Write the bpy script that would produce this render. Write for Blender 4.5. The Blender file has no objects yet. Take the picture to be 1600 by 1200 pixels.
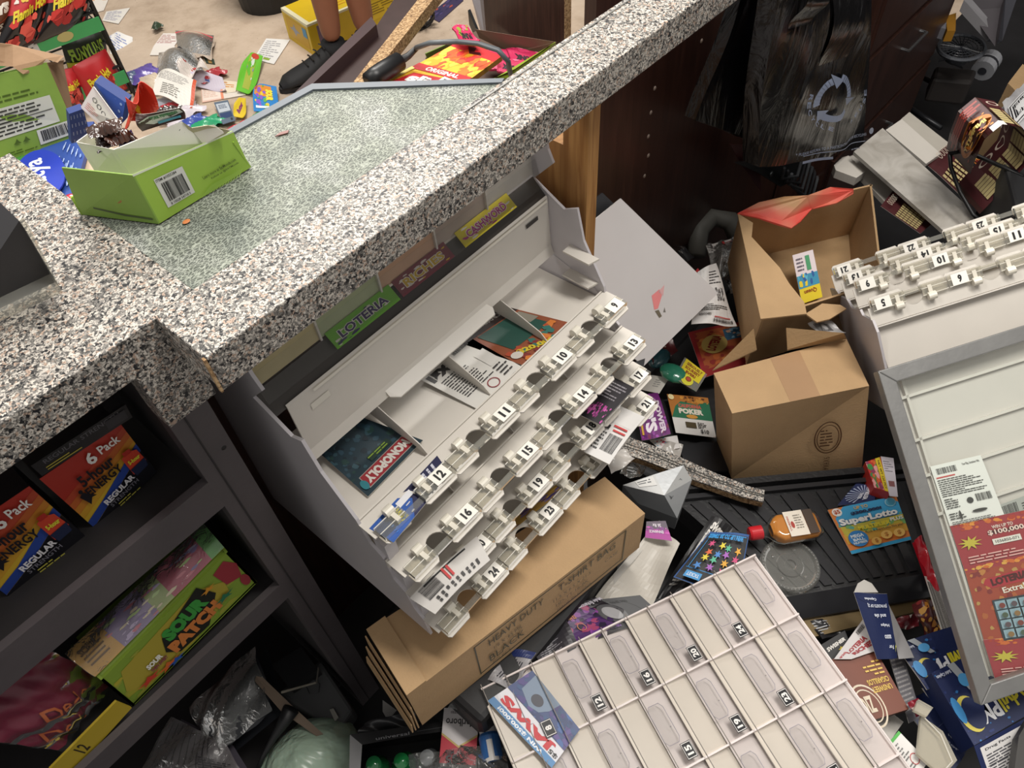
import bpy, math, random
import numpy as np
from mathutils import Vector, Matrix
sc = bpy.context.scene
C = sc.collection
# ---------------------------------------------------------------- camera
F = 1200.0; CH = 1.35
def unit(v): v = np.array(v, float); return v/np.linalg.norm(v)
dn = unit([77, 950, F]); ax = unit([1760, -1683, F]); ax = unit(ax-dn*ax.dot(dn)); az = -dn; ay = np.cross(az, ax)
RW = np.stack([ax, ay, az]); O = np.array([0, 0, CH])
cam = bpy.data.cameras.new('camera'); co = bpy.data.objects.new('camera', cam); C.objects.link(co); sc.camera = co
cam.sensor_width = 36; cam.lens = 36*F/1600; cam.clip_start = .02
mw = np.eye(4); mw[:3, 0] = RW@[1, 0, 0]; mw[:3, 1] = RW@[0, -1, 0]; mw[:3, 2] = RW@[0, 0, -1]; mw[:3, 3] = O
co.matrix_world = Matrix(mw.tolist())
cam.dof.use_dof = False
# ---------------------------------------------------------------- world, lights, exposure
sc.view_settings.view_transform = 'Standard'; sc.view_settings.look = 'None'; sc.view_settings.gamma = 1
sc.view_settings.exposure = 0.45
sc.cycles.use_denoising = True
sc.cycles.transparent_max_bounces = 24
w = bpy.data.worlds.new('world'); sc.world = w; w.use_nodes = True
w.node_tree.nodes['Background'].inputs[0].default_value = (1.0, .97, .93, 1); w.node_tree.nodes['Background'].inputs[1].default_value = .31
def lamp(name, loc, tgt, sx, sy, power, col=(1, .96, .90)):
    l = bpy.data.lights.new(name, 'AREA'); l.shape = 'RECTANGLE'; l.size = sx; l.size_y = sy; l.energy = power; l.color = col
    o = bpy.data.objects.new(name, l); C.objects.link(o); o.location = loc
    o.rotation_euler = (Vector(tgt)-Vector(loc)).to_track_quat('-Z', 'Y').to_euler(); return o
lamp('ceiling_light', (1.75, 2.5, 2.75), (1.2, 1.9, 0), 1.3, .7, 62)
lamp('ceiling_light', (.95, .12, 2.7), (.8, .1, 0), 1.3, .3, 37)
lamp('ceiling_light', (-.6, 1.6, 2.75), (-.6, 1.6, 0), 1.2, .6, 22)
# ---------------------------------------------------------------- pixel -> point on a plane of the room
FL = -.13
def ray(px, py): return RW@np.array([px-800, py-600, F], float)
def P(px, py, z=0):
    r = ray(px, py); return O+r*((z-CH)/r[2])
def PY(px, py, y):
    r = ray(px, py); return O+r*(y/r[1])
def PX(px, py, x):
    r = ray(px, py); return O+r*(x/r[0])
def V(*a): return np.array(a, float)
# ---------------------------------------------------------------- materials
def lin(h):
    h = h.lstrip('#'); c = [int(h[i:i+2], 16)/255 for i in (0, 2, 4)]
    return [x/12.92 if x <= .04045 else ((x+.055)/1.055)**2.4 for x in c]+[1]
MC = {}
def mat(h, rough=.5, metal=0., bump=0., bscale=60, var=.06, coat=0., vscale=25):
    k = (h, rough, metal, bump, bscale, var, coat, vscale)
    if k in MC: return MC[k]
    m = bpy.data.materials.new('paint_'+h.strip('#')); m.use_nodes = True; t = m.node_tree; n = t.nodes; b = n['Principled BSDF']
    b.inputs['Roughness'].default_value = rough; b.inputs['Metallic'].default_value = metal; b.inputs['Coat Weight'].default_value = coat
    c = lin(h)
    if var > 0:
        tc = n.new('ShaderNodeTexCoord'); no = n.new('ShaderNodeTexNoise'); no.inputs['Scale'].default_value = vscale; no.inputs['Detail'].default_value = 4
        mx = n.new('ShaderNodeMix'); mx.data_type = 'RGBA'
        mx.inputs[6].default_value = [x*(1-var*1.6) for x in c[:3]]+[1]; mx.inputs[7].default_value = [min(1, x*(1+var)) for x in c[:3]]+[1]
        t.links.new(tc.outputs['Object'], no.inputs['Vector']); t.links.new(no.outputs[0], mx.inputs[0]); t.links.new(mx.outputs[2], b.inputs['Base Color'])
    else: b.inputs['Base Color'].default_value = c
    if bump > 0:
        tc = n.new('ShaderNodeTexCoord'); no = n.new('ShaderNodeTexNoise'); no.inputs['Scale'].default_value = bscale; no.inputs['Detail'].default_value = 3
        bp = n.new('ShaderNodeBump'); bp.inputs['Strength'].default_value = min(1, bump); bp.inputs['Distance'].default_value = .004
        t.links.new(tc.outputs['Object'], no.inputs['Vector']); t.links.new(no.outputs[0], bp.inputs['Height']); t.links.new(bp.outputs[0], b.inputs['Normal'])
    MC[k] = m; return m
def ramp(n, stops, interp='LINEAR'):
    r = n.new('ShaderNodeValToRGB'); r.color_ramp.interpolation = interp; e = r.color_ramp.elements
    e[0].position = stops[0][0]; e[0].color = lin(stops[0][1]); e[1].position = stops[-1][0]; e[1].color = lin(stops[-1][1])
    for p, c in stops[1:-1]:
        x = e.new(p); x.color = lin(c)
    return r
def special(name, build):
    m = bpy.data.materials.new(name); m.use_nodes = True; build(m.node_tree, m.node_tree.nodes, m.node_tree.links, m.node_tree.nodes['Principled BSDF']); return m
def _granite(t, n, l, b):
    tc = n.new('ShaderNodeTexCoord'); mp = n.new('ShaderNodeMapping'); l.new(tc.outputs['Object'], mp.inputs[0])
    no = n.new('ShaderNodeTexNoise'); no.inputs['Scale'].default_value = 260; l.new(mp.outputs[0], no.inputs[0])
    ad = n.new('ShaderNodeMixRGB'); ad.blend_type = 'ADD'; ad.inputs[0].default_value = .006; l.new(mp.outputs[0], ad.inputs[1]); l.new(no.outputs[1], ad.inputs[2])
    vo = n.new('ShaderNodeTexVoronoi'); vo.inputs['Scale'].default_value = 440; l.new(ad.outputs[0], vo.inputs['Vector'])
    sp = n.new('ShaderNodeSeparateColor'); l.new(vo.outputs['Color'], sp.inputs[0])
    r = ramp(n, [(0, '#1c1c20'), (.12, '#55524f'), (.26, '#8f8a84'), (.4, '#bab3aa'), (.56, '#ad9685'), (.66, '#c9c2b8'), (.84, '#77746f'), (1, '#d2ccc2')], 'CONSTANT'); l.new(sp.outputs[0], r.inputs[0])
    n2 = n.new('ShaderNodeTexNoise'); n2.inputs['Scale'].default_value = 620; n2.inputs['Detail'].default_value = 2; l.new(mp.outputs[0], n2.inputs[0])
    r2 = ramp(n, [(.40, '#3a3a3c'), (.47, '#ffffff'), (1, '#ffffff')]); l.new(n2.outputs[0], r2.inputs[0])
    mx = n.new('ShaderNodeMixRGB'); mx.blend_type = 'MULTIPLY'; mx.inputs[0].default_value = .75; l.new(r.outputs[0], mx.inputs[1]); l.new(r2.outputs[0], mx.inputs[2])
    l.new(mx.outputs[0], b.inputs['Base Color']); b.inputs['Roughness'].default_value = .5; b.inputs['Specular IOR Level'].default_value = .45
granite = special('granite_laminate', _granite)
def _wood(c1, c2, sc_, rough):
    def f(t, n, l, b):
        tc = n.new('ShaderNodeTexCoord'); mp = n.new('ShaderNodeMapping'); mp.inputs['Scale'].default_value = sc_; l.new(tc.outputs['Object'], mp.inputs[0])
        no = n.new('ShaderNodeTexNoise'); no.inputs['Scale'].default_value = 6; no.inputs['Detail'].default_value = 6; no.inputs['Distortion'].default_value = 1.2; l.new(mp.outputs[0], no.inputs[0])
        r = ramp(n, [(.3, c1), (.7, c2)]); l.new(no.outputs[0], r.inputs[0]); l.new(r.outputs[0], b.inputs['Base Color']); b.inputs['Roughness'].default_value = rough
    return f
pine = special('pine', _wood('#8a5a2a', '#b98a50', (12, 12, .8), .6))
walnut = special('walnut_laminate', _wood('#2c1b17', '#432b24', (14, 14, .8), .32))
def _chip(t, n, l, b):
    tc = n.new('ShaderNodeTexCoord'); vo = n.new('ShaderNodeTexVoronoi'); vo.inputs['Scale'].default_value = 260; l.new(tc.outputs['Object'], vo.inputs['Vector'])
    sp = n.new('ShaderNodeSeparateColor'); l.new(vo.outputs['Color'], sp.inputs[0]); r = ramp(n, [(0, '#6d5236'), (.5, '#9c7c56'), (1, '#bd9f78')]); l.new(sp.outputs[0], r.inputs[0])
    l.new(r.outputs[0], b.inputs['Base Color']); b.inputs['Roughness'].default_value = .8
chip = special('particle_board', _chip)
def _beige(t, n, l, b):
    tc = n.new('ShaderNodeTexCoord'); no = n.new('ShaderNodeTexNoise'); no.inputs['Scale'].default_value = 7; no.inputs['Detail'].default_value = 8; no.inputs['Roughness'].default_value = .7; l.new(tc.outputs['Object'], no.inputs[0])
    r = ramp(n, [(.25, '#9c8874'), (.5, '#b8a591'), (.75, '#c5b3a0')]); l.new(no.outputs[0], r.inputs[0])
    n2 = n.new('ShaderNodeTexNoise'); n2.inputs['Scale'].default_value = 120; n2.inputs['Detail'].default_value = 2; l.new(tc.outputs['Object'], n2.inputs[0])
    r2 = ramp(n, [(.22, '#5d5146'), (.3, '#ffffff'), (1, '#ffffff')]); l.new(n2.outputs[0], r2.inputs[0])
    mx = n.new('ShaderNodeMixRGB'); mx.blend_type = 'MULTIPLY'; mx.inputs[0].default_value = 1; l.new(r.outputs[0], mx.inputs[1]); l.new(r2.outputs[0], mx.inputs[2])
    l.new(mx.outputs[0], b.inputs['Base Color']); b.inputs['Roughness'].default_value = .55
beige = special('worn_beige_floor', _beige)
def _crack(t, n, l, b):
    tc = n.new('ShaderNodeTexCoord'); mp = n.new('ShaderNodeMapping'); mp.inputs['Scale'].default_value = (.75, 1.5, 1); l.new(tc.outputs['Object'], mp.inputs[0])
    no = n.new('ShaderNodeTexNoise'); no.inputs['Scale'].default_value = 60; l.new(mp.outputs[0], no.inputs[0])
    ad = n.new('ShaderNodeMixRGB'); ad.blend_type = 'ADD'; ad.inputs[0].default_value = .01; l.new(mp.outputs[0], ad.inputs[1]); l.new(no.outputs[1], ad.inputs[2])
    vo = n.new('ShaderNodeTexVoronoi'); vo.feature = 'DISTANCE_TO_EDGE'; vo.inputs['Scale'].default_value = 270; l.new(ad.outputs[0], vo.inputs['Vector'])
    r = ramp(n, [(.0, '#ced0ca'), (.07, '#a0a39d'), (.16, '#6b6e6a'), (1, '#5b5f5c')]); l.new(vo.outputs[0], r.inputs[0]); n3 = n.new('ShaderNodeTexNoise'); n3.inputs['Scale'].default_value = 14; n3.inputs['Detail'].default_value = 5; l.new(tc.outputs['Object'], n3.inputs[0]); r3 = ramp(n, [(.3, '#b0b8b4'), (.5, '#e2e6dc'), (.7, '#ffffff')]); l.new(n3.outputs[0], r3.inputs[0]); m3 = n.new('ShaderNodeMixRGB'); m3.blend_type = 'MULTIPLY'; m3.inputs[0].default_value = 1; l.new(r.outputs[0], m3.inputs[1]); l.new(r3.outputs[0], m3.inputs[2]); l.new(m3.outputs[0], b.inputs['Base Color'])
    v2 = n.new('ShaderNodeTexVoronoi'); v2.inputs['Scale'].default_value = 270; l.new(ad.outputs[0], v2.inputs['Vector'])
    bp = n.new('ShaderNodeBump'); bp.inputs['Strength'].default_value = .45; bp.inputs['Distance'].default_value = .002; s2 = n.new('ShaderNodeSeparateColor'); l.new(v2.outputs['Color'], s2.inputs[0]); l.new(s2.outputs[0], bp.inputs['Height'])
    l.new(bp.outputs[0], b.inputs['Normal']); b.inputs['Roughness'].default_value = .5; b.inputs['Specular IOR Level'].default_value = .3
    tr = n.new('ShaderNodeBsdfTransparent'); tr.inputs[0].default_value = (.88, .9, .88, 1); mx = n.new('ShaderNodeMixShader'); mx.inputs[0].default_value = .82
    l.new(tr.outputs[0], mx.inputs[1]); l.new(b.outputs[0], mx.inputs[2]); l.new(mx.outputs[0], n['Material Output'].inputs[0])
crackglass = special('shattered_tempered_glass', _crack)
def clearmat(name, tint, refl=.12, rough=.08, bumpd=0, haze=0.):
    def f(t, n, l, b):
        tr = n.new('ShaderNodeBsdfTransparent'); tr.inputs[0].default_value = lin(tint); g = n.new('ShaderNodeBsdfGlossy'); g.inputs['Roughness'].default_value = rough
        fr = n.new('ShaderNodeLayerWeight'); fr.inputs[0].default_value = refl; mx = n.new('ShaderNodeMixShader'); l.new(fr.outputs['Fresnel'], mx.inputs[0]); l.new(tr.outputs[0], mx.inputs[1]); l.new(g.outputs[0], mx.inputs[2])
        out = mx
        if bumpd:
            tc = n.new('ShaderNodeTexCoord'); no = n.new('ShaderNodeTexNoise'); no.inputs['Scale'].default_value = 45; no.inputs['Detail'].default_value = 4; no.inputs['Distortion'].default_value = 1.5; bp = n.new('ShaderNodeBump'); bp.inputs['Distance'].default_value = bumpd; bp.inputs['Strength'].default_value = 1
            l.new(tc.outputs['Object'], no.inputs[0]); l.new(no.outputs[0], bp.inputs['Height']); l.new(bp.outputs[0], g.inputs['Normal']); l.new(bp.outputs[0], fr.inputs['Normal'])
        if haze > 0:
            d = n.new('ShaderNodeBsdfDiffuse'); d.inputs[0].default_value = lin('#d8d8d2'); m2 = n.new('ShaderNodeMixShader'); m2.inputs[0].default_value = haze; l.new(mx.outputs[0], m2.inputs[1]); l.new(d.outputs[0], m2.inputs[2]); out = m2
        l.new(out.outputs[0], n['Material Output'].inputs[0])
    return special(name, f)
clear = clearmat('clear_plastic', '#f2f0ea', .22, .06, 0, .16)
clearc = clearmat('clean_clear_plastic', '#fafafa', .12, .05, 0, .02)
wrapm = clearmat('crinkled_clear_film', '#f0f0f0', .35, .12, .004, .07)
glassm = clearmat('glass', '#fbfdfb', .08, .02, 0, .02)
WP = mat('#d5cfc6', .38, var=.03)          # white dispenser plastic
WP2 = mat('#c4bfc2', .45, var=.03)
CARD = mat('#b99870', .8, bump=.15, bscale=300, var=.08)
CARDI = mat('#a68862', .85, bump=.2, bscale=200, var=.1)
# ---------------------------------------------------------------- objects
def tag(o, label=None, cat=None, group=None, kind=None):
    if label: o['label'] = label
    if cat: o['category'] = cat
    if group: o['group'] = group
    if kind: o['kind'] = kind
    return o
def thing(name, label, cat, loc=(0, 0, 0), rotz=0, group=None):
    o = bpy.data.objects.new(name, None); o.empty_display_size = .05; C.objects.link(o); o.location = loc; o.rotation_euler = (0, 0, rotz)
    return tag(o, label, cat, group)
TXT = {}
def textmesh(s, bold):
    k = (s, bold)
    if k not in TXT:
        c = bpy.data.curves.new('t', 'FONT'); c.body = s; c.size = 1; c.offset = bold; c.resolution_u = 2
        o = bpy.data.objects.new('t', c); C.objects.link(o); dg = bpy.context.evaluated_depsgraph_get(); me = bpy.data.meshes.new_from_object(o.evaluated_get(dg))
        vs = np.array([v.co[:2] for v in me.vertices]) if len(me.vertices) else np.zeros((1, 2)); fs = [tuple(p.vertices) for p in me.polygons]
        bpy.data.objects.remove(o); bpy.data.curves.remove(c); bpy.data.meshes.remove(me)
        lo = vs.min(0); hi = vs.max(0); vs = (vs-(lo+hi)/2)/np.maximum(hi-lo, 1e-6); TXT[k] = (vs, fs)
    return TXT[k]
class M:
    def __init__(s): s.v = []; s.f = []; s.m = []; s.ms = []
    def mi(s, m):
        if isinstance(m, str): m = mat(m, .45, var=0)
        if m not in s.ms: s.ms.append(m)
        return s.ms.index(m)
    def poly(s, pts, m):
        b = len(s.v); s.v += [tuple(p) for p in pts]; s.f.append(tuple(range(b, b+len(pts)))); s.m.append(s.mi(m)); return s
    def mesh(s, vs, fs, m):
        b = len(s.v); s.v += [tuple(p) for p in vs]; i = s.mi(m)
        for f in fs: s.f.append(tuple(x+b for x in f)); s.m.append(i)
        return s
    def prism(s, pts, vec, m, m2=None):
        pts = [np.array(p, float) for p in pts]; vec = np.array(vec, float); n = len(pts); i = s.mi(m); j = s.mi(m2) if m2 is not None else i; b = len(s.v)
        s.v += [tuple(p) for p in pts]+[tuple(p+vec) for p in pts]
        s.f.append(tuple(range(b, b+n))); s.m.append(i); s.f.append(tuple(range(b+2*n-1, b+n-1, -1))); s.m.append(j)
        for k in range(n): s.f.append((b+k, b+n+k, b+n+(k+1) % n, b+(k+1) % n)); s.m.append(j)
        return s
    def box(s, lo, hi, m):
        lo = V(*lo); hi = V(*hi); return s.prism([lo, V(hi[0], lo[1], lo[2]), V(hi[0], hi[1], lo[2]), V(lo[0], hi[1], lo[2])], (0, 0, hi[2]-lo[2]), m)
    def obox(s, a, b, c, d, m):          # corner + three edge vectors
        a, b, c, d = map(lambda x: np.array(x, float), (a, b, c, d)); return s.prism([a, a+b, a+b+c, a+c], d, m)
    def grid(s, fn, nu, nv, m, close=False):
        b = len(s.v); i = s.mi(m)
        for a in range(nu+1):
            for c in range(nv+1): s.v.append(tuple(fn(a/nu, c/nv)))
        for a in range(nu):
            for c in range(nv):
                k = b+a*(nv+1)+c; s.f.append((k, k+nv+1, k+nv+2, k+1)); s.m.append(i)
        return s
    def tube(s, path, r, m, n=8, cap=True):
        path = [np.array(p, float) for p in path]; R_ = r if hasattr(r, '__len__') else [r]*len(path); b = len(s.v); i = s.mi(m); up = V(0, 0, 1)
        for k, p in enumerate(path):
            d = unit(path[min(k+1, len(path)-1)]-path[max(k-1, 0)]+1e-9); a = np.cross(d, up)
            if np.linalg.norm(a) < .1: a = np.cross(d, V(1, 0, 0))
            a = unit(a); c = np.cross(d, a)
            for q in range(n): t = 2*math.pi*q/n; s.v.append(tuple(p+R_[k]*(a*math.cos(t)+c*math.sin(t))))
        for k in range(len(path)-1):
            for q in range(n): s.f.append((b+k*n+q, b+k*n+(q+1) % n, b+(k+1)*n+(q+1) % n, b+(k+1)*n+q)); s.m.append(i)
        if cap:
            s.f.append(tuple(range(b+n-1, b-1, -1))); s.m.append(i); e = b+(len(path)-1)*n; s.f.append(tuple(range(e, e+n))); s.m.append(i)
        return s
    def ell(s, c, r, m, nu=12, nv=8, ax_=None):
        c = np.array(c, float); A = ax_ if ax_ is not None else np.eye(3)
        return s.grid(lambda u, v: c+A[0]*r[0]*math.cos(2*math.pi*u)*math.sin(math.pi*v)+A[1]*r[1]*math.sin(2*math.pi*u)*math.sin(math.pi*v)+A[2]*r[2]*math.cos(math.pi*v), nu, nv, m)
    def art(s, ops, W, H, fn, sub=1, lift=.0002):
        """draw printed marks; fn(u,v,h) maps 0..1,0..1 (v down) to 3-D, h = height above the face"""
        for k, op in enumerate(ops):
            h = lift*(k+1); q = op[0]; g = lambda x, y: fn(x/W, y/H, h)
            if q == 'r':
                x, y, w_, h_, m = op[1:6]; nx = max(1, int(sub*w_/W+.5)); ny = max(1, int(sub*h_/H+.5))
                s.grid(lambda u, v: g(x+u*w_, y+v*h_), nx, ny, m)
            elif q == 'p': s.poly([g(*p) for p in op[1]], op[2])
            elif q == 'c':
                x, y, rx, ry, m = op[1:6]; n = 28 if rx > W*.06 else 14; s.poly([g(x+rx*math.cos(t*2*math.pi/n), y+ry*math.sin(t*2*math.pi/n)) for t in range(n)], m)
            elif q == 'o':
                x, y, rx, ry, th, m = op[1:7]; n = 28; b = len(s.v); i = s.mi(m)
                for t in range(n):
                    a = t*2*math.pi/n; s.v.append(tuple(g(x+rx*math.cos(a), y+ry*math.sin(a)))); s.v.append(tuple(g(x+(rx-th)*math.cos(a), y+(ry-th)*math.sin(a))))
                for t in range(n): k0 = b+2*t; k1 = b+2*((t+1) % n); s.f.append((k0, k1, k1+1, k0+1)); s.m.append(i)
            elif q == 's':
                x, y, r, m = op[1:5]; np_ = op[5] if len(op) > 5 else 5; s.poly([g(x+(r if t % 2 == 0 else r*.42)*math.sin(t*math.pi/np_), y-(r if t % 2 == 0 else r*.42)*math.cos(t*math.pi/np_)) for t in range(2*np_)], m)
            elif q == 't':
                tx, x, y, w_, h_, m = op[1:7]; rot = math.radians(op[7]) if len(op) > 7 else 0; bold = op[8] if len(op) > 8 else .02
                vs, fs = textmesh(tx, bold); cr, sr = math.cos(rot), math.sin(rot)
                s.mesh([g(x+(a*w_)*cr+(b_*h_)*sr, y+(a*w_)*sr-(b_*h_)*cr) for a, b_ in vs], fs, m)
            elif q == 'l':
                x, y, w_, h_, n, m = op[1:7]; rr = random.Random(int(x*7+y*13+n)); ph = h_/n
                for r_ in range(n):
                    xx = x; end = x+w_*(rr.uniform(.75, 1) if r_ % 3 else rr.uniform(.4, .9))
                    while xx < end-ph*.3:
                        ww = min(rr.uniform(.8, 3.2)*ph, end-xx); yy = y+r_*ph+ph*.25
                        s.poly([g(xx, yy), g(xx+ww, yy), g(xx+ww, yy+ph*.42), g(xx, yy+ph*.42)], m); xx += ww+ph*.35
            elif q == 'b':
                x, y, w_, h_, m = op[1:6]; rr = random.Random(int(x*31+y*17+w_)); xx = x; un = w_/70
                while xx < x+w_-un*2:
                    ww = rr.choice([1, 1, 2, 3])*un; s.poly([g(xx, y), g(xx+ww, y), g(xx+ww, y+h_), g(xx, y+h_)], m); xx += ww+rr.choice([1, 1, 2])*un
            elif q == 'n':
                x, y, w_, h_, n, cols, r0, seed = op[1:9]; rr = random.Random(seed)
                for _ in range(n):
                    cx = x+rr.random()*w_; cy = y+rr.random()*h_; a0 = rr.random()*6; rad = r0*rr.uniform(.4, 1); hh = lift*(k+1)+lift*.8*rr.random()
                    s.poly([fn(min(max(cx+rad*rr.uniform(.5, 1)*math.cos(a0+t*math.pi/3), x), x+w_)/W, min(max(cy+rad*rr.uniform(.5, 1)*math.sin(a0+t*math.pi/3), y), y+h_)/H, hh) for t in range(6)], rr.choice(cols))
        return s
    def build(s, name, parent=None, local=False, smooth=False, bevel=0., mods=None, origin=None):
        vs = np.array(s.v, float); 
        if origin is not None: o0 = np.array(origin, float)
        elif parent is None: o0 = V((vs[:, 0].min()+vs[:, 0].max())/2, (vs[:, 1].min()+vs[:, 1].max())/2, vs[:, 2].min())
        else: o0 = vs.mean(0)
        me = bpy.data.meshes.new(name); me.from_pydata([tuple(x) for x in vs-o0], [], s.f)
        for m in s.ms: me.materials.append(m)
        me.polygons.foreach_set('material_index', s.m)
        if smooth: me.polygons.foreach_set('use_smooth', [True]*len(s.f))
        me.validate(); o = bpy.data.objects.new(name, me); C.objects.link(o)
        if parent is not None:
            o.parent = parent; base = np.zeros(3)
            if not local:
                p = parent
                while p is not None: base = base+np.array(p.location); p = p.parent
            o.location = tuple(o0-base)
        else: o.location = tuple(o0)
        if bevel > 0:
            b = o.modifiers.new('bevel', 'BEVEL'); b.width = bevel; b.segments = 2; b.limit_method = 'ANGLE'; b.angle_limit = math.radians(50)
        return o
def quadmap(c, up=None):
    """c: TL, TR, BR, BL corners -> fn(u,v,h)"""
    c = [np.array(p, float) for p in c]; n = unit(np.cross(c[1]-c[0], c[3]-c[0]))
    mid = sum(c)/4
    if n.dot(O-mid) < 0: n = -n
    return (lambda u, v, h=0: (c[0]*(1-u)+c[1]*u)*(1-v)+(c[3]*(1-u)+c[2]*u)*v+n*h), n
def px3(pts, z):
    zs = z if hasattr(z, '__len__') else [z]*len(pts); return [P(a, b, q) for (a, b), q in zip(pts, zs)]
def card(name, label, cat, px, z, ops, W=100, H=100, th=.0008, bend=None, group=None, back='#d8d4cc', parent=None, pts=None, base=None, sub=10, rough=None):
    """flat or bent printed card; px = TL,TR,BR,BL of the print"""
    c = pts if pts is not None else px3(px, z); f0, n = quadmap(c); b = bend or (lambda u, v: 0)
    fn = lambda u, v, h=0: f0(u, v, h+b(u, v)); m = M(); g = 12 if bend else 1
    bm_ = base if base is not None else back
    m.grid(lambda u, v: fn(u, v, 0), g, g, bm_); m.grid(lambda u, v: fn(1-u, v, -th), g, g, back)
    for e in (lambda t, h: fn(t, 0, h), lambda t, h: fn(1, t, h), lambda t, h: fn(1-t, 1, h), lambda t, h: fn(0, 1-t, h)):
        m.grid(lambda u, v: e(u, -th*(1-v)), g, 1, back)
    m.art(ops, W, H, fn, sub=sub if bend else 1, lift=.00025 if not bend else .0005)
    o = m.build(name, parent)
    if label: tag(o, label, cat, group)
    return o
def wav(a, fu=1, fv=0, p=0, seed=0):
    return lambda u, v: a*math.sin(math.pi*(fu*u+fv*v)+p)+a*.25*math.sin(7*u+5*v+seed)
def face(m, c, ops, W, H, lift=.0003):
    f, n = quadmap(c); m.art(ops, W, H, f, lift=lift, sub=6)
def hexa(m, top, bot, mt):
    """closed box from 4 top and 4 bottom points"""
    v = [tuple(p) for p in top]+[tuple(p) for p in bot]; m.mesh(v, [(0, 1, 2, 3), (7, 6, 5, 4), (0, 4, 5, 1), (1, 5, 6, 2), (2, 6, 7, 3), (3, 7, 4, 0)], mt)
# ================================================================ the setting
def struct(m, name, **k): return tag(m.build(name, **k), kind='structure')
m = M(); m.box((-3, .64, FL-.05), (4.5, 5.5, FL), beige); struct(m, 'floor')
dark = mat('#1b1a1c', .55, bump=.3, bscale=20, var=.3)
m = M(); m.box((-3, -2.2, FL-.05), (4.5, .64, FL), dark); struct(m, 'floor')
m = M(); m.box((-3, 5.5, FL), (4.5, 5.6, 2.8), mat('#b5aca0', .8)); struct(m, 'wall_back')
m = M(); m.box((4.5, -2.2, FL), (4.6, 5.6, 2.8), mat('#3a3534', .8)); struct(m, 'wall_right')
# ---- counter: granite laminate top, one piece with its fascias and panels
root = thing('sales_counter', 'speckled granite-laminate sales counter running diagonally across the room', 'counter', (.3, .6, FL))
T0, T1 = .858, .9
m = M()
m.box((.126, .456, T0), (1.25, .531, T1), granite)            # front strip
m.box((.04, .531, T0), (.166, .86, T1), granite)              # left strip beside the glass
m.build('counter_rim', root, bevel=.0015)
m = M(); m.box((-.75, .527, T0), (.139, .86, T1-.0004), granite); m.box((.087, .527, .785), (.139, .56, T0), granite)
m.build('worktop', root, bevel=.001)
m = M(); m.box((.5, .5225, T1), (1.2, .5245, T1+.0012), mat('#7d7c78', .3)); m.build('trim_seam', root)
m = M(); m.box((.1240, .4555, T0), (.1262, .4595, T1-.001), chip); m.build('edge_band', root)
m = M(); m.prism([V(.166, .531, .893), V(.565, .531, .893), V(.439, .691, .893), V(.166, .703, .893)], (0, 0, .006), crackglass); m.build('glass_top', root)
m = M(); m.prism([V(.166, .700, .888), V(.434, .688, .888), V(.566, .528, .888), V(.574, .531, .888), V(.441, .698, .888), V(.166, .709, .888)], (0, 0, .0135), mat('#5d646c', .5, 0)); m.build('glass_edge_trim', root)
m = M(); m.box((.677, .49, FL), (.700, .53, T0), pine); m.box((.678, .53, FL), (.699, .66, .76), pine); m.build('support_panel', root)
m = M(); m.box((.865, .62, FL), (2.9, .64, T0), walnut)
for px in ((1023, 138), (1017, 176), (1013, 213), (1013, 243), (1007, 275), (1096, 64)):
    p = PY(px[0], px[1], .62); m.ell(p, (.004, .002, .004), mat('#8a7a70', .5), 8, 5)
m.build('back_panel', root)
e_ = PX(883, 40, 1.5); l_ = PX(757, 20, 1.5); r = thing('partition_board', 'dark brown upright board with a raw chipboard front edge behind the counter', 'panel', (1.51, float(e_[1]+l_[1])/2, FL)); m = M(); m.box((1.5, e_[1]+.002, FL), (1.524, l_[1], 1.1), walnut); m.build('board', r); m = M(); m.box((1.4995, e_[1], FL), (1.5245, e_[1]+.002, 1.1), chip); m.build('chipboard_edge', r)
# customer-side of the case under the glass
m = M(); m.box((.166, .70, FL), (.42, .712, .888), walnut); m.build('case_front', root)
m = M(); m.box((.18, .545, .845), (.42, .69, .855), mat('#6f7468', .6)); m.build('case_shelf', root)
# ---- shelving under the left worktop
GM = mat('#4e484a', .5, bump=.1, bscale=90, var=.1); GD = mat('#2a2728', .6, bump=.1, var=.15)
m = M(); m.box((.089, .54, FL), (.131, .565, T0), GM); m.box((.089, .565, FL), (.094, .95, T0), GD); m.box((.104, .5385, FL), (.1055, .5402, .78), mat('#2b2829', .6)); m.ell(V(.121, .54, .70), (.003, .001, .003), mat('#191718', .4), 8, 5)
m.build('end_post', root)
for z0, z1 in ((.622, .672), (.372, .412)):
    m = M(); m.box((-.75, .54, z0), (.089, .55, z1), GM); m.box((-.75, .55, z1-.022), (.089, .95, z1-.012), GD); m.build('shelf', root)
m = M(); m.box((-.75, .95, FL), (.089, .96, T0), GD); m.build('shelf_back', root)
m = M(); m.box((-.75, .60, FL), (.089, .95, FL+.012), GD); m.box((.131, .56, FL), (.677, .70, FL+.012), GD); m.build('base_board', root)
# ---- candy ledge on the customer side
r = thing('candy_ledge', 'pale laminate ledge behind the glass counter holding candy cartons', 'shelf', (.1, .9, FL))
m = M(); m.box((-.3, .865, .78), (.29, 1.07, .80), mat('#c2ab90', .5)); m.build('ledge_top', r)
m = M(); m.box((-.3, .87, FL), (.28, .88, .78), walnut); m.build('front_board', r)
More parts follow.
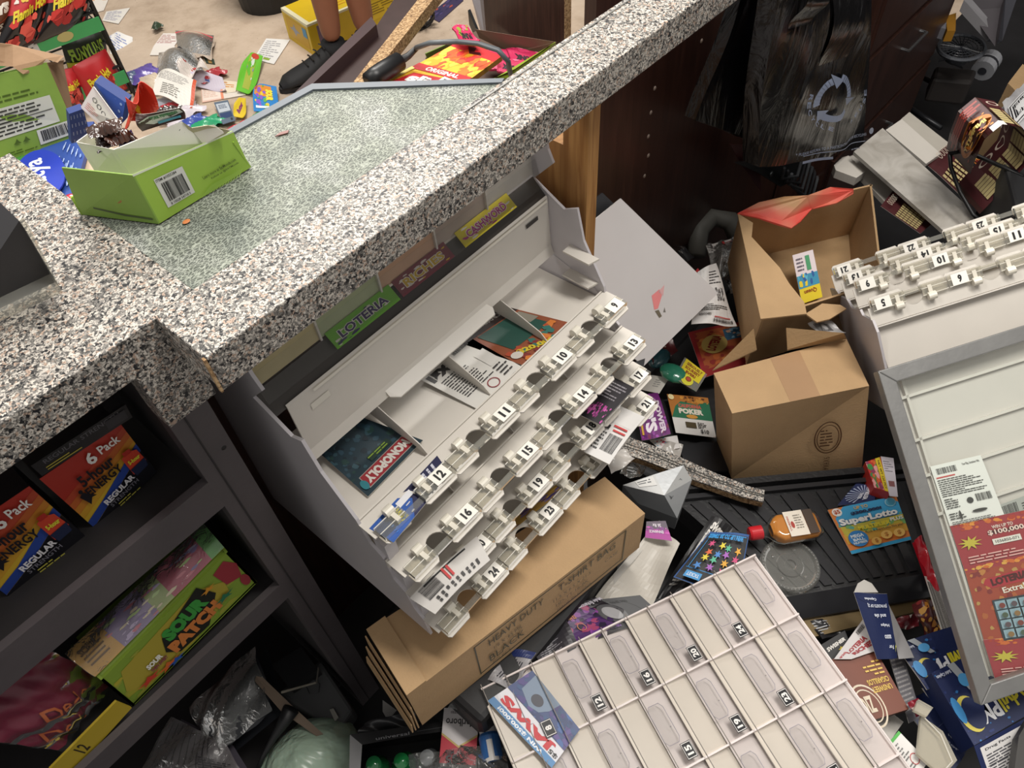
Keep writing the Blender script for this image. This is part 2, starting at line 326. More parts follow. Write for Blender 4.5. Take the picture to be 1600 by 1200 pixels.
# ================================================================ ticket dispensers
def text_tag(m, fn, txt, w, h, bg, fg):
    m.art([('r', 0, 0, w, h, bg), ('t', txt, w/2, h/2, w*(.62 if len(txt) > 1 else .3), h*.6, fg, 0, .03)], w, h, fn)
def dispenser(name, label, cat, Mx, rows, full):
    """Mx maps local (x 0..W, y, z) metres to the room"""
    g = lambda x, y, z: np.array((Mx@Vector((x, y, z)))[:])
    W = .48; base = g(W/2, .5, .34 if full else .36); root = thing(name, label, cat, tuple(base))
    def lprism(mm, prof, x0, x1, mt): mm.prism([g(x0, y, z) for y, z in prof], g(x1, 0, 0)-g(x0, 0, 0), mt)
    if full: prof = [(.72, .80), (.545, .80), (.539, .762), (.53, .744), (.565, .705), (.512, .678), (.49, .69), (.478, .64), (.44, .575), (.43, .53), (.41, .515), (.405, .465), (.388, .45), (.38, .41), (.368, .395), (.362, .35), (.72, .34)]
    else: prof = [(.60, .52), (.45, .575), (.43, .57), (.42, .52), (.41, .515), (.405, .465), (.388, .45), (.38, .41), (.368, .395), (.362, .35), (.58, .34)]
    for x in (0, W-.004):
        mm = M(); lprism(mm, prof, x, x+.004, WP2); mm.build('side_panel', root)
    mm = M(); lprism(mm, [(.716, .34), (.72, .34), (.72, .8), (.716, .8)] if full else [(.576, .34), (.58, .34), (.60, .52), (.596, .52)], 0, W, WP); mm.build('back_wall', root)
    if full:
        # sloped display pockets under the glass, seen below the counter fascia
        tans = ['#c9bb90', '#b5bb98', '#d0aa8e', '#b8a89c', '#cfc9c0']; mm = M()
        for k in range(5):
            x0 = .004+k*.0944; lprism(mm, [(.572, .85), (.574, .85), (.568, .712), (.566, .712)], x0, x0+.0944, mat(tans[k], .35, var=.12))
            if k: lprism(mm, [(.568, .85), (.572, .85), (.566, .712), (.562, .712)], x0-.0012, x0+.0012, WP)
        mm.build('display_pocket', root)
        mm = M()
        lprism(mm, [(.566, .708), (.568, .706), (.543, .682), (.541, .684)], .004, W-.004, mat('#423d39', .5)); mm.build('ticket_channel', root)
        mm = M(); lprism(mm, [(.559, .74), (.560, .74), (.548, .700), (.547, .700)], .006, W-.006, clearc); mm.build('clear_window', root)
        # lift-up flap
        mm = M(); lprism(mm, [(.539, .687), (.541, .690), (.538, .604), (.530, .590), (.528, .592), (.534, .606)], .02, W-.006, WP)
        f = lambda a, b: (lambda u, v, h=0: g(a[0]+(b[0]-a[0])*u, .5375-.001*v-h*1.0-.0004, a[1]+(b[1]-a[1])*v))
        mm.art([('t', 'NEED GLASS, PARTS,', 50, 12, 80, 14, '#2a2826', 0, 0), ('t', 'DISPLAY TRAY, OR TICKET', 50, 37, 100, 14, '#2a2826', 0, 0), ('t', 'DRAWERS?', 58, 62, 44, 14, '#2a2826', 0, 0), ('t', 'CALL TAT 800-353-4286', 55, 88, 96, 13, '#2a2826', 0, 0)], 100, 100, f((.012, .635), (.092, .600)))
        mm.art([('l', 0, 0, 100, 100, 4, '#55504a')], 100, 100, f((.205, .645), (.275, .618)))
        mm.art([('r', 0, 0, 100, 100, '#ddd8cc')], 100, 100, f((.045, .668), (.072, .659))); mm.art([('r', 0, 0, 100, 100, '#3a3633')], 100, 100, f((.425, .672), (.450, .666))); mm.art([('r', 0, 0, 100, 100, '#e2dccf')], 100, 100, f((.055, .6865), (.47, .683)))  # two slots, then a pale strip painted as the highlight on the top edge
        mm.build('flap', root)
        mm = M(); mm.prism([g(.14, .534, .600), g(.33, .534, .600), g(.335, .524, .594), g(.33, .516, .590), g(.15, .516, .590), g(.14, .524, .594)], g(0, 0, .002)-g(0, 0, 0), WP); mm.build('flap_lip', root)
        for x in (W-.03, ):
            for z in (.62, .575):
                mm = M(); mm.prism([g(W-.004, .50, z), g(W-.004, .45, z), g(W-.022, .455, z), g(W-.022, .50, z)], g(0, 0, .003)-g(0, 0, 0), WP); mm.build('runner', root)
    nums, cells = rows, 4
    for ri, (yl, zl) in enumerate(((.410, .565), (.374, .512), (.358, .450), (.340, .393))):
        mm = M(); yb = .62 if full else .59
        # floor of the drawer, lip with finger notches
        zf = zl-.012
        mm.prism([g(.006, yl+.03, zf-.002), g(W-.006, yl+.03, zf-.002), g(W-.006, yb, zf-.012), g(.006, yb, zf-.012)], g(0, 0, .002)-g(0, 0, 0), WP)
        lip = []; pitch = (W-.01)/4
        x = W
        ptsf = [(W, yl)]
        for k in range(4):
            cx = W-.005-pitch*(k+.56)
            for t in range(9): a = math.pi*t/8; ptsf.append((cx+.015*math.cos(a), yl+.014*math.sin(a)))
        ptsf.append((0, yl)); ptsb = [(0, yl+.031), (W, yl+.031)]
        # the strip is split so that every polygon stays convex
        xs = [W]+[v for k in range(4) for v in (W-.005-pitch*(k+.56)+.015, W-.005-pitch*(k+.56)-.015)]+[0]
        for k in range(0, len(xs), 2): mm.prism([g(xs[k], yl, zl-.001), g(xs[k+1], yl, zl-.001), g(xs[k+1], yl+.031, zl-.002), g(xs[k], yl+.031, zl-.002)], g(0, 0, .002)-g(0, 0, 0), WP)
        for k in range(4):
            cx = W-.005-pitch*(k+.56); arc = [(cx+.015*math.cos(math.pi*t/10), yl+.016*math.sin(math.pi*t/10)) for t in range(11)]
            for t in range(10):
                a, b = arc[t], arc[t+1]; mm.prism([g(a[0], a[1], zl-.001), g(b[0], b[1], zl-.001), g(b[0], yl+.031, zl-.002), g(a[0], yl+.031, zl-.002)], g(0, 0, .002)-g(0, 0, 0), WP)
        mm.prism([g(.0, yl+.030, zf-.002), g(W, yl+.030, zf-.002), g(W, yl+.032, zl+.001), g(0, yl+.032, zl+.001)], g(0, .002, 0)-g(0, 0, 0), WP)
        if ri: mm.prism([g(.004, yl+.03, zf), g(.02, yl+.03, zf), g(.02, yl+.03, zl+.035), g(.004, yl+.03, zl+.035)], g(0, .02, 0)-g(0, 0, 0), WP2)
        d = mm.build('drawer', root)
        mm = M()
        for k in range(5):
            xx = min(W-.003, max(.002, W-.005-pitch*k)); mm.prism([g(xx, yl+.032, zf), g(xx, yl+.20, zf), g(xx, yl+.20, zl+.026), g(xx, yl+.15, zl+.03), g(xx, yl+.05, zl+.004)], g(.0012, 0, 0)-g(0, 0, 0), WP2 if k in (0, 4) else WP) if full else None
        for k in range(4):
            xr = W-.005-pitch*k
            # clear channel + front plate with rounded ends
            a, b = (xr-.052, xr), (xr-pitch, xr-.078)
            for x0, x1 in (a, b):
                mm.prism([g(x0+.003, yl-.016, zl-.004), g(x0, yl-.012, zl-.004), g(x0, yl, zl-.004), g(x1, yl, zl-.004), g(x1, yl-.012, zl-.004), g(x1-.003, yl-.016, zl-.004)], g(0, 0, .002)-g(0, 0, 0), WP)
        mm.build('divider', root)
        cm = M()
        for k in range(4):
            xr = W-.005-pitch*k
            for x0, x1 in ((xr-.052, xr-.001), (xr-pitch+.001, xr-.078)):
                cm.obox(g(x0, yl-.012, zl+.001), g(x1, 0, 0)-g(x0, 0, 0), g(0, .020, 0)-g(0, 0, 0), g(0, 0, .007)-g(0, 0, 0), clear)
                for q in (.012, .03): cm.obox(g(x0, yl-.012+q*.6, zl+.0082), g(x1, 0, 0)-g(x0, 0, 0), g(0, .0008, 0)-g(0, 0, 0), g(0, 0, .0008)-g(0, 0, 0), '#e6e2d8')
            cm.obox(g(xr-.082, yl-.010, zl-.001), g(.034, 0, 0)-g(0, 0, 0), g(0, .008, 0)-g(0, 0, 0), g(0, 0, .004)-g(0, 0, 0), clear)
        cm.build('clear_channel', root)
        for k in range(4):
            xr = W-.005-pitch*k; n = rows[ri][k]; tm = M()
            p0 = g(xr-.030, yl+.0065, zl+.0095); c_ = [p0, g(xr-.006, yl+.0065, zl+.0095), g(xr-.006, yl-.012, zl+.0095), g(xr-.030, yl-.012, zl+.0095)]
            up = unit(g(0, 0, 1)-g(0, 0, 0)); ex = c_[1]-c_[0]; ey = c_[3]-c_[0]
            tm.prism([c_[0], c_[1], c_[2], c_[3]], -up*.001, '#f3efe6')
            fn = lambda u, v, h=0: p0+ex*u+ey*v+up*(h+.0002)
            tm.art([('t', n, 50, 50, 50 if len(n) > 1 else 24, 66, '#17171a', 0, .045)], 100, 100, fn); tm.build('number_tag', d)
            for xk in (xr-.040, xr-.090):
                km = M(); km.tube([g(xk-.006, yl+.010, zl+.009), g(xk+.006, yl+.010, zl+.009)], .0065, mat('#dcd6c8', .3, var=.03), 14); km.obox(g(xk-.003, yl-.008, zl+.004), g(.006, 0, 0)-g(0, 0, 0), g(0, .016, 0)-g(0, 0, 0), g(0, 0, .006)-g(0, 0, 0), mat('#dcd6c8', .3, var=.03)); km.build('roller', d, smooth=False)
    mm = M(); mm.prism([g(.004, .40, .341), g(W-.004, .40, .341), g(W-.004, .715 if full else .575, .341), g(.004, .715 if full else .575, .341)], g(0, 0, .003)-g(0, 0, 0), WP2); mm.build('bottom_plate', root)
    return root
RA = [['9', '10', '11', '12'], ['13', '14', '15', '16'], ['17', '18', '19', '20'], ['21', '22', '23', '24']]
dispenser('ticket_dispenser', 'white plastic lottery ticket dispenser tipped out below the counter, drawers 9 to 24', 'ticket dispenser', Matrix.Translation((.18, 0, 0)), RA, True)
# ================================================================ staff side: the heap
def PN(px, py, p0, n):
    r = ray(px, py); return O+r*(np.dot(np.array(p0)-O, n)/np.dot(r, n))
# second dispenser, turned round
M2 = Matrix(((-.7026, -.3823, -.6001, 1.0067), (.645, -.6984, -.3103, .1608), (-.3005, -.6051, .7373, .4195), (0, 0, 0, 1)))@Matrix.Translation((-.48, -.41, -.565))
RB = [['8', '7', '6', '5'][::-1], ['9', '10', '11', '12'], ['13', '14', '15', '16'], ['21', '22', '23', '24']]
dispenser('ticket_dispenser', 'white ticket dispenser lying upside down at the right, numbers 5 and 9 nearest its corner', 'ticket dispenser', M2, RB, False)
# black ribbed plastic base the litter lies on
BK = mat('#1a1a1c', .38, bump=.15, bscale=120, var=.15); BK2 = mat('#252528', .3, var=.1)
a, b, c, d = px3([(1035, 765), (1440, 728), (1482, 892), (1228, 935)], .12)
m = M(); m.prism([a, b, c, d], (0, 0, -.05), BK)
f, n_ = quadmap([a, b, c, d])
for i in range(13):
    u0 = .04+i*.073
    m.prism([f(u0, .16), f(u0+.045, .16), f(u0+.045, .96), f(u0, .96)], (0, 0, .004), BK2)
m.prism([f(0, 0), f(1, 0), f(1, .06), f(0, .06)], (0, 0, .016), BK); m.prism([f(0, .09), f(1, .09), f(1, .13), f(0, .13)], (0, 0, .010), BK2)
m.prism([d+V(0, 0, .006), c+V(0, 0, .006), c+V(-.012, -.03, -.02), d+V(-.012, -.03, -.02)], (0, 0, -.03), BK2)
o = m.build('tray_body'); o.name = 'cash_tray'; tag(o, 'black ribbed plastic tray under the amber bottle and the orange and blue ticket', 'tray')
m = M(); e0, e1 = px3([(1245, 965), (1462, 912)], .08); m.prism([e0, e1, e1+V(-.02, -.035, 0), e0+V(-.02, -.035, 0)], (0, 0, .012), mat('#6b5a3c', .35, .5))
m.prism([e0+V(0, 0, .013), e1+V(0, 0, .013), e1+V(-.004, -.008, .013), e0+V(-.004, -.008, .013)], (0, 0, .003), mat('#8c7a55', .3, .6))
m.prism([P(1262, 948, .1), P(1330, 935, .1), P(1330, 941, .1), P(1262, 956, .1)], (0, 0, .002), '#c9c2b0'); m.prism([P(1380, 922, .1), P(1418, 915, .1), P(1418, 920, .1), P(1380, 929, .1)], (0, 0, .002), '#c9c2b0')
tag(m.build('brass_strip'), 'tarnished brass-coloured metal strip in front of the black ribbed tray', 'metal strip')
# large black carton lying under the heap
m = M(); m.box((.16, .27, FL), (.50, .50, .20), dark); tag(m.build('storage_bin', bevel=.01), 'dark plastic storage bin under the flat brown bag carton', 'storage bin')
m = M(); m.box((.72, -.18, FL), (1.32, .50, .065), dark); tag(m.build('storage_bin', bevel=.01), 'low dark plastic bin under the brown boxes and the black tray', 'storage bin')
m = M(); m.prism([P(1000, 640, .07), P(1180, 600, .07), P(1190, 745, .07), P(1040, 740, .07), P(960, 700, .07)], (0, 0, .016), BK); m.prism([P(1060, 700, .087), P(1160, 680, .087), P(1165, 735, .087), P(1075, 742, .087)], (0, 0, .006), BK2)
tag(m.build('plastic_sheet'), 'flat black plastic panel beneath the poker ticket and the speckled strip', 'panel')
# ---- bag carton
def flatc(px, z): return px3(px, z)
tp = px3([(573, 985), (636, 1088), (1008, 802), (945, 745)], .335); bt = [p-V(0, 0, .112) for p in tp]
bt[1] = PY(660, 1133, tp[1][1])+V(0, 0, .0)
r = thing('cardboard_carton', 'flat brown carton of black shopping bags beneath the open drawers', 'cardboard box', tuple((bt[0]+bt[2])/2))
m = M(); hexa(m, [tp[0], tp[3], tp[2], tp[1]], [bt[0], bt[3], bt[2], bt[1]], CARD)
GI = '#4c4a35'
face(m, [tp[1], tp[2], bt[2], bt[1]], [('r', 25, 6, 66, 2, GI), ('r', 25, 88, 66, 2, GI), ('r', 25, 6, .5, 84, GI), ('r', 90.6, 6, .5, 84, GI), ('t', 'HEAVY DUTY', 42, 22, 23, 16, GI, 0, .0), ('t', 'T-SHIRT BAG', 73, 22, 26, 17, GI, 0, .0), ('t', '1/6 X .65 MIL', 38, 43, 12, 9, GI, 0, -.005), ('t', 'BLACK', 37, 63, 15, 18, GI, 0, .0), ('t', '400 PCS', 34, 80, 8, 7, GI, 0, -.005), ('t', '11.5 X 6.5 X 21.5', 66, 43, 17, 8, GI, 0, -.005), ('t', 'HD-TT 16-BK', 66, 60, 15, 8, GI, 0, -.005), ('t', 'MADE IN CHINA', 67, 76, 16, 7, GI, 0, -.005), ('t', 'CASE', 84, 43, 6, 8, GI, 0, -.005)], 100, 100)
m.build('carton_body', r)
m = M(); e = unit(tp[0]-tp[1]); x = unit(tp[2]-tp[1])
m.prism([tp[1]+V(0, 0, .001), tp[0]+V(0, 0, .001), tp[0]+x*.03+V(0, 0, .001), tp[1]+x*.03+V(0, 0, .001)], (0, 0, .003), CARD)
for k in range(3): m.prism([bt[1]-x*(.002+.005*k)+V(0, 0, .09-.03*k), bt[0]-x*(.004+.006*k)+V(0, 0, .10-.03*k), bt[0]-x*(.007+.006*k)+V(0, 0, .02), bt[1]-x*(.005+.005*k)+V(0, 0, .0)], -x*.002, CARD)
m.build('end_flap', r)
# ---- square brown box
zt = .30; tp = px3([(1115, 583), (1144, 646), (1358, 603), (1322, 528)], zt); bt = [P(1120, 690, .09), P(1143, 748, .085), P(1346, 738, .085), None]; bt[3] = bt[2]+(bt[0]-bt[1])
r = thing('cardboard_box', 'small sealed brown box with a round ink stamp, right of centre on the black tray', 'cardboard box', tuple((bt[0]+bt[2])/2))
m = M(); hexa(m, [tp[0], tp[3], tp[2], tp[1]], [bt[0], bt[3], bt[2], bt[1]], CARD); IK = '#5d3f28'
face(m, [tp[1], tp[2], bt[2], bt[1]], [('o', 72, 42, 10.5, 16, 1, IK), ('o', 72, 42, 8.6, 13, .7, IK), ('l', 66, 33, 12, 18, 6, IK), ('t', '9X9X4½', 72, 70, 17, 5, IK, 90, -.01)], 100, 70*1.15)
face(m, [tp[0], tp[3], tp[2], tp[1]], [('r', 42, -.1, 22, 100, mat('#ad8a68', .25, var=.05))], 100, 100)
m.build('box_body', r, bevel=.003)
m = M(); m.prism([P(1113, 580, .302), P(1177, 515, .345), P(1182, 548, .302)], (0, 0, .003), CARDI); m.build('flap', r)
m = M(); m.prism([P(1228, 514, .34), P(1318, 522, .335), P(1322, 530, .302), P(1230, 548, .302)], (0, 0, .003), CARDI); m.build('flap', r)
# ---- torn open box
rm = [P(1155, 336, .33), P(1362, 288, .33), P(1380, 440, .33), P(1190, 500, .33)]; dz = V(.02, .01, -.15)
r = thing('cardboard_box', 'torn open brown box splashed with red paint, holding a small card', 'cardboard box', tuple(sum(rm)/4+dz))
m = M(); t_ = .004; ctr = sum(rm)/4
for k in range(4):
    a, b = rm[k], rm[(k+1) % 4]; i_ = unit(np.cross(b-a, V(0, 0, 1))); i_ = i_ if i_.dot(ctr-a) > 0 else -i_
    m.prism([a, b, b+dz, a+dz], i_*t_, CARD if k != 1 else CARDI)
m.prism([p+dz for p in rm], (0, 0, .003), CARDI); m.build('box_body', r)
rp = special('paint_splashed_card', lambda t, n, l, b: (lambda tc, no, r_: (no.inputs['Scale'].__setattr__('default_value', 9), l.new(tc.outputs['Object'], no.inputs[0]), l.new(no.outputs[0], r_.inputs[0]), l.new(r_.outputs[0], b.inputs['Base Color']), b.inputs['Roughness'].__setattr__('default_value', .6)))(n.new('ShaderNodeTexCoord'), n.new('ShaderNodeTexNoise'), ramp(n, [(.42, '#b98d62'), (.5, '#cf8468'), (.6, '#d65043'), (1, '#c93b33')])))
m = M(); pp = px3([(1152, 335), (1185, 318), (1225, 309), (1262, 307), (1297, 294), (1333, 297), (1333, 304), (1306, 319), (1268, 328), (1250, 348), (1236, 358), (1214, 352), (1185, 342)], [.34, .35, .355, .36, .36, .35, .34, .335, .33, .325, .32, .325, .335])
m.prism(pp, (0, 0, .003), rp); m.build('torn_top_flap', r)
m = M(); m.prism(px3([(1152, 335), (1176, 350), (1174, 372), (1196, 396), (1218, 420), (1232, 444), (1256, 474), (1260, 492), (1188, 500)], [.338]*9), (0, 0, .003), CARD); m.build('side_flap', r)
m = M(); m.prism(px3([(1258, 492), (1284, 476), (1312, 478), (1322, 484), (1296, 500), (1276, 505)], [.336]*6), (0, 0, .003), CARD); m.build('front_flap', r)
card('gift_card', 'small white and yellow card standing inside the torn brown box', 'card', [(1238, 399), (1270, 390), (1285, 464), (1253, 475)], [.25, .25, .20, .20], [('r', 0, 0, 100, 100, '#e6d9dc'), ('r', 0, 62, 100, 38, '#e9cf2e'), ('r', 0, 45, 100, 26, '#3f93b5'), ('n', 5, 42, 90, 26, 14, ['#e9cf2e', '#2f5d9e', '#5fb8cf'], 12, 4), ('r', 55, 8, 20, 30, '#4f9c6d'), ('l', 10, 8, 35, 30, 4, '#6b6470'), ('t', 'Queen', 50, 80, 60, 10, '#a0521d', 180)])
# ---- leaning white board + dark board behind
bt_ = [V(*P(970, 310, .52)), V(*P(1122, 458, .30)), V(*P(1006, 572, .30))]; lf = bt_[0]+bt_[2]-bt_[1]
def cutx(a, b, x): t = (x-a[0])/(b[0]-a[0]); return a+(b-a)*t
pts = [bt_[0], bt_[1], bt_[2], cutx(bt_[2], lf, .712), cutx(bt_[0], lf, .712)]; nb = unit(np.cross(bt_[1]-bt_[0], bt_[2]-bt_[1])); nb = nb if nb[2] > 0 else -nb
m = M(); m.prism(pts, -nb*.003, mat('#cfcac9', .28, var=.05, vscale=9)); f = lambda u, v, h=0: bt_[0]+(bt_[1]-bt_[0])*u+(lf-bt_[0])*v+nb*h
g_ = lambda px, py: PN(px, py, bt_[0], nb)+nb*.0004
m.poly([g_(1018, 462), g_(1030, 452), (g_(1034, 462)), g_(1028, 482), g_(1022, 484)], mat('#e88b8b', .4)); m.poly([g_(1028, 456), g_(1038, 445), g_(1036, 462)], mat('#dcaaaa', .4))
m.poly([g_(1023, 486), g_(1029, 484), g_(1034, 494), g_(1030, 497)], '#6f6656'); m.poly([g_(1036, 488), g_(1038, 480), g_(1040, 488)], '#77726c')
tag(m.build('foam_board'), 'large white board with a pink smear leaning against the dark panel', 'board')
m = M(); m.prism([p-nb*.012+V(-.012, .02, .012) for p in pts[:3]]+[pts[3]-nb*.012+V(.01, .015, 0), pts[4]-nb*.012+V(.01, .02, .01)], -nb*.004, '#2b2b2e'); tag(m.build('backing_board'), 'black edged board right behind the leaning white board', 'board')
# ---- receipt, tickets and sweets right of the dispensers
TK = '#3c3a3a'
card('ticket_slip', 'curved white ticket back with a big square code below the white board', 'lottery ticket', [(1090, 425), (1118, 412), (1158, 505), (1076, 510)], [.27, .26, .22, .25], [('r', 0, 0, 100, 100, '#e3e0de'), ('l', 40, 10, 50, 24, 5, TK), ('n', 58, 40, 30, 22, 60, ['#5d5b5b', '#8e8b8b'], 3, 3), ('l', 12, 66, 80, 12, 4, TK), ('t', 'SCRATCHERS', 25, 84, 26, 4, TK), ('r', 45, 88, 45, 1.5, '#c24848'), ('b', 42, 92, 52, 5, TK)], bend=wav(.012, 1, .5))
m = M(); m.prism(px3([(1090, 420), (1098, 430), (1100, 445), (1086, 425)], .25), (0, 0, .002), '#a52b30'); tag(m.build('red_wrapper'), 'tiny dark red scrap poking from under the white board', 'wrapper')
card('lottery_ticket', 'red ticket with a blue picture grid behind the sealed square box', 'lottery ticket', [(1075, 520), (1188, 498), (1205, 560), (1100, 590)], .12, [('r', 0, 0, 100, 100, '#8f2023'), ('r', 6, 6, 70, 80, '#a0502a'), ('n', 5, 5, 75, 82, 60, ['#c07a3a', '#8a2a24', '#b8602f'], 8, 5), ('r', 45, 12, 35, 26, '#36607c'), ('g', 0), ('n', 45, 12, 35, 24, 20, ['#8fb9cf', '#c9a28a'], 5, 2), ('c', 28, 40, 18, 20, '#b9a05a'), ('t', 'LOTERIA', 28, 38, 32, 14, '#7b1518', -60, .05), ('r', 84, 4, 12, 92, '#a33036')], bend=wav(.004))
m = M(); m.ell(P(1052, 583, .135), (.022, .03, .012), mat('#2f7d63', .2, bump=.3, coat=.5), 14, 9); m.ell(P(1030, 560, .12), (.03, .02, .010), mat('#234a52', .3)); tag(m.build('candy_wrapper', smooth=True), 'shiny teal green wrapper behind the yellow sour candy packet', 'candy wrapper')
card('candy_packet', 'yellow sour candy packet with red lettering above the green poker ticket', 'candy packet', [(1070, 558), (1105, 585), (1088, 612), (1052, 590)], .14, [('r', 8, 0, 84, 62, '#d9c62c'), ('t', 'SERIOUSLY', 52, 14, 66, 13, '#7a2f22', 0, .04), ('t', 'SOURIEST', 50, 31, 62, 13, '#8a2f22', 0, .04), ('t', 'EVER!', 50, 48, 42, 12, '#8a2f22', 0, .04), ('c', 50, 78, 24, 22, '#d7cf3c'), ('c', 52, 72, 12, 11, '#8d4a22'), ('c', 52, 72, 8, 7, '#b84d3a')], base=clear, back=clear)
card('paper_slip', 'plain grey-white slip lying left of the yellow sour candy packet', 'paper', [(1010, 585), (1046, 590), (1030, 615), (998, 608)], .12, [('l', 50, 20, 35, 50, 4, '#9c9a96')])
card('lottery_ticket', 'purple ticket with a big white 10 between the drawers and green poker ticket', 'lottery ticket', [(1028, 614), (1048, 678), (1003, 688), (992, 622)], .13, [('r', 0, 0, 100, 100, '#6d2470'), ('n', 0, 0, 100, 100, 60, ['#8b3a94', '#551a5c', '#a24aa8', '#7a2f50'], 8, 5), ('t', "10'S", 52, 58, 70, 42, '#e8dfe8', 0, .05), ('t', 'POWER', 58, 20, 74, 20, '#d9c9d9', 0, .05), ('c', 12, 78, 10, 12, '#d9c9d9'), ('t', 'G', 12, 78, 9, 12, '#3b1440'), ('r', 45, 88, 45, 7, '#c49a3a')], bend=wav(.003, 1, 1))
card('lottery_ticket', 'green and white poker ticket priced 10 dollars left of the sealed box', 'lottery ticket', [(1042, 616), (1106, 622), (1119, 684), (1056, 676)], .11, [('r', 0, 0, 100, 100, '#d9d6d2'), ('r', 0, 0, 100, 60, '#1f6a4a'), ('p', [(0, 0), (100, 0), (100, 14), (84, 14), (70, 22), (30, 16), (14, 30), (0, 60)], '#a86a28'), ('n', 20, 2, 78, 16, 20, ['#5a3414', '#c58a35'], 6, 2), ('c', 50, 36, 30, 14, '#35785a'), ('t', 'CALIFORNIA', 50, 28, 56, 10, '#c4574a', 0, .05), ('t', 'POKER', 50, 42, 60, 14, '#e0d8c8', 0, .06), ('c', 50, 55, 14, 5, '#c98f3a'), ('r', 30, 70, 26, 14, '#4b3d20'), ('l', 60, 68, 24, 16, 4, TK), ('t', '$10', 74, 91, 20, 11, TK, 0, .03), ('c', 8, 8, 7, 7, '#e0cf9a')])
card('ticket_slip', 'white slip with pale blue and red print tucked beneath the purple ticket', 'lottery ticket', [(1015, 688), (1058, 680), (1062, 700), (1035, 706)], .10, [('r', 0, 0, 100, 100, '#dedad8'), ('n', 0, 0, 55, 60, 30, ['#4f9fc0', '#b8435a', '#c9c9c9'], 9, 1)])
card('lottery_ticket', 'black ticket with white capital lettering sticking out under drawer 13', 'lottery ticket', [(975, 572), (1008, 560), (1004, 585), (965, 600)], .36, [('r', 0, 0, 100, 100, '#1c1c1f'), ('t', 'GOLD', 40, 30, 60, 26, '#d9d7d2', 0, .03), ('t', 'GOLDEN BLUE', 50, 68, 90, 22, '#d9d7d2', 0, .03)])
# ---- broken speckled counter strip
m = M(); s0 = P(972, 690, .12); pts = px3([(978, 683), (1040, 706), (1110, 738), (1170, 762), (1194, 768), (1192, 786), (1160, 778), (1085, 752), (1010, 722), (962, 706)], .152)
m.prism(pts, (0, 0, -.014), chip); m.prism([p+V(0, 0, .0005) for p in pts], (0, 0, .004), granite)
for k in (.42, .58):
    path = [pts[i]*(1-k)+pts[9-i]*k+V(0, 0, .0052) for i in range(5)]; m.tube(path, .0008, '#5b5a55', 5)
tag(m.build('counter_strip'), 'broken strip of speckled laminate lying between the drawers and sealed box', 'laminate strip')
# ---- crushed silver cigarette carton
m = M(); ca, cb_, cc_, cd, ce, cf_, cg = P(973, 758, .165), P(1023, 741, .175), P(1068, 727, .18), P(1081, 750, .165), P(1058, 810, .125), P(1038, 774, .17), P(997, 787, .13)
SV = mat('#a9acae', .35, .15, bump=.1, bscale=60); SV2 = mat('#b2b3b2', .35, .1); SV3 = mat('#84878a', .4, .2)  # one silver in three tones, facet shading put into the colour
m.poly([ca, cb_, cf_], SV2); m.poly([cb_, cc_, cf_], SV); m.poly([cc_, cd, cf_], SV2); m.poly([cd, ce, cf_], SV); m.poly([ca, cf_, cg], SV3); m.poly([cg, cf_, ce], SV3)
dz0 = V(0, 0, -.04); m.poly([ca, cg, cg+dz0, ca+dz0], SV3); m.poly([cg, ce, ce+dz0, cg+dz0], SV3); m.poly([ce, cd, cd+dz0, ce+dz0], SV); m.poly([cd, cc_, cc_+dz0, cd+dz0], SV); m.poly([cc_, ca, ca+dz0, cc_+dz0], SV); m.poly([ca+dz0, cc_+dz0, cd+dz0, ce+dz0, cg+dz0], SV)
f, _ = quadmap([ca*.7+cb_*.3+V(0, 0, .001), cb_+V(0, 0, .001), cb_*.35+cf_*.65+V(0, 0, .001), ca*.6+cf_*.4+V(0, 0, .001)]); m.art([('r', 8, 10, 80, 70, '#dcdbd8'), ('l', 14, 18, 66, 40, 2, '#55585a')], 100, 100, f)
f, _ = quadmap([cf_+V(0, 0, .001), cc_*.8+cf_*.2+V(0, 0, .001), cd*.8+cf_*.2, ce*.45+cf_*.55+V(0, 0, .001)]); m.art([('t', 'CIGA', 78, 50, 30, 26, '#55585a', 80, .02), ('b', 14, 24, 44, 50, '#4a4c4e')], 100, 100, f)
tag(m.build('cigarette_carton'), 'crushed silver grey cigarette carton beside the speckled strip', 'carton')
# ---- bottle
ba, bb = P(1172, 834, .152), P(1280, 818, .152); dx = unit(bb-ba); side = unit(np.cross(V(0, 0, 1), dx)); L = np.linalg.norm(bb-ba)
r = thing('liquor_bottle', 'small flat bottle of amber liquor with a red cap lying on the black tray', 'bottle', tuple((ba+bb)/2-V(0, 0, .015)))
def sect(m, prof, mt):   # prof: (t, half width, half height)
    m.grid(lambda u, v: (lambda k, fr: (lambda a, b: ba+dx*L*(a[0]*(1-fr)+b[0]*fr)+side*math.copysign(abs(math.cos(2*math.pi*v))**.55, math.cos(2*math.pi*v))*(a[1]*(1-fr)+b[1]*fr)+V(0, 0, 1)*math.copysign(abs(math.sin(2*math.pi*v))**.55, math.sin(2*math.pi*v))*(a[2]*(1-fr)+b[2]*fr))(prof[k], prof[min(k+1, len(prof)-1)]))(min(int(u*(len(prof)-1)), len(prof)-2), u*(len(prof)-1)-min(int(u*(len(prof)-1)), len(prof)-2)), (len(prof)-1)*2, 28, mt)
amber = special('amber_liquor', lambda t, n, l, b: (b.inputs['Base Color'].__setattr__('default_value', lin('#c47a2c')), b.inputs['Roughness'].__setattr__('default_value', .05), b.inputs['Transmission Weight'].__setattr__('default_value', .0), b.inputs['Coat Weight'].__setattr__('default_value', .6)))
m = M(); sect(m, [(.14, .009, .009), (.24, .009, .009), (.34, .021, .014), (.42, .0255, .0145), (.9, .0255, .0145), (.98, .021, .012), (1.0, .01, .006)], glassm); m.build('glass_body', r, smooth=True)
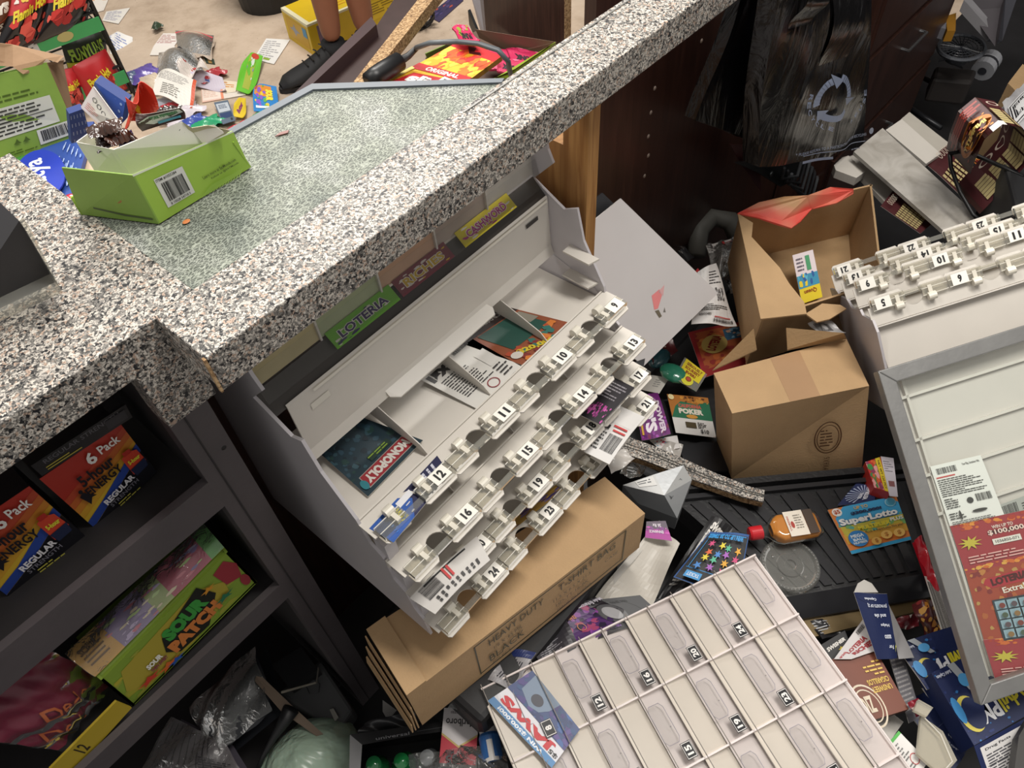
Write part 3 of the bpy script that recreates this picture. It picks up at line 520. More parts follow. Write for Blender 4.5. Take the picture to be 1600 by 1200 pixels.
m = M(); sect(m, [(.30, .010, .008), (.36, .019, .0125), (.43, .0242, .013), (.9, .0242, .013), (.96, .019, .010), (.965, .001, .001)], amber); m.build('liquor', r, smooth=True)
m = M(); cp = mat('#c8222c', .3); 
for q in range(24): pass
m.tube([ba-dx*.002, ba+dx*.001, ba+dx*.02, ba+dx*.0205], [.010, .0118, .0118, .010], cp, 24); m.build('cap', r)
m = M(); f = lambda u, v, h=0: ba+dx*L*(.50+.27*u)+side*.0235*(1-2*v)*.98+V(0, 0, .0152+h); m.grid(lambda u, v: f(u, v), 1, 1, '#ddd3c4'); m.grid(lambda u, v: ba+dx*L*(.78+.13*u)+side*.0225*(1-2*v)+V(0, 0, .0151), 1, 1, '#3c2a1c')
m.art([('t', 'FIREBALL', 14, 50, 60, 10, '#a33a2a', 90, .02), ('c', 30, 55, 9, 14, '#a3352a'), ('l', 45, 15, 45, 60, 6, '#8a8276')], 100, 100, f); m.build('bottle_label', r)
# ---- clear lid
cc = P(1234, 884, .1275); r0 = .5*np.linalg.norm(P(1187, 884, .1275)-P(1281, 884, .1275))
m = M()
for q, h in ((1, 0), (.93, .006), (.86, .006), (.80, .002), (.45, .003), (.35, .001), (.2, .002)): pass
prof = [(1, 0), (.98, .003), (.93, .006), (.86, .006), (.80, .002), (.45, .002), (.42, .004), (.2, .004), (.17, .001), (0.001, .001)]
m.grid(lambda u, v: (lambda k, fr: cc+V(math.cos(2*math.pi*v), math.sin(2*math.pi*v), 0)*r0*(prof[k][0]*(1-fr)+prof[k+1][0]*fr)+V(0, 0, prof[k][1]*(1-fr)+prof[k+1][1]*fr))(min(int(u*9), 8), u*9-min(int(u*9), 8)), 9, 48, clear)
for q in range(48):
    a = q*2*math.pi/48; d_ = V(math.cos(a), math.sin(a), 0); m.obox(cc+d_*r0*.87+V(0, 0, .006), d_*r0*.05, np.cross(V(0, 0, 1), d_)*.0005, V(0, 0, .0008), '#a9a9a6')
for a in (0.3, 1.7, 3.2, 4.6): m.ell(cc+V(math.cos(a), math.sin(a), 0)*r0*.6+V(0, 0, .003), (.003, .003, .0015), wrapm, 8, 5)
tag(m.build('cup_lid', smooth=False), 'round clear ridged plastic cup lid below the amber bottle', 'lid')
# ---- superlotto etc
card('lottery_ticket', 'square orange and blue ticket with big white lettering on the black tray', 'lottery ticket', [(1293, 797), (1400, 775), (1424, 843), (1331, 866)], .127,
     [('r', 0, 0, 100, 100, '#2f9fd0'), ('r', 0, 0, 100, 93, '#d9803a'), ('p', [(22, 0), (86, 0), (100, 14), (100, 42), (4, 42), (4, 22)], '#3fa3d4'), ('p', [(4, 42), (100, 42), (100, 62), (4, 62)], '#c9bb45'), ('p', [(2, 60), (100, 60), (100, 80), (2, 80)], '#dba63e'), ('n', 2, 38, 98, 26, 30, ['#7fb46a', '#c9c04a', '#5fae9a'], 7, 8), ('c', 10, 10, 7, 9, '#f0ece6'), ('t', '$5', 10, 10, 9, 10, '#b8502a', 0, .04), ('c', 88, 12, 8, 10, '#54a6c6'), ('o', 88, 12, 8, 10, 1.5, '#8fc4d6'), ('t', 'UP TO', 45, 9, 20, 7, '#e6b34a'), ('t', '$300,000!', 50, 20, 46, 8, '#1c2d52', 0, .06), ('t', 'SuperLotto', 49, 36.5, 88, 19, '#24588c', 0, .09), ('t', 'SuperLotto', 49, 36, 88, 19, '#f2f2ee', 0, .05), ('t', 'PLUS', 88, 50, 20, 8, '#f2f2ee', 0, .03), ('t', 'MULTIPLIER', 52, 54, 50, 9, '#e8d63a', 0, .05), ('c', 20, 74, 15, 17, '#2f7fc0'), ('t', 'MEGA', 20, 68, 20, 7, '#dfe9ee', 0, .04), ('t', 'BALL', 20, 76, 18, 6, '#dfe9ee', 0, .04), ('t', 'NUMBER', 20, 83, 22, 5, '#dfe9ee', 0, .03), ('t', 'PLUS A SuperLotto Plus play!', 64, 66, 60, 6, '#3a3420', 0, .01), ('c', 44, 88, 8, 8, '#eab85a'), ('c', 63, 80, 9, 9, '#f0c267'), ('c', 83, 82, 9, 9, '#f0c267'), ('t', '$', 63, 80, 6, 10, '#b8742a'), ('t', '$', 83, 82, 6, 10, '#b8742a'), ('t', '$', 44, 88, 5, 9, '#b8742a')], th=.0012)
card('lottery_ticket', 'dark blue ticket with white rays and lettering behind the orange and blue ticket', 'lottery ticket', [(1308, 790), (1338, 755), (1370, 760), (1366, 786)], .125, [('r', 0, 0, 100, 100, '#1d2a58')]+[('p', [(50, 60), (50+70*math.cos(a)*.7, 60-60*math.sin(a)), (50+70*math.cos(a+.09)*.7, 60-60*math.sin(a+.09))], '#aab4cf') for a in [k*.25 for k in range(12)]]+[('t', 'REAL', 40, 50, 30, 12, '#d9dce6', 0, .04), ('t', 'VETERAN', 50, 68, 66, 14, '#d9dce6', 0, .05)])
r = thing('candy_box', 'red and yellow candy box standing between the sealed box and the metal frame', 'box', tuple(P(1368, 745, .07)))
m = M(); t4 = px3([(1352, 722), (1376, 714), (1392, 770), (1366, 762)], .15); hexa(m, t4, [p-V(0, 0, .06) for p in t4], '#b8322a')
face(m, [t4[0], t4[1], t4[2], t4[3]], [('r', 0, 0, 100, 100, '#b8322a'), ('n', 0, 0, 60, 100, 40, ['#e09a9a', '#8a3a5a', '#d2612e', '#3f8a4a'], 18, 3), ('r', 62, 0, 30, 100, '#d9bf2a'), ('t', 'NET WT 120 PCS', 77, 50, 84, 13, '#4a3a18', 90, .02)], 100, 100); m.build('box_body', r)
card('paper_label', 'white card with a small picture wedged beside the metal frame edge', 'card', [(1376, 713), (1396, 716), (1403, 776), (1390, 775)], .152, [('r', 0, 0, 100, 100, '#cfc9d2'), ('r', 20, 62, 60, 14, '#8a5a5a'), ('l', 10, 10, 80, 30, 5, '#8b8790')])
m = M(); m.grid(lambda u, v: P(1428+30*u+14*v, 845+85*u-6*v, .16-.04*u)+V(0, 0, .012*math.sin(3.1*v)+.004*math.sin(14*u+5*v)), 14, 8, mat('#b81d2c', .25, bump=.4, bscale=40, coat=.4))
m.grid(lambda u, v: P(1428+30*u+14*v, 845+85*u-6*v, .16-.04*u)-V(0, 0, .008), 4, 4, mat('#b81d2c', .25, coat=.4)); tag(m.build('candy_bag', smooth=True), 'glossy red bag squeezed under the left bar of the metal frame', 'bag')
m = M(); face(m, px3([(1444, 900), (1462, 905), (1500, 1000), (1478, 1010)], .13), [('r', 0, 0, 100, 100, '#cfcac4'), ('b', 10, 8, 80, 70, TK), ('r', 0, 82, 100, 18, '#e0dcd4')], 100, 100); m.grid(lambda u, v: P(1444+18*u+36*v, 900+5*u+100*v, .129), 2, 4, '#cfcac4'); tag(m.build('bar_code_label'), 'striped white bar code flap hanging below the red bag', 'label')
# ---- papers between carton and tray
card('paper_sheet', 'large crumpled blank white paper right of the flat brown carton', 'paper', [(925, 940), (1030, 815), (1062, 850), (1012, 962)], .155, [('p', [(30, 0), (100, 0), (100, 18), (20, 16)], '#c9c5be')], bend=lambda u, v: .006*math.sin(9*u+2*v)+.008*math.sin(5*v+3*u), back='#cdc7bd')
card('paper_box', 'unfolded box end in pink and grey peeking out over the crumpled paper', 'box', [(1050, 845), (1008, 840), (1010, 815), (1040, 814)], .172, [('r', 0, 0, 100, 100, '#b0489c'), ('r', 0, 55, 100, 45, '#6a5f6c'), ('n', 0, 30, 100, 40, 20, ['#c95ab5', '#8a5390'], 12, 3), ('t', 'ENHANCE', 55, 40, 60, 16, '#e6dce6', 0, .03), ('t', '36 Rx', 50, 75, 40, 20, '#e6dce6', 0, .03)])
card('cigar_pack', 'black foil cigar pack with white lettering behind the star ticket', 'cigar pack', [(1112, 806), (1168, 835), (1060, 930), (1025, 935)], [.16, .16, .15, .14], [('r', 0, 0, 100, 100, '#19181a'), ('p', [(15, 22), (60, 22), (55, 62), (18, 62)], '#bdbab6'), ('t', 'SWISHER', 45, 14, 60, 9, '#dcd8d2', 8, .06), ('t', 'SWEETS', 35, 22, 40, 7, '#dcd8d2', 8, .05), ('l', 20, 30, 34, 28, 6, '#2b2a2c'), ('l', 15, 70, 40, 16, 3, '#8a8783')], bend=wav(.005, 2, 1))
st = []; rr = random.Random(5); cs = ['#d9a02e', '#3f7fc4', '#c94a7a', '#4fae8a', '#d6643a', '#a05ab4', '#d9c83a']
for i in range(4):
    for j in range(4): st.append(('s', 14+24*i+rr.uniform(-4, 4), 30+19*j+rr.uniform(-3, 3), 8.5, cs[(i*3+j*2) % 7], 6 if (i+j) % 2 else 5))
card('lottery_ticket', 'black ticket with coloured stars and blue upside-down lettering above the clear tray', 'lottery ticket', [(1150, 940), (1052, 902), (1110, 829), (1170, 837)], .175, [('r', 0, 0, 100, 100, '#1e4f8c'), ('r', 2, 2, 96, 94, '#17181c'), ('r', 6, 24, 88, 1.2, '#2f86c4'), ('r', 5, 93, 90, 1.4, '#2f86c4'), ('r', 90, 24, 1.2, 70, '#2f86c4')]+[(s[0], s[1]*.82+4, 92-s[2]*.72, s[3]*.9)+s[4:] for s in st]+[('t', 'WIN UP TO 20 TIMES!', 52, 86, 80, 9, '#2f8fd0', 0, .05), ('r', 62, 3, 26, 12, '#3f93cf'), ('t', 'TICKET', 75, 9, 20, 6, '#dfe6ee')], bend=wav(.004, 1, .4))
card('supplement_packet', 'black and purple foil drink packet below the flat brown carton', 'packet', [(1000, 975), (905, 1012), (868, 960), (930, 930)], [.19, .19, .19, .19], [('r', 0, 0, 100, 100, '#231f26'), ('r', 30, 10, 70, 80, '#4e2a66'), ('n', 25, 5, 75, 90, 50, ['#6d3a8c', '#3a1f55', '#8a4498', '#241a38', '#a0406a'], 13, 2), ('c', 15, 45, 18, 32, '#57575a'), ('c', 15, 45, 11, 22, '#a5a5a8'), ('t', 'Male Enhancement Drink', 42, 90, 90, 9, '#d9d3de', 0, .02), ('t', '72 Hours', 82, 74, 26, 9, '#c9842e', 0, .02), ('o', 74, 45, 7, 11, 1.2, '#c98a5a')], bend=wav(.006, 1, 1.4), rough=.3)
card('warning_card', 'dark grey card with a round printed seal half hidden beside the crumpled paper', 'card', [(905, 940), (1000, 930), (1020, 948), (985, 968)], .178, [('r', 0, 0, 100, 100, '#3c3d40'), ('o', 42, 70, 26, 60, 1.5, '#1c1c1e'), ('t', 'FINE PRI', 52, 25, 30, 12, '#17171a', 0, .03)])
card('wrapper_sheet', 'crumpled white and clear wrapper under the left end of the brown carton front', 'wrapper', [(762, 1062), (800, 1015), (838, 1020), (800, 1080)], .2, [('r', 0, 0, 100, 100, '#a5a3a6'), ('l', 15, 20, 70, 60, 6, '#33333a'), ('r', 80, 0, 20, 100, '#26346a')], bend=wav(.005, 2, 1))
card('wrapper_sheet', 'dark printed wrapper below the carton between the purple packet and the tray', 'wrapper', [(820, 1000), (880, 960), (905, 1010), (850, 1045)], .19, [('r', 0, 0, 100, 100, '#343238'), ('l', 10, 15, 60, 70, 12, '#8d8a90'), ('r', 0, 0, 100, 10, '#1f3f8c')], bend=wav(.004, 2, 1))
# ================================================================ clear lottery display tray at the bottom
A = P(752, 1078, .2); B = P(1180, 868, .2); eu = unit(B-A); ev = unit(np.cross(V(0, 0, 1), eu)); ev = ev if ev.dot(P(1255, 975, .2)-B) > 0 else -ev
LU = np.linalg.norm(B-A); pu = LU/6; pv = .108; up = V(0, 0, 1); Q = lambda u, v, h=0: A+eu*pu*u+ev*pv*v+up*h
r = thing('display_tray', 'white and clear stepped ticket display tray lying flat at the bottom centre', 'display tray', tuple(Q(3, 2, -.03)))
TW = mat('#d8cdc9', .4, var=.03); TW2 = mat('#ddd3c6', .35, var=.03)
m = M(); m.prism([Q(0, 0, -.012), Q(6, 0, -.012), Q(6, 4, -.012), Q(0, 4, -.012)], up*-.004, TW)
for v in range(5): m.prism([Q(0, v-.012, -.012), Q(6, v-.012, -.012), Q(6, v+.012, -.012), Q(0, v+.012, -.012)], up*.016, TW)
m.prism([Q(-.02, 0, -.014), Q(.03, 0, -.014), Q(.03, 4, -.014), Q(-.02, 4, -.014)], up*.014, TW2)
m.prism([Q(5.97, 0, -.014), Q(6.03, 0, -.014), Q(6.03, 4, -.014), Q(5.97, 4, -.014)], up*.010, TW)
m.build('tray_base', r)
for v in range(4):
    m = M()
    for u in range(6):
        m.prism([Q(u, v+.01, -.002), Q(u+.5, v+.01, -.009), Q(u+.5, v+.99, -.009), Q(u, v+.99, -.002)], up*.001, TW2); m.prism([Q(u+.5, v+.01, -.005), Q(u+1, v+.01, -.010), Q(u+1, v+.99, -.010), Q(u+.5, v+.99, -.005)], up*.001, TW)
    m.build('step_panel', r)
    m = M()
    for u in range(6):
        for uu, hh in ((u+.02, .012), (u+.5, .006)):
            m.prism([Q(uu, v+.03, hh-.002), Q(uu+.5, v+.03, hh-.010), Q(uu+.5, v+.97, hh-.010), Q(uu, v+.97, hh-.002)], up*.0008, clearc)
            m.tube([Q(uu, v-.03, hh+.001), Q(uu, v+1.0, hh+.001)], .0007, '#8c857f', 5)
        x0, x1, y0, y1 = u+.50, u+.80, v+.18, v+.70
        pl = [(x0, y0+.06), (x0+.05, y0), (x1-.05, y0), (x1, y0+.06), (x1, y1-.06), (x1-.05, y1), (x0+.05, y1), (x0, y1-.06), (x0, y0+.06)]
        m.tube([Q(a, b, .008-.016*(a-u-.5)) for a, b in pl], .0005, '#aaa3ab', 4)
        m.prism([Q(a, b, .0065-.016*(a-u-.5)) for a, b in pl[:-1]], up*.0004, clearc)
        m.art([('c', 50, 50, 4.2, 3.4, '#77706e')], 100, 100, lambda a, b, h=0: Q(u+.74+.3*(a-.5)*1.0, v+.5+.3*(b-.5)*1.0, .0085+h-.016*.24))
    m.build('clear_pocket', r)
    for u in range(6):
        if v == 3 or u == 5: continue
        n = str((u+2)*4-v); m = M(); c_ = [Q(u+.70, v+.95, .012), Q(u+.70, v+.74, .012), Q(u+.90, v+.74, .009), Q(u+.90, v+.95, .009)]
        f, _ = quadmap(c_); m.grid(lambda a, b: f(a, b, 0), 1, 1, '#16161a'); m.grid(lambda a, b: f(a, b, -.0006), 1, 1, '#16161a')
        m.art([('r', 4, 4, 92, 92, '#e8e4e0'), ('r', 8, 8, 84, 84, '#16161a'), ('t', n, 50, 50, 56 if len(n) > 1 else 28, 60, '#e8e4e0', 0, .04)], 100, 100, f); m.build('number_tag', r)
jo = [('r', 0, 0, 100, 100, '#dcdbe0'), ('r', 0, 0, 100, 14, '#4f86b8'), ('t', 'WIN $500,000!', 52, 7.2, 70, 9, '#e8ecf2', 0, .04), ('t', '$5', 8, 22, 12, 10, '#1c1c20', 0, .03), ('t', 'JAWS', 52, 28, 84, 22, '#c22630', 0, .06), ('r', 0, 44, 100, 56, '#3a4a78'), ('n', 0, 44, 100, 56, 70, ['#4a3f7c', '#33507c', '#5a4a88', '#41619a', '#2d3a66'], 9, 7), ('p', [(52, 56), (66, 50), (88, 62), (92, 100), (40, 100), (44, 74)], '#77889e'), ('c', 64, 70, 9, 11, '#3c3c48')]
card('lottery_ticket', 'ticket with big red lettering lying across the corner of the clear tray', 'lottery ticket', None, 0, jo, pts=[P(862, 1200, .2065), P(762, 1095, .2065), P(832, 1048, .2065), P(906, 1140, .2065)], th=.001)
# papers and things right of the tray
card('paper_sheet', 'blank white paper strip with grey specks right of the clear tray', 'paper', [(1283, 1030), (1300, 1035), (1412, 1128), (1380, 1175)], .10, [('n', 0, 0, 100, 100, 30, ['#a8a49e', '#bdb8b0'], 1.2, 3)], back='#d6d1c9', bend=wav(.003, 1, 1))
card('cigarillo_pack', 'flat brown pack with cream circular lettering right of the clear tray', 'pack', [(1420, 1108), (1358, 1127), (1300, 1030), (1368, 1015)], .14, [('r', 0, 0, 100, 100, '#74402f'), ('o', 80, 20, 34, 34, 3, '#d9cbb4'), ('o', 80, 20, 26, 26, 2, '#d9cbb4'), ('t', 'ZIG', 82, 22, 30, 26, '#d9cbb4', 0, .04), ('t', 'UNSWEET', 32, 40, 46, 9, '#d6b35a', 0, .03), ('t', 'CIGARILLOS', 32, 52, 50, 9, '#d6b35a', 0, .03), ('l', 8, 60, 46, 26, 4, '#d6b35a')], th=.012, back='#5c3023')
card('lottery_ticket', 'white ticket with a red 20 dollar mark above the brown pack', 'lottery ticket', [(1303, 1030), (1348, 968), (1382, 1012), (1330, 1030)], .145, [('r', 0, 0, 100, 100, '#c2bdbc'), ('t', 'LOTERIA', 50, 42, 60, 20, '#8f2a30', 0, .06), ('t', 'RICHES', 54, 68, 62, 20, '#8f2a30', 0, .06), ('t', '$20', 12, 30, 20, 14, '#a8323a', 0, .04), ('b', 70, 6, 24, 14, TK)])
card('cigar_pack', 'dark pack with slanted white lettering showing between tray and brown pack', 'cigar pack', [(1282, 1008), (1320, 985), (1330, 1010), (1300, 1035)], .12, [('r', 0, 0, 100, 100, '#1c1b1d'), ('t', 'SWISHER', 50, 40, 80, 22, '#d6d2cc', 0, .05), ('s', 60, 75, 14, '#c9b22c')])
card('cardboard_liner', 'dark grey printed strip running down beside the brown pack', 'card', [(1378, 990), (1400, 985), (1440, 1120), (1420, 1130)], .12, [('r', 0, 0, 100, 100, '#57555a'), ('l', 4, 10, 90, 80, 16, '#8f8c8c')])
NB = '#18244e'
card('medicine_carton', 'tall torn dark blue carton flap with white upside-down text in front of brass strip', 'carton', [(1402, 1028), (1370, 1030), (1334, 925), (1386, 928)], [.15, .15, .20, .20], [('r', 0, 0, 100, 100, NB), ('p', [(60, 100), (100, 100), (96, 92), (70, 84)], NB), ('t', 'For', 22, 18, 20, 6, '#dfe3ee', 0, .02), ('t', 'asso', 28, 34, 26, 6, '#dfe3ee', 0, .02), ('t', 'Helps', 30, 52, 32, 6, '#dfe3ee', 0, .02), ('t', 'and sle', 40, 66, 42, 6, '#dfe3ee', 0, .02), ('t', '[50 PACKETS OF 2]', 42, 82, 62, 6, '#dfe3ee', 0, .02), ('t', 'Capsules', 60, 92, 34, 5, '#dfe3ee', 0, .02), ('p', [(2, 18), (6, 22), (12, 10), (6, 18)], '#c9c94a')], th=.001, bend=wav(.003, 1, 0))
m = M(); m.prism(px3([(1334, 926), (1340, 912), (1350, 906), (1362, 912), (1372, 926)], .2), (0, 0, .001), '#a9a59f'); tag(m.build('card_scrap'), 'rounded grey card tab at the top end of the tall blue carton flap', 'card'); m = M(); m.prism(px3([(1386, 940), (1420, 1010), (1428, 1028), (1404, 1030)], .15), (0, 0, .001), '#8f8d8e'); tag(m.build('card_scrap'), 'grey unprinted card scrap behind the tall blue carton flap', 'card')
card('medicine_carton', 'dark blue medicine carton with a yellow moon, upper of two under the metal frame', 'carton', [(1535, 1050), (1448, 1078), (1400, 1008), (1500, 975)], .14, [('r', 0, 0, 100, 100, NB), ('n', 50, 0, 50, 100, 40, ['#26356a', '#141c40', '#2f6fae'], 4, 2), ('t', 'Advil', 22, 38, 40, 30, '#d3c62e', 0, .05), ('t', 'PM', 60, 36, 30, 26, '#e9e9ec', 0, .03), ('c', 80, 34, 14, 24, '#d9c95a'), ('c', 76.5, 33, 12.5, 21, NB), ('c', 92, 40, 7, 18, '#3f8ac4'), ('p', [(58, 62), (66, 62), (84, 100), (74, 100)], '#9ea3a8'), ('c', 70, 76, 8, 9, '#4f9ad0'), ('t', 'Solid Caplets', 90, 86, 18, 7, '#cfd3e0')], th=.002, bend=wav(.004))
r = thing('medicine_carton', 'dark blue medicine carton with a white fact panel, at the lower right corner', 'carton', tuple(P(1520, 1120, .1)))
t4 = [P(1635, 1100, .17), P(1522, 1165, .17), P(1455, 1052, .17), P(1560, 1000, .17)]
m = M(); hexa(m, [t4[0], t4[3], t4[2], t4[1]], [p-V(0, 0, .045) for p in (t4[0], t4[3], t4[2], t4[1])], NB)
face(m, t4, [('r', 0, 0, 100, 100, NB), ('n', 40, 0, 60, 100, 60, ['#26356a', '#141c40', '#2f6fae'], 3, 2), ('t', 'Advil', 27, 28, 40, 26, '#d3c62e', 0, .03), ('t', 'PM', 62, 26, 26, 24, '#e9e9ec', 0, .03), ('c', 84, 34, 14, 24, '#d9c95a'), ('c', 80.5, 33, 12.5, 21, NB), ('c', 95, 44, 5, 18, '#3f8ac4'), ('p', [(62, 60), (70, 60), (78, 100), (68, 100)], '#9ea3a8'), ('c', 69, 74, 7, 9, '#4f9ad0'), ('t', 'Solid Caplets', 88, 92, 20, 6, '#cfd3e0')], 100, 100)
m.build('carton_body', r)
m = M(); c_ = px3([(1522, 1166), (1635, 1104), (1670, 1180), (1550, 1250)], [.17, .17, .15, .15]); m.prism(c_, (0, 0, -.001), NB); face(m, c_, [('r', 6, 8, 100, 92, '#d9d6d4'), ('t', 'Drug Facts', 28, 16, 34, 6, '#2a2a30', 0, .02), ('l', 10, 24, 86, 60, 12, '#4a4a50'), ('r', 8, 44, 90, 1, '#2a2a30')], 100, 100); m.build('fact_panel', r)
card('medicine_carton', 'flattened dark blue carton, mostly blank, left of the two moon-printed cartons', 'carton', [(1408, 1100), (1452, 1078), (1515, 1165), (1490, 1205)], .09, [('r', 0, 0, 100, 100, '#1a2650'), ('r', 0, 50, 100, .6, '#5a6288'), ('t', 'For', 45, 80, 22, 6, '#c9cede', 60, .02), ('t', 'Helps', 60, 76, 22, 6, '#c9cede', 60, .02)], th=.002, bend=wav(.004))
m = M(); 
for pts_, z in (([(1432, 1095), (1455, 1108), (1445, 1122), (1425, 1112)], .17), ([(1436, 1120), (1470, 1145), (1492, 1190), (1470, 1215), (1430, 1180)], .16)): m.prism(px3(pts_, z), (0, 0, .008), clear); m.prism(px3(pts_, z-.002), (0, 0, .001), WP)
m.tube(px3([(1445, 1122), (1470, 1148), (1488, 1190), (1470, 1210)], .172), .001, '#cfcabf'); tag(m.build('ticket_holder'), 'loose clear and white plastic ticket holder between paper and blue cartons', 'ticket holder')
card('lottery_ticket', 'white printed card with a green edge at the bottom beside the loose holder', 'lottery ticket', [(1378, 1172), (1404, 1142), (1450, 1190), (1425, 1230)], .15, [('r', 0, 0, 100, 100, '#e2dfdb'), ('r', 0, 0, 100, 8, '#4fae4a'), ('r', 0, 0, 8, 100, '#4f9a48'), ('l', 14, 14, 60, 70, 9, '#6a6866'), ('o', 72, 70, 16, 14, 2, '#b83a3a')])
m = M(); m.prism(px3([(1592, 1150), (1610, 1120), (1640, 1130), (1640, 1240), (1580, 1240)], .20), (0, 0, -.02), mat('#3a3836', .5)); tag(m.build('metal_plate'), 'dull grey plate at the right bottom corner below the frame', 'plate')
# ================================================================ metal framed ticket window leaning on the right dispenser
fa = P(1372, 580, .48); fb = fa+(P(1600, 508, .50)-fa)*1.9; fd = P(1533, 1103, .24); fc = fb+fd-fa; nf = unit(np.cross(fb-fa, fd-fa)); nf = nf if nf[2] > 0 else -nf
r = thing('ticket_display', 'aluminium framed glass ticket window leaning at the right edge', 'frame', tuple(fd-V(0, 0, .02)))
AL = mat('#9b9a98', .38, .75, bump=.06, bscale=150, var=.14); ex = unit(fb-fa); ey = unit(fd-fa); W_ = .022
m = M()
def bar(a, b, i1, i2): m.prism([a, b, b+i2, a+i1], -nf*.016, AL)
bar(fa, fd, ex*W_+ey*W_, ex*W_-ey*W_); bar(fa, fb, ex*W_+ey*W_, -ex*W_+ey*W_); bar(fd, fc, ex*W_-ey*W_, -ex*W_-ey*W_); bar(fb, fc, -ex*W_+ey*W_, -ex*W_-ey*W_); m.build('frame_bars', r, bevel=.0015)
K = lambda p, h: p-nf*h
ia, ib, ic, id_ = fa+(ex+ey)*W_*.9, fb+(ey-ex)*W_*.9, fc-(ex+ey)*W_*.9, fd+(ex-ey)*W_*.9
m = M(); m.prism([K(x, .006) for x in (ia, ib, ic, id_)], -nf*.002, glassm); m.build('glass_pane', r)
m = M(); m.prism([K(x, .030) for x in (ia, ib, ic, id_)], -nf*.003, mat('#cbc4c0', .4, var=.03))
LF = np.linalg.norm(fd-fa); LX = np.linalg.norm(fb-fa)
for q in (.055, .19, .30, .42): m.prism([K(ia+ey*LF*q, .030), K(ib+ey*LF*q, .030), K(ib+ey*(LF*q+.004), .030), K(ia+ey*(LF*q+.004), .030)], nf*.006, mat('#d4cdc8', .4))
m.prism([K(ia+ex*.022, .030), K(ia+ex*.026, .030), K(id_+ex*.026, .030), K(id_+ex*.022, .030)], nf*.006, mat('#d4cdc8', .4))
m.build('backing_tray', r)
fp = lambda px, py, h=.022: PN(px, py, fa-nf*h, nf)
def fcard(label, px, ops, h=.022, name='lottery_ticket'): card(name, label, 'lottery ticket', None, 0, ops, pts=[fp(a, b, h) for a, b in px], th=.0006)
fcard('white ticket back with black print and bar code behind the framed glass', [(1453, 729), (1532, 711), (1569, 804), (1484, 822)], [('r', 0, 0, 100, 100, '#e4e2e0'), ('b', 8, 6, 40, 10, TK), ('t', 'Your Play, Scratchers Win', 76, 8, 34, 5, TK, 0, .01), ('r', 4, 20, 36, 2, '#c24848'), ('l', 4, 24, 90, 30, 9, TK), ('b', 62, 58, 30, 12, TK), ('c', 50, 66, 6, 5, TK), ('l', 4, 56, 30, 18, 5, TK), ('l', 4, 80, 34, 12, 3, TK), ('c', 24, 86, 2, 8, TK), ('c', 60, 84, 14, 2.5, TK), ('l', 4, 94, 90, 6, 2, TK)])
GRID = [('r', 22+13*i, 40+11.5*j, 11.6, 10, '#8fa9b8') for i in range(4) for j in range(4)]+[('c', 27.5+13*i, 45+11.5*j, 3.4, 3.2, ['#7a3a34', '#4c5a4a', '#5a4a52', '#8a6a44'][(i*2+j) % 4]) for i in range(4) for j in range(4)]
lot = lambda: [('r', 0, 0, 100, 100, '#9c4330'), ('n', 0, 0, 100, 100, 90, ['#ab5d34', '#b87a40', '#92382e', '#7f2c2c', '#b38d50'], 6, 9), ('p', [(20, 12), (70, 8), (78, 14), (72, 22), (24, 24), (16, 18)], '#a82c38'), ('t', 'LOTERIA', 47, 16, 44, 9, '#4a1418', -4, .06), ('t', 'Extra!', 48, 28, 26, 7, '#e6ddd2', -4, .02), ('r', 20, 38, 55, 49, '#2f3b46')]+GRID+[('t', 'LOTERIA CARD', 79, 60, 30, 4, '#2a1c18', 80, .02)]+[('r', 84, 36+11*k, 8, 7, '#8fa9b8') for k in range(5)]+[('r', 84+10, 36+11*k, 6, 7, '#8fa9b8') for k in range(5)]
red = lambda: [('r', 0, 0, 100, 100, '#9a343c'), ('n', 0, 0, 100, 16, 30, ['#c9662f', '#d98a3a', '#a8382a'], 7, 9), ('n', 0, 90, 100, 10, 24, ['#c9662f', '#d98a3a', '#d6a04a'], 6, 3), ('t', 'WIN UP TO', 60, 20, 26, 7, '#e0c9c0', 0, .03), ('t', '$100,000', 62, 31, 44, 12, '#2c1416', 0, .10), ('t', '$100,000', 62, 31, 44, 12, '#e6c9c0', 0, .03), ('r', 42, 44, 34, 12, '#e0dad4'), ('t', '1036850-071', 59, 50, 28, 6, TK, 0, .01), ('s', 16, 42, 15, '#bfae3e', 9), ('l', 8, 68, 84, 18, 3, '#dca8a4')]
fcard('red ticket strip printed 100,000 dollars behind the framed glass below the white one', [(1484, 822), (1610, 795), (1640, 868), (1508, 895)], red())
fcard('orange ticket with a blue picture grid behind the framed glass', [(1508, 895), (1640, 868), (1690, 1000), (1543, 1022)], lot())
fcard('red ticket strip printed 100,000 dollars, the lowest one behind the framed glass', [(1536, 1000), (1690, 985), (1705, 1050), (1556, 1066)], red(), .0215)
fcard('grey striped ticket back at the right edge of the framed glass', [(1545, 795), (1640, 760), (1650, 800), (1560, 830)], [('r', 0, 0, 100, 100, '#a5a5a2'), ('b', 4, 10, 40, 70, TK), ('l', 50, 20, 45, 50, 5, TK)], .024)
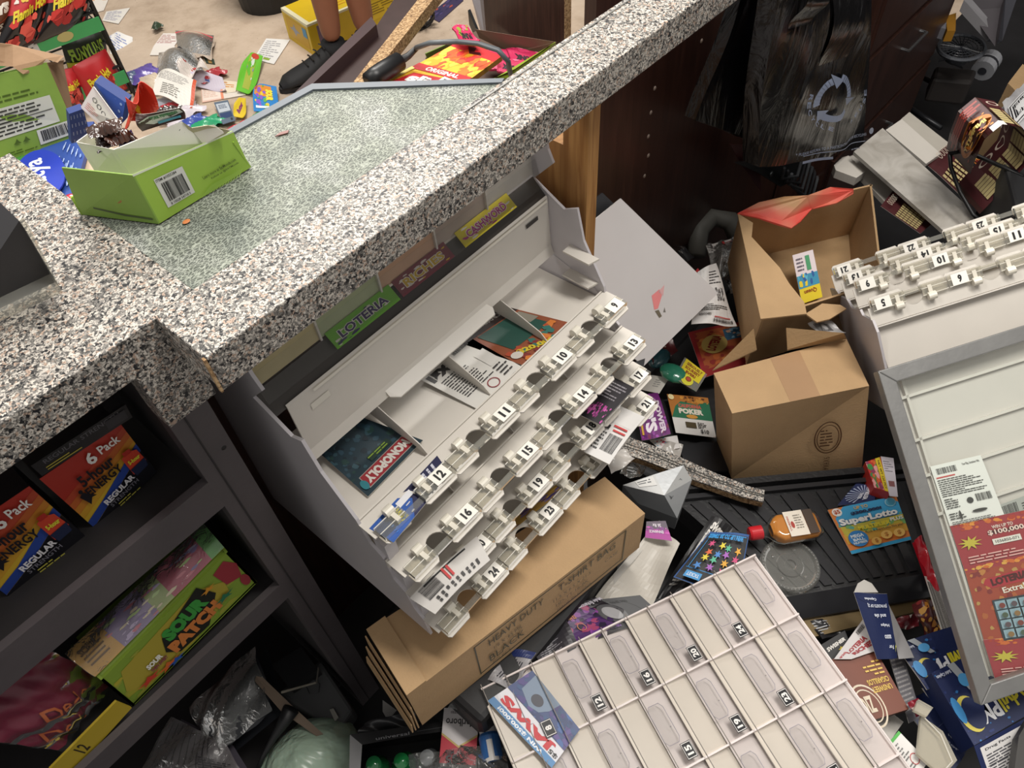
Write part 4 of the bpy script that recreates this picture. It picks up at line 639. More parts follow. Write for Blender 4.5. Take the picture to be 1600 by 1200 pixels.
# ================================================================ hanging black bags
BAGM = special('black_film', lambda t, n, l, b: None)
def _bag(t, n, l, b):
    tc = n.new('ShaderNodeTexCoord'); mp = n.new('ShaderNodeMapping'); mp.inputs['Scale'].default_value = (1, 1, .35); l.new(tc.outputs['Object'], mp.inputs[0]); no = n.new('ShaderNodeTexNoise'); no.inputs['Scale'].default_value = 16; no.inputs['Detail'].default_value = 5; no.inputs['Distortion'].default_value = 1.6; l.new(mp.outputs[0], no.inputs[0])
    bp = n.new('ShaderNodeBump'); bp.inputs['Distance'].default_value = .012; bp.inputs['Strength'].default_value = .45; l.new(no.outputs[0], bp.inputs['Height']); l.new(bp.outputs[0], b.inputs['Normal'])
    b.inputs['Base Color'].default_value = lin('#0b0b0d'); b.inputs['Roughness'].default_value = .2; b.inputs['Specular IOR Level'].default_value = .5
_bag(BAGM.node_tree, BAGM.node_tree.nodes, BAGM.node_tree.links, BAGM.node_tree.nodes['Principled BSDF'])
def hangbag(label, q, y, th, marks, seed):
    """q: outline TL,TR,BR,BL in the picture, hung in a plane of constant y"""
    c = [PY(a, b, y) for a, b in q]; r = thing('plastic_bag', label, 'plastic bag', tuple(sum(c)/4), group='black shopping bags on the hanger')
    nrm = unit(np.cross(c[1]-c[0], c[3]-c[0])); nrm = nrm if nrm[1] < 0 else -nrm
    f = lambda u, v, h=0: (c[0]*(1-u)+c[1]*u)*(1-v)+(c[3]*(1-u)+c[2]*u)*v+nrm*(h+.006*math.sin(7*u+seed)*math.sin(3*v+seed)+.004*math.sin(17*u+4*v+seed)+.010*math.sin(math.pi*u))
    m = M(); m.grid(lambda u, v: f(u, v, 0), 48, 48, BAGM)
    for k in range(1, 5): m.grid(lambda u, v: f(.02+.96*u, v*1.0+.005*k*math.sin(11*u+k), -th*k/5), 20, 8, BAGM)
    m.grid(lambda u, v: f(0, u, -th*v)+nrm*.0, 16, 4, BAGM); m.grid(lambda u, v: f(1, u, -th*v), 16, 4, BAGM); m.grid(lambda u, v: f(u, 1, -th*v), 16, 3, BAGM)
    m.build('bag_stack', r, smooth=True)
    m = M(); m.art(marks, 100, 100, lambda u, v, h=0: f(u, v, h+.005), lift=.0006, sub=30); m.build('printed_marks', r); return r, f
def arrows(cx, cy, R0, col):
    o = []
    for k in range(3):
        a0 = math.radians(120*k-70); a1 = a0+math.radians(80); pin = []; pout = []
        for t in range(9):
            a = a0+(a1-a0)*t/8; pout.append((cx+R0*math.cos(a), cy+R0*.58*math.sin(a))); pin.append((cx+R0*.72*math.cos(a), cy+R0*.58*.72*math.sin(a)))
        for t in range(8): o.append(('p', [pout[t], pout[t+1], pin[t+1], pin[t]], col))
        o.append(('p', [(cx+R0*1.18*math.cos(a1), cy+R0*.58*1.18*math.sin(a1)), (cx+R0*.86*math.cos(a1+.42), cy+R0*.58*.86*math.sin(a1+.42)), (cx+R0*.54*math.cos(a1), cy+R0*.58*.54*math.sin(a1))], col))
    return o
BL = '#8d99b3'
ring = lambda tx, a0, a1, cx, cy, R0: [('t', ch, cx+R0*math.cos(a), cy+R0*.58*math.sin(a), 4, 2.6, BL, math.degrees(a)-90, .03) for ch, a in zip(tx, [math.radians(a0+(a1-a0)*k/(len(tx)-1)) for k in range(len(tx))])]
hangbag('bundle of black shopping bags, the left one of the two on the hanger', [(1150, -6), (1245, -20), (1240, 240), (1093, 190)], .50, .02,
        [('l', 52, 83, 40, 3, 1, BL), ('l', 50, 87, 42, 2.5, 1, BL), ('r', 46, 91, 34, 2.2, BL), ('o', 98, 60, 22, 18, 9, BL)]+ring('RECYCLE', 200, 150, 100, 60, 27), 1.0)
rb, fb_ = hangbag('bundle of black shopping bags with the whole recycling circle, right one on the hanger', [(1212, -16), (1360, -30), (1352, 228), (1188, 262)], .43, .03,
        arrows(50, 57, 25, BL)+ring('RECYCLE', 195, 110, 50, 57, 31)+ring('REUSE', 60, -5, 50, 57, 31)+[('t', '* PLEASE RETURN TO A PARTICIPATING STORE FOR RECYCLING', 47, 86, 72, 2.2, BL, -3, .01), ('r', 16, 89, 66, .6, BL), ('r', 16, 93, 24, 2, BL), ('l', 66, 93, 14, 2, 1, BL), ('c', 88, 82, 3, 2.4, BL), ('t', 'N', 38, 22, 6, 6, BL, 20, .1)], 2.3)
m = M(); z_ = .36
c_ = [PY(1300, -10, z_), PY(1352, -10, z_), PY(1330, 90, z_), PY(1285, 105, z_)]; f, nn = quadmap(c_); m.grid(lambda u, v: f(u, v, .008*math.sin(4*v)), 6, 8, BAGM); m.grid(lambda u, v: f(u, v, -.004+.006*math.sin(4*v)), 6, 8, BAGM)
c_ = [PY(1255, -10, z_), PY(1290, -10, z_), PY(1275, 40, z_), PY(1240, 48, z_)]; f2, nn = quadmap(c_); m.grid(lambda u, v: f2(u, v, .008*math.sin(4*v+1)), 6, 8, BAGM); m.build('folded_handle', rb, smooth=True)
r = thing('bag_hanger', 'dark metal bag hanger bracket with a bolt below the black bags', 'hanger', tuple(PY(1230, 260, .5)))
m = M(); DM = mat('#1d2022', .4, .3)
for z_ in (.53,): m.prism([PY(1150, 255, z_), PY(1262, 240, z_), PY(1266, 268, z_), PY(1220, 292, z_), PY(1185, 270, z_)], (0, .006, 0), DM); m.prism([PY(1195, -20, z_), PY(1215, -20, z_), PY(1222, 258, z_), PY(1202, 258, z_)], (0, .008, 0), DM)
m.build('bracket', r); m = M(); m.ell(PY(1205, 272, .528), (.007, .004, .007), mat('#5a5e60', .3, .7)); m.build('bolt', r)
m = M(); rr = random.Random(3)
for k in range(7):
    a = PY(1225+6*k, 262+5*k, .50); m.tube([a, a+V(.03, .01, -.05), a+V(.07, -.01, -.06-.01*k), a+V(.13, .01, -.03-.008*k), a+V(.18, .03, -.09)], .004, mat(['#3b3d40', '#2a2b2e', '#4a4c4f'][k % 3], .4), 7)
tag(m.build('cable_bundle', smooth=True), 'tangled dark grey cables under the black bags', 'cable')
card('red_folder', 'dark red strip hanging below the left bundle of black bags', 'card', None, 0, [], pts=[PY(1140, 225, .56), PY(1185, 228, .56), PY(1190, 300, .56), PY(1160, 260, .56)], back='#4a1d20')
# ---- grey tape dispenser and clear pouch behind the white board
m = M(); c0 = P(1122, 372, .12); m.tube([P(1088, 400, .12), P(1092, 360, .15), P(1112, 340, .16), P(1140, 345, .15), P(1158, 375, .12)], [.022, .024, .022, .024, .026], mat('#55544f', .6), 10); tag(m.build('tape_dispenser', smooth=True), 'dusty grey plastic tape dispenser between white board and torn box', 'tape dispenser')
m = M(); c_ = px3([(1102, 384), (1148, 372), (1162, 415), (1118, 440)], [.17, .17, .15, .15]); f, _ = quadmap(c_); g2 = lambda u, v, h=0: f(u, v, h+.018*math.sin(math.pi*u)*math.sin(math.pi*v)+.004*math.sin(15*u+6*v))
m.grid(lambda u, v: g2(u, v), 14, 14, mat('#6b655e', .4, bump=.5)); m.grid(lambda u, v: g2(u, v, .003), 14, 14, wrapm); m.art([('r', 0, 4, 100, 24, '#c9c4bf'), ('c', 50, 16, 5, 6, '#c03a3a'), ('l', 60, 10, 34, 10, 1, '#8a5a5a')], 100, 100, lambda u, v, h=0: g2(u, v, h+.004)); tag(m.build('clear_pouch', smooth=True), 'small clear pouch with a white header and red dot by the torn box', 'pouch')
m = M(); m.prism(px3([(1165, 462), (1178, 466), (1172, 494), (1158, 490)], .08), (0, 0, .012), '#8f8c9c'); m.prism(px3([(1178, 466), (1184, 470), (1180, 498), (1172, 494)], .08), (0, 0, .012), '#5a3f9c'); m.prism(px3([(1167, 468), (1175, 470), (1170, 488), (1163, 486)], .093), (0, 0, .001), '#3a3a44'); tag(m.build('vape_pod'), 'tiny purple and grey box on the black floor left of the torn box', 'box')
m = M(); m.prism(px3([(1000, 325), (1030, 330), (1045, 352), (1035, 362), (1008, 345)], .14), (0, 0, .004), '#26335c'); tag(m.build('blue_card'), 'dark blue card showing behind the top corner of the white board', 'card')
card('bar_code_label', 'crumpled grey bar code wrapper between the two brown boxes', 'wrapper', [(1236, 500), (1290, 492), (1312, 512), (1260, 520)], .2, [('r', 0, 0, 100, 100, '#8f8f94'), ('b', 20, 10, 60, 60, TK)], bend=wav(.006, 2, 1))
# ---- white panels and curled tickets, upper right
MB = special('stained_white_panel', lambda t, n, l, b: None)
def _mb(t, n, l, b):
    tc = n.new('ShaderNodeTexCoord'); no = n.new('ShaderNodeTexNoise'); no.inputs['Scale'].default_value = 14; no.inputs['Detail'].default_value = 7; no.inputs['Distortion'].default_value = 1; l.new(tc.outputs['Object'], no.inputs[0]); r_ = ramp(n, [(.35, '#a19b92'), (.5, '#b8b3ab'), (.7, '#cdc8c1')]); l.new(no.outputs[0], r_.inputs[0]); l.new(r_.outputs[0], b.inputs['Base Color']); b.inputs['Roughness'].default_value = .45
_mb(MB.node_tree, MB.node_tree.nodes, MB.node_tree.links, MB.node_tree.nodes['Principled BSDF'])
def slab(name, label, cat, px, z, th, mt, **k):
    m = M(); m.prism(px3(px, z), (0, 0, -th), mt); return tag(m.build(name, **k), label, cat)
slab('white_board', 'long stained stone-like white panel, topmost of the white panels at the upper right', 'panel', [(1379, 200), (1535, 344), (1478, 364), (1334, 237)], .30, .008, MB)
slab('white_board', 'white plastic panel second down, showing right of the stained panel', 'panel', [(1409, 186), (1470, 240), (1447, 256), (1384, 203)], .285, .008, WP)
slab('white_board', 'cream panel with a grooved edge, farthest right of the white panels', 'panel', [(1421, 175), (1486, 226), (1467, 240), (1408, 186)], .27, .012, mat('#bdb7ac', .4))
m = M(); m.prism(px3([(1316, 246), (1336, 242), (1402, 300), (1385, 318)], .25), (0, 0, -.01), WP); m.prism(px3([(1316, 246), (1326, 243), (1352, 268), (1338, 278), (1306, 266), (1303, 258)], .27), (0, 0, -.02), WP); m.prism(px3([(1345, 243), (1352, 240), (1420, 300), (1412, 306)], .24), (0, 0, -.02), mat('#8c8984', .5)); tag(m.build('plastic_trough'), 'white plastic channel with a dirty end cap left of the stained panel', 'channel')
def casino(seed=1): return [('r', 0, 0, 100, 100, '#4a1f22')]+[('r', 4+8.2*i, 36+9*j, 7, 7.6, '#b8a878') for i in range(7) for j in range(6)]+[('r', 64+4*(k % 2), 8+6*k, 30, 4.5, '#9c3f38') for k in range(4)]+[('o', 14+10*k, 14, 4.2, 7, 1.2, '#cdbfae') for k in range(5)]+[('c', 80, 62, 16, 22, '#c7792e'), ('c', 80, 62, 12, 17, '#4a1a18'), ('n', 66, 42, 30, 40, 26, ['#e0b450', '#d98a3a', '#a8322a'], 3, seed), ('t', 'INFINITY', 80, 62, 24, 9, '#e3c768', 0, .05)]
card('lottery_ticket', 'maroon grid ticket lying under the front edge of the stained white panel', 'lottery ticket', [(1376, 322), (1397, 296), (1458, 348), (1438, 365)], .27, casino(2))
card('lottery_ticket', 'flat maroon grid ticket between the stained panel and the looped one', 'lottery ticket', [(1446, 256), (1482, 226), (1545, 275), (1515, 322)], .27, casino(3), bend=wav(.006, 1, .3))
pth = [(1500, 300, .33), (1535, 262, .38), (1568, 225, .44), (1578, 190, .49), (1562, 166, .52), (1532, 160, .53), (1505, 182, .51), (1492, 215, .45), (1486, 240, .37)]
pp = [P(a, b, z) for a, b, z in pth]; wv = (P(1530, 335, .33)-P(1490, 290, .33))*.95
def rib(u): k = min(int(u*8), 7); fr = u*8-k; return pp[k]*(1-fr)+pp[k+1]*fr
m = M(); fr_ = lambda u, v, h=0: rib(u)+wv*(v-.2)+unit(O-rib(u))*h*1.2
m.grid(lambda u, v: fr_(u, v), 32, 4, '#3d2420'); m.art([(o[0],)+tuple(o[1:]) for o in casino(5)]+[('r', 60, 84, 10, 14, '#e0ddd6')], 100, 100, lambda u, v, h=0: fr_(.02+u*.96, v, h), sub=30, lift=.0004); tag(m.build('lottery_ticket', smooth=False), 'long maroon grid ticket strip curled up into a standing loop', 'lottery ticket')
card('lottery_ticket', 'orange ticket with a red gem, wedged beside the black device', 'lottery ticket', [(1530, 285), (1562, 262), (1575, 318), (1560, 345)], .3, [('r', 0, 0, 100, 100, '#b8602a'), ('n', 0, 0, 100, 100, 30, ['#c9772f', '#a04a22', '#d08a45'], 9, 2), ('s', 60, 40, 18, '#b82a44', 4), ('r', 20, 14, 16, 14, '#6fa0bf')], bend=wav(.006))
card('lottery_ticket', 'white edged orange ticket below the looped strip', 'lottery ticket', [(1512, 300), (1532, 288), (1566, 345), (1540, 360)], .29, [('r', 0, 0, 100, 100, '#c2bfba'), ('r', 50, 0, 50, 100, '#b8642e'), ('l', 6, 10, 36, 80, 12, '#6a86a0')])
m = M(); m.tube(px3([(1484, 240), (1510, 236), (1560, 258), (1600, 275)], [.40, .42, .42, .42])+px3([(1600, 276)], .42), .004, '#141416', 8); m.tube(px3([(1484, 240), (1486, 262), (1500, 300), (1520, 335), (1540, 352)], [.40, .38, .36, .34, .33]), .004, '#141416', 8); tag(m.build('black_cable', smooth=True), 'black cord looping over the curled tickets', 'cord')
m = M(); t4 = px3([(1568, 250), (1620, 190), (1660, 260), (1590, 335)], .42); hexa(m, [t4[0], t4[3], t4[2], t4[1]], [p-V(0, 0, .22) for p in (t4[0], t4[3], t4[2], t4[1])], mat('#1a1a1c', .5)); tag(m.build('card_terminal', bevel=.006), 'matt black device at the right edge above the upside-down dispenser', 'device')
m = M(); c_ = px3([(1566, 160), (1600, 130), (1650, 170), (1640, 260), (1580, 240)], .36); f, _ = quadmap([c_[0], c_[1], c_[2], c_[4]]); m.grid(lambda u, v: f(u, v, .02*math.sin(3.1*u)*math.sin(3.1*v)+.004*math.sin(13*u+9*v)), 12, 12, mat('#b9b8ba', .3, bump=.3, bscale=30)); m.grid(lambda u, v: f(u, v, -.02), 2, 2, mat('#b9b8ba', .3)); m.art([('r', 8, 22, 80, 46, '#d8d8d8'), ('r', 10, 25, 76, 40, '#1c1c1e'), ('r', 12, 27, 72, 36, '#d8d8d8'), ('b', 15, 30, 66, 26, '#1c1c1e')], 100, 100, lambda u, v, h=0: f(u, v, h+.02*math.sin(3.1*u)*math.sin(3.1*v)+.005), sub=8, lift=.0006); tag(m.build('mailer_bag', smooth=True), 'pale plastic parcel bag with a bar code at the right edge', 'bag')
m = M(); t4 = px3([(1575, 130), (1598, 100), (1640, 130), (1610, 165)], .33); hexa(m, [t4[0], t4[3], t4[2], t4[1]], [p-V(0, 0, .2) for p in (t4[0], t4[3], t4[2], t4[1])], CARDI); tag(m.build('cardboard_box'), 'brown box corner behind the pale parcel bag at the right edge', 'cardboard box')
# ---- dark back corner
r = thing('drawer_cabinet', 'dark walnut drawer cabinet with a metal pull handle behind the bags', 'cabinet', (2.0, .56, FL))
m = M(); m.box((1.72, .50, FL), (2.35, .615, .95), walnut); m.build('cabinet_body', r)
for k in range(4):
    m = M(); z0 = FL+.03+k*.26; m.box((1.735, .492, z0), (2.335, .50, z0+.24), walnut); d = m.build('drawer_front', r); m = M(); m.tube([V(1.98, .492, z0+.17), V(1.98, .475, z0+.17), V(2.09, .475, z0+.17), V(2.09, .492, z0+.17)], .004, mat('#9b9b9c', .25, .9), 8); m.build('handle', d)
r = thing('desk_fan', 'dark round wire-guard fan lying in the far dark corner', 'fan', tuple(P(1500, 75, 0)))
c0 = P(1502, 74, .15); R0 = .5*np.linalg.norm(P(1460, 74, .15)-P(1546, 74, .15)); RIM = mat('#5d6066', .35, .3)
m = M(); m.tube([c0+V(math.cos(a), math.sin(a)*.8, .0)*R0 for a in [k*math.pi/16 for k in range(33)]], .006, RIM, 6, cap=False)
for k in range(24): a = k*math.pi/12; m.tube([c0, c0+V(math.cos(a)*R0, math.sin(a)*.8*R0, 0)], .0015, mat('#33353a', .4), 4)
for q in (.3, .5, .7, .85): m.tube([c0+V(math.cos(a), math.sin(a)*.8, 0)*R0*q for a in [k*math.pi/12 for k in range(25)]], .0012, mat('#33353a', .4), 4, cap=False)
m.build('wire_guard', r); m = M(); m.tube([c0-V(0, 0, .04), c0-V(0, 0, .005)], .03, '#202226', 16)
for k in range(4): a = k*math.pi/2; m.prism([c0+V(0, 0, -.03), c0+V(math.cos(a)*R0*.85, math.sin(a)*R0*.65, -.02), c0+V(math.cos(a+.8)*R0*.85, math.sin(a+.8)*R0*.65, -.035)], (0, 0, .002), '#1b1c20')
m.build('fan_blades', r)
r = thing('paper_roll', 'white receipt paper roll beside the dark fan', 'paper roll', tuple(P(1535, 112, .0)))
for nm in (0,):
    a, b = P(1535, 111, .05), P(1548, 92, .06); m = M(); m.tube([a, b], .032, '#9a9ba0', 20); m.build('roll', r); d_ = unit(a-b); m = M(); m.tube([a+d_*.001, a+d_*.002], .012, '#33343a', 14); m.tube([b+(a-b)*.45, b+(a-b)*.6], .0325, '#23242a', 20); m.build('core', r)
m = M(); t4 = px3([(1462, 102), (1528, 108), (1520, 128), (1458, 122)], .06); hexa(m, [t4[0], t4[3], t4[2], t4[1]], [p-V(0, 0, .08) for p in (t4[0], t4[3], t4[2], t4[1])], mat('#2b2624', .6)); tag(m.build('black_case', bevel=.01), 'rounded dark brown case below the dark fan', 'case')
m = M(); t4 = px3([(1510, -8), (1572, -12), (1560, 62), (1552, 45)], [.3, .3, .22, .22]); m.prism(t4, (0, 0, -.02), mat('#4b464a', .5)); t4 = px3([(1506, 0), (1516, -4), (1556, 42), (1549, 48)], [.305, .305, .225, .225]); m.prism(t4, (0, 0, -.03), mat('#8f8d90', .35)); tag(m.build('laptop'), 'closed grey laptop leaning at the top of the dark corner', 'laptop')
m = M(); t4 = px3([(1572, -10), (1592, -12), (1566, 64), (1548, 60)], [.3, .3, .15, .15]); m.prism(t4, (.02, .01, -.02), mat('#66666e', .5)); tag(m.build('white_box'), 'pale narrow box standing right of the grey laptop', 'box')
m = M(); t4 = px3([(1478, 25), (1494, 20), (1493, 48), (1480, 48)], .25); m.prism(t4, (0, 0, -.03), '#a0701f'); m.prism(px3([(1470, 15), (1480, 14), (1478, 45), (1466, 42)], .25), (0, 0, -.03), '#77767c'); tag(m.build('small_carton'), 'small orange and white carton above the dark fan', 'carton')
# ================================================================ under the left worktop
def shelfbox(name, label, cat, q, y, dep, ops, col, face_only=False):
    c = [PY(a, b, y) for a, b in q]; r = thing(name, label, cat, tuple((c[2]+c[3])/2)); m = M(); bk = [p+V(0, dep, 0) for p in c]
    hexa(m, [c[0], c[1], c[2], c[3]], [bk[0], bk[1], bk[2], bk[3]], col); face(m, c, ops, 100, 100); m.build('box_body', r); return r, c
def five():
    o = [('r', 0, 0, 100, 100, '#15131a'), ('p', [(0, 0), (100, 0), (100, 30), (0, 80)], '#a62e22')]
    for k in range(6): y0 = 12+k*9; o.append(('p', [(0, y0+30), (100, y0-6), (100, y0+4), (0, y0+40)], ['#ad432a', '#b55c2a', '#bb782a', '#c0902c', '#c4a030', '#c8ac34'][k]))
    o += [('p', [(0, 84), (30, 74), (100, 38), (100, 52), (34, 84), (0, 96)], '#27408c'), ('p', [(0, 96), (34, 84), (100, 52), (100, 100), (0, 100)], '#121118'), ('t', '6', 52, 14, 11, 18, '#e6e2dc', 0, .03), ('t', 'Pack', 76, 12, 26, 13, '#e6e2dc', 0, .02), ('t', '5-hour', 47, 33, 44, 17, '#17131a', 0, .03), ('t', 'ENERGY', 47, 50, 48, 13, '#17131a', 0, .03), ('p', [(14, 48), (20, 44), (24, 52), (30, 60), (24, 58), (18, 66), (16, 56)], '#17131a'), ('c', 19, 42, 2.4, 3, '#17131a'), ('t', 'REGULAR', 52, 76, 46, 9, '#d9d6da', -6, .04), ('t', 'STRENGTH', 54, 85, 44, 6, '#77747e', -4, .01), ('l', 40, 90, 36, 8, 2, '#b8b04a'), ('p', [(76, 40), (86, 36), (96, 42), (98, 66), (92, 72), (76, 72)], '#c2402a'), ('r', 80, 33, 10, 7, '#a8281e'), ('t', '5-hour', 87, 52, 16, 7, '#d9cf3c', 0, .05), ('p', [(76, 62), (98, 60), (96, 74), (78, 76)], '#1c2440')]
    return o
r, c = shelfbox('energy_drink_box', 'red and yellow energy drink six pack, the right one on the upper shelf', 'box', [(61, 748), (188, 662), (243, 735), (148, 825)], .603, .07, five(), '#1a1318')
m = M(); q = [PY(a, b, .585) for a, b in ((48, 728), (196, 632), (207, 652), (66, 744))]; m.prism(q, (0, .003, 0), '#1c1a1c'); face(m, q, [('t', 'REGULAR STRENGTH', 50, 26, 80, 30, '#5d5a5e', 0, .01), ('l', 8, 55, 50, 34, 2, '#a89a3a'), ('r', 74, 20, 22, 60, '#2e2c30')], 100, 100); m.build('hang_tab', r)
shelfbox('energy_drink_box', 'red and yellow energy drink six pack, the left one on the upper shelf', 'box', [(-92, 852), (45, 759), (133, 837), (12, 930)], .60, .07, five(), '#1a1318')
# sour sweets box on the lower shelf
cf = [PY(158, 1063, .562), PY(356, 862, .562), PY(402, 910, .562), PY(208, 1104, .562)]; lb = [P(103, 1020, .515), P(318, 818, .53)]
r = thing('candy_box', 'open lime and yellow sour candy display box on the lower shelf', 'box', tuple((cf[2]+cf[3])/2))
LM = mat('#7d9636', .4, var=.04); m = M(); m.prism(cf, (0, .004, 0), LM); m.prism([cf[0], cf[3], cf[3]+V(-.01, .13, 0), lb[0]+V(0, 0, -.01)], (.003, 0, 0), LM); m.prism([cf[1], cf[2], cf[2]+V(0, .13, 0), lb[1]], (-.003, 0, 0), LM); m.prism([cf[3]+V(0, 0, .002), cf[2]+V(0, 0, .002), cf[2]+V(0, .13, .002), cf[3]+V(0, .13, .002)], (0, 0, .003), LM)
face(m, cf, [('n', 2, 10, 90, 82, 40, ['#9d9a34', '#a89e34', '#93983a'], 12, 4), ('p', [(10, 18), (70, 8), (86, 40), (84, 70), (50, 92), (12, 90), (4, 60)], '#a39436'), ('p', [(84, 12), (94, 6), (99, 30), (96, 60), (86, 50)], '#8f2f38'), ('c', 96, 72, 3, 14, '#8f2f38'), ('p', [(38, 30), (72, 4), (78, 44), (62, 88), (40, 84), (34, 60)], '#1b1d17'), ('t', 'SOUR', 55, 34, 32, 30, '#3a8f3c', -3, .08), ('t', 'PATCH', 56, 64, 38, 28, '#c4763a', -3, .08), ('t', 'SOUR', 26, 54, 11, 12, '#e0ddd2', 0, .06), ('t', 'THEN SWEET', 27, 66, 12, 8, '#7a2a4a', 0, .04), ('s', 17, 76, 9, '#b83a2a', 5), ('s', 30, 84, 9, '#c4602a', 5), ('s', 35, 88, 7, '#2a4f9c', 5), ('s', 80, 62, 8, '#2a6a4a', 5), ('s', 76, 22, 6, '#c4862a', 5)], 100, 100)
m.build('display_box', r)
lid = [cf[0]+V(0, .01, -.004), cf[1]+V(0, .01, -.004), lb[1], lb[0]]
m = M(); f, nn = quadmap([lb[0], lb[1], cf[1], cf[0]]); m.grid(lambda u, v: f(u, v, -.003), 2, 2, LM); m.build('inner_tray', r)
m = M(); g3 = lambda u, v, h=0: f(u, .02+.84*v, h+.004+.008*math.sin(math.pi*v)+.0015*math.sin(21*u+9*v)); m.grid(lambda u, v: g3(u, v), 26, 8, '#c39a4a'); m.grid(lambda u, v: g3(u, v, -.008), 2, 2, '#c39a4a')
m.art([('r', 0, 0, 22, 100, '#c99a4a'), ('r', 22, 0, 30, 100, '#8a7a9c'), ('r', 48, 0, 14, 100, '#9aa86a'), ('r', 60, 0, 30, 100, '#a8495f'), ('r', 90, 0, 10, 100, '#5a9c4a'), ('n', 20, 4, 70, 92, 60, ['#b9a9c9', '#c9707f', '#d9c9a9', '#7f6a9c', '#b8d08a'], 6, 3), ('l', 4, 20, 16, 60, 5, '#6a4a1c'), ('t', 'SOUR', 10, 30, 12, 22, '#5a3a14', 0, .02)], 100, 100, g3, sub=24, lift=.0003); m.grid(lambda u, v: g3(u, v, .004), 20, 8, wrapm)
o = m.build('candy_packet', smooth=True); tag(o, 'foil-wrapped pink and orange candy packet lying on top of the lime candy box', 'candy packet')
# dark red bag, price strip
c_ = [PY(62, 1010, .60), PY(172, 1062, .60), PY(90, 1172, .56), PY(-60, 1150, .56)]; m = M(); f, nn = quadmap(c_); g4 = lambda u, v, h=0: f(u, v, h+.018*math.sin(math.pi*u)*math.sin(math.pi*v)+.003*math.sin(19*u+8*v)+.002*math.sin(31*v+5*u)); r = thing('candy_bag', 'dark crimson candy bag in clear film left of the lime candy box', 'bag', tuple(c_[2]))
m.grid(lambda u, v: g4(u, v), 22, 22, mat('#6d1230', .3, bump=.25, bscale=20)); m.grid(lambda u, v: f(u, v, -.01), 2, 2, '#3a0a18'); m.art([('t', 'Dedos', 56, 40, 60, 16, '#a8552a', -62, .01), ('t', 'Dedos', 80, 62, 60, 16, '#a8552a', -62, .01)], 100, 100, lambda u, v, h=0: g4(u, v, h+.003), lift=.001); m.build('bag_body', r, smooth=True)
m = M(); m.grid(lambda u, v: g4(u, v, .006), 16, 16, clearc); m.build('clear_film', r, smooth=True)
m = M(); q = [PY(78, 1202, .552), PY(182, 1096, .552), PY(206, 1106, .552), PY(112, 1210, .552)]; m.prism(q, (0, .003, 0), '#a8912a'); face(m, q, [('t', '12', 34, 45, 10, 60, '#2a2414', 0, .02)], 100, 100); tag(m.build('price_strip'), 'yellow cardboard strip marked 12 in front of the crimson bag', 'price strip')
# ---- things below the shelves
m = M(); t4 = [P(470, 1046, .03), P(498, 1042, .03), P(552, 1105, .0), P(530, 1150, .0)]; pb = mat('#3a3a3b', .6, bump=.1); r = thing('power_supply', 'dusty dark grey plastic box with a switch below the lower shelf', 'device', tuple(P(510, 1100, -.04)))
t4 = px3([(432, 1082), (500, 1030), (552, 1108), (527, 1146)], [.02, .03, .0, -.01]); m = M(); hexa(m, [t4[0], t4[3], t4[2], t4[1]], [p-V(0, 0, .05) for p in (t4[0], t4[3], t4[2], t4[1])], pb); m.build('casing', r, bevel=.006)
m = M(); m.prism([p+V(0, 0, .001) for p in px3([(516, 1110), (522, 1108), (530, 1122), (524, 1128)], [.003, .003, .001, .001])], (0, 0, .004), '#8a8880'); m.build('switch', r); m = M(); m.tube(px3([(490, 1062), (500, 1068), (498, 1082), (484, 1084), (478, 1072), (490, 1062)], .026), .001, '#2c2c2d', 5); m.build('embossed_ring', r)
m = M(); t4 = px3([(425, 1040), (470, 1010), (497, 1046), (452, 1075)], .05); hexa(m, [t4[0], t4[3], t4[2], t4[1]], [p-V(0, 0, .03) for p in (t4[0], t4[3], t4[2], t4[1])], '#1b1b1d'); m.prism(px3([(440, 1084), (494, 1068), (495, 1066), (440, 1081)], .053), (0, 0, .003), '#8f887c'); m.prism(px3([(494, 1068), (497, 1044), (499, 1044), (496, 1069)], .053), (0, 0, .003), '#5a5650'); tag(m.build('book'), 'black hard-backed book with pale page edges above the dusty device', 'book')
m = M(); m.prism(px3([(402, 1058), (412, 1060), (462, 1108), (506, 1148), (496, 1152), (440, 1112), (400, 1066)], [.06, .06, .04, .02, .02, .04, .06]), (0, 0, .006), mat('#6f5f50', .7)); tag(m.build('wooden_stick'), 'worn brown wooden stick lying diagonally left of the dusty device', 'stick')
m = M(); m.tube(px3([(402, 1204), (412, 1180), (428, 1152), (442, 1130), (455, 1108)], [.0, .02, .04, .05, .06]), [.004, .004, .006, .010, .014], mat('#151517', .5), 10); tag(m.build('plug_cable', smooth=True), 'thick black plug and cord in front of the pale green bag', 'cord')
gb = special('pale_green_film', lambda t, n, l, b: None)
def _gb(t, n, l, b): 
    tc = n.new('ShaderNodeTexCoord'); no = n.new('ShaderNodeTexNoise'); no.inputs['Scale'].default_value = 12; no.inputs['Detail'].default_value = 3; no.inputs['Distortion'].default_value = .8; l.new(tc.outputs['Object'], no.inputs[0]); bp = n.new('ShaderNodeBump'); bp.inputs['Distance'].default_value = .02; l.new(no.outputs[0], bp.inputs['Height']); l.new(bp.outputs[0], b.inputs['Normal']); b.inputs['Base Color'].default_value = lin('#9fb3a0'); b.inputs['Roughness'].default_value = .3; b.inputs['Subsurface Weight'].default_value = .1
_gb(gb.node_tree, gb.node_tree.nodes, gb.node_tree.links, gb.node_tree.nodes['Principled BSDF'])
m = M(); c0 = P(480, 1205, -.04); m.ell(c0, (.10, .07, .075), gb, 26, 16); tag(m.build('plastic_bag', smooth=True), 'crumpled pale green plastic bag at the bottom below the shelves', 'plastic bag')
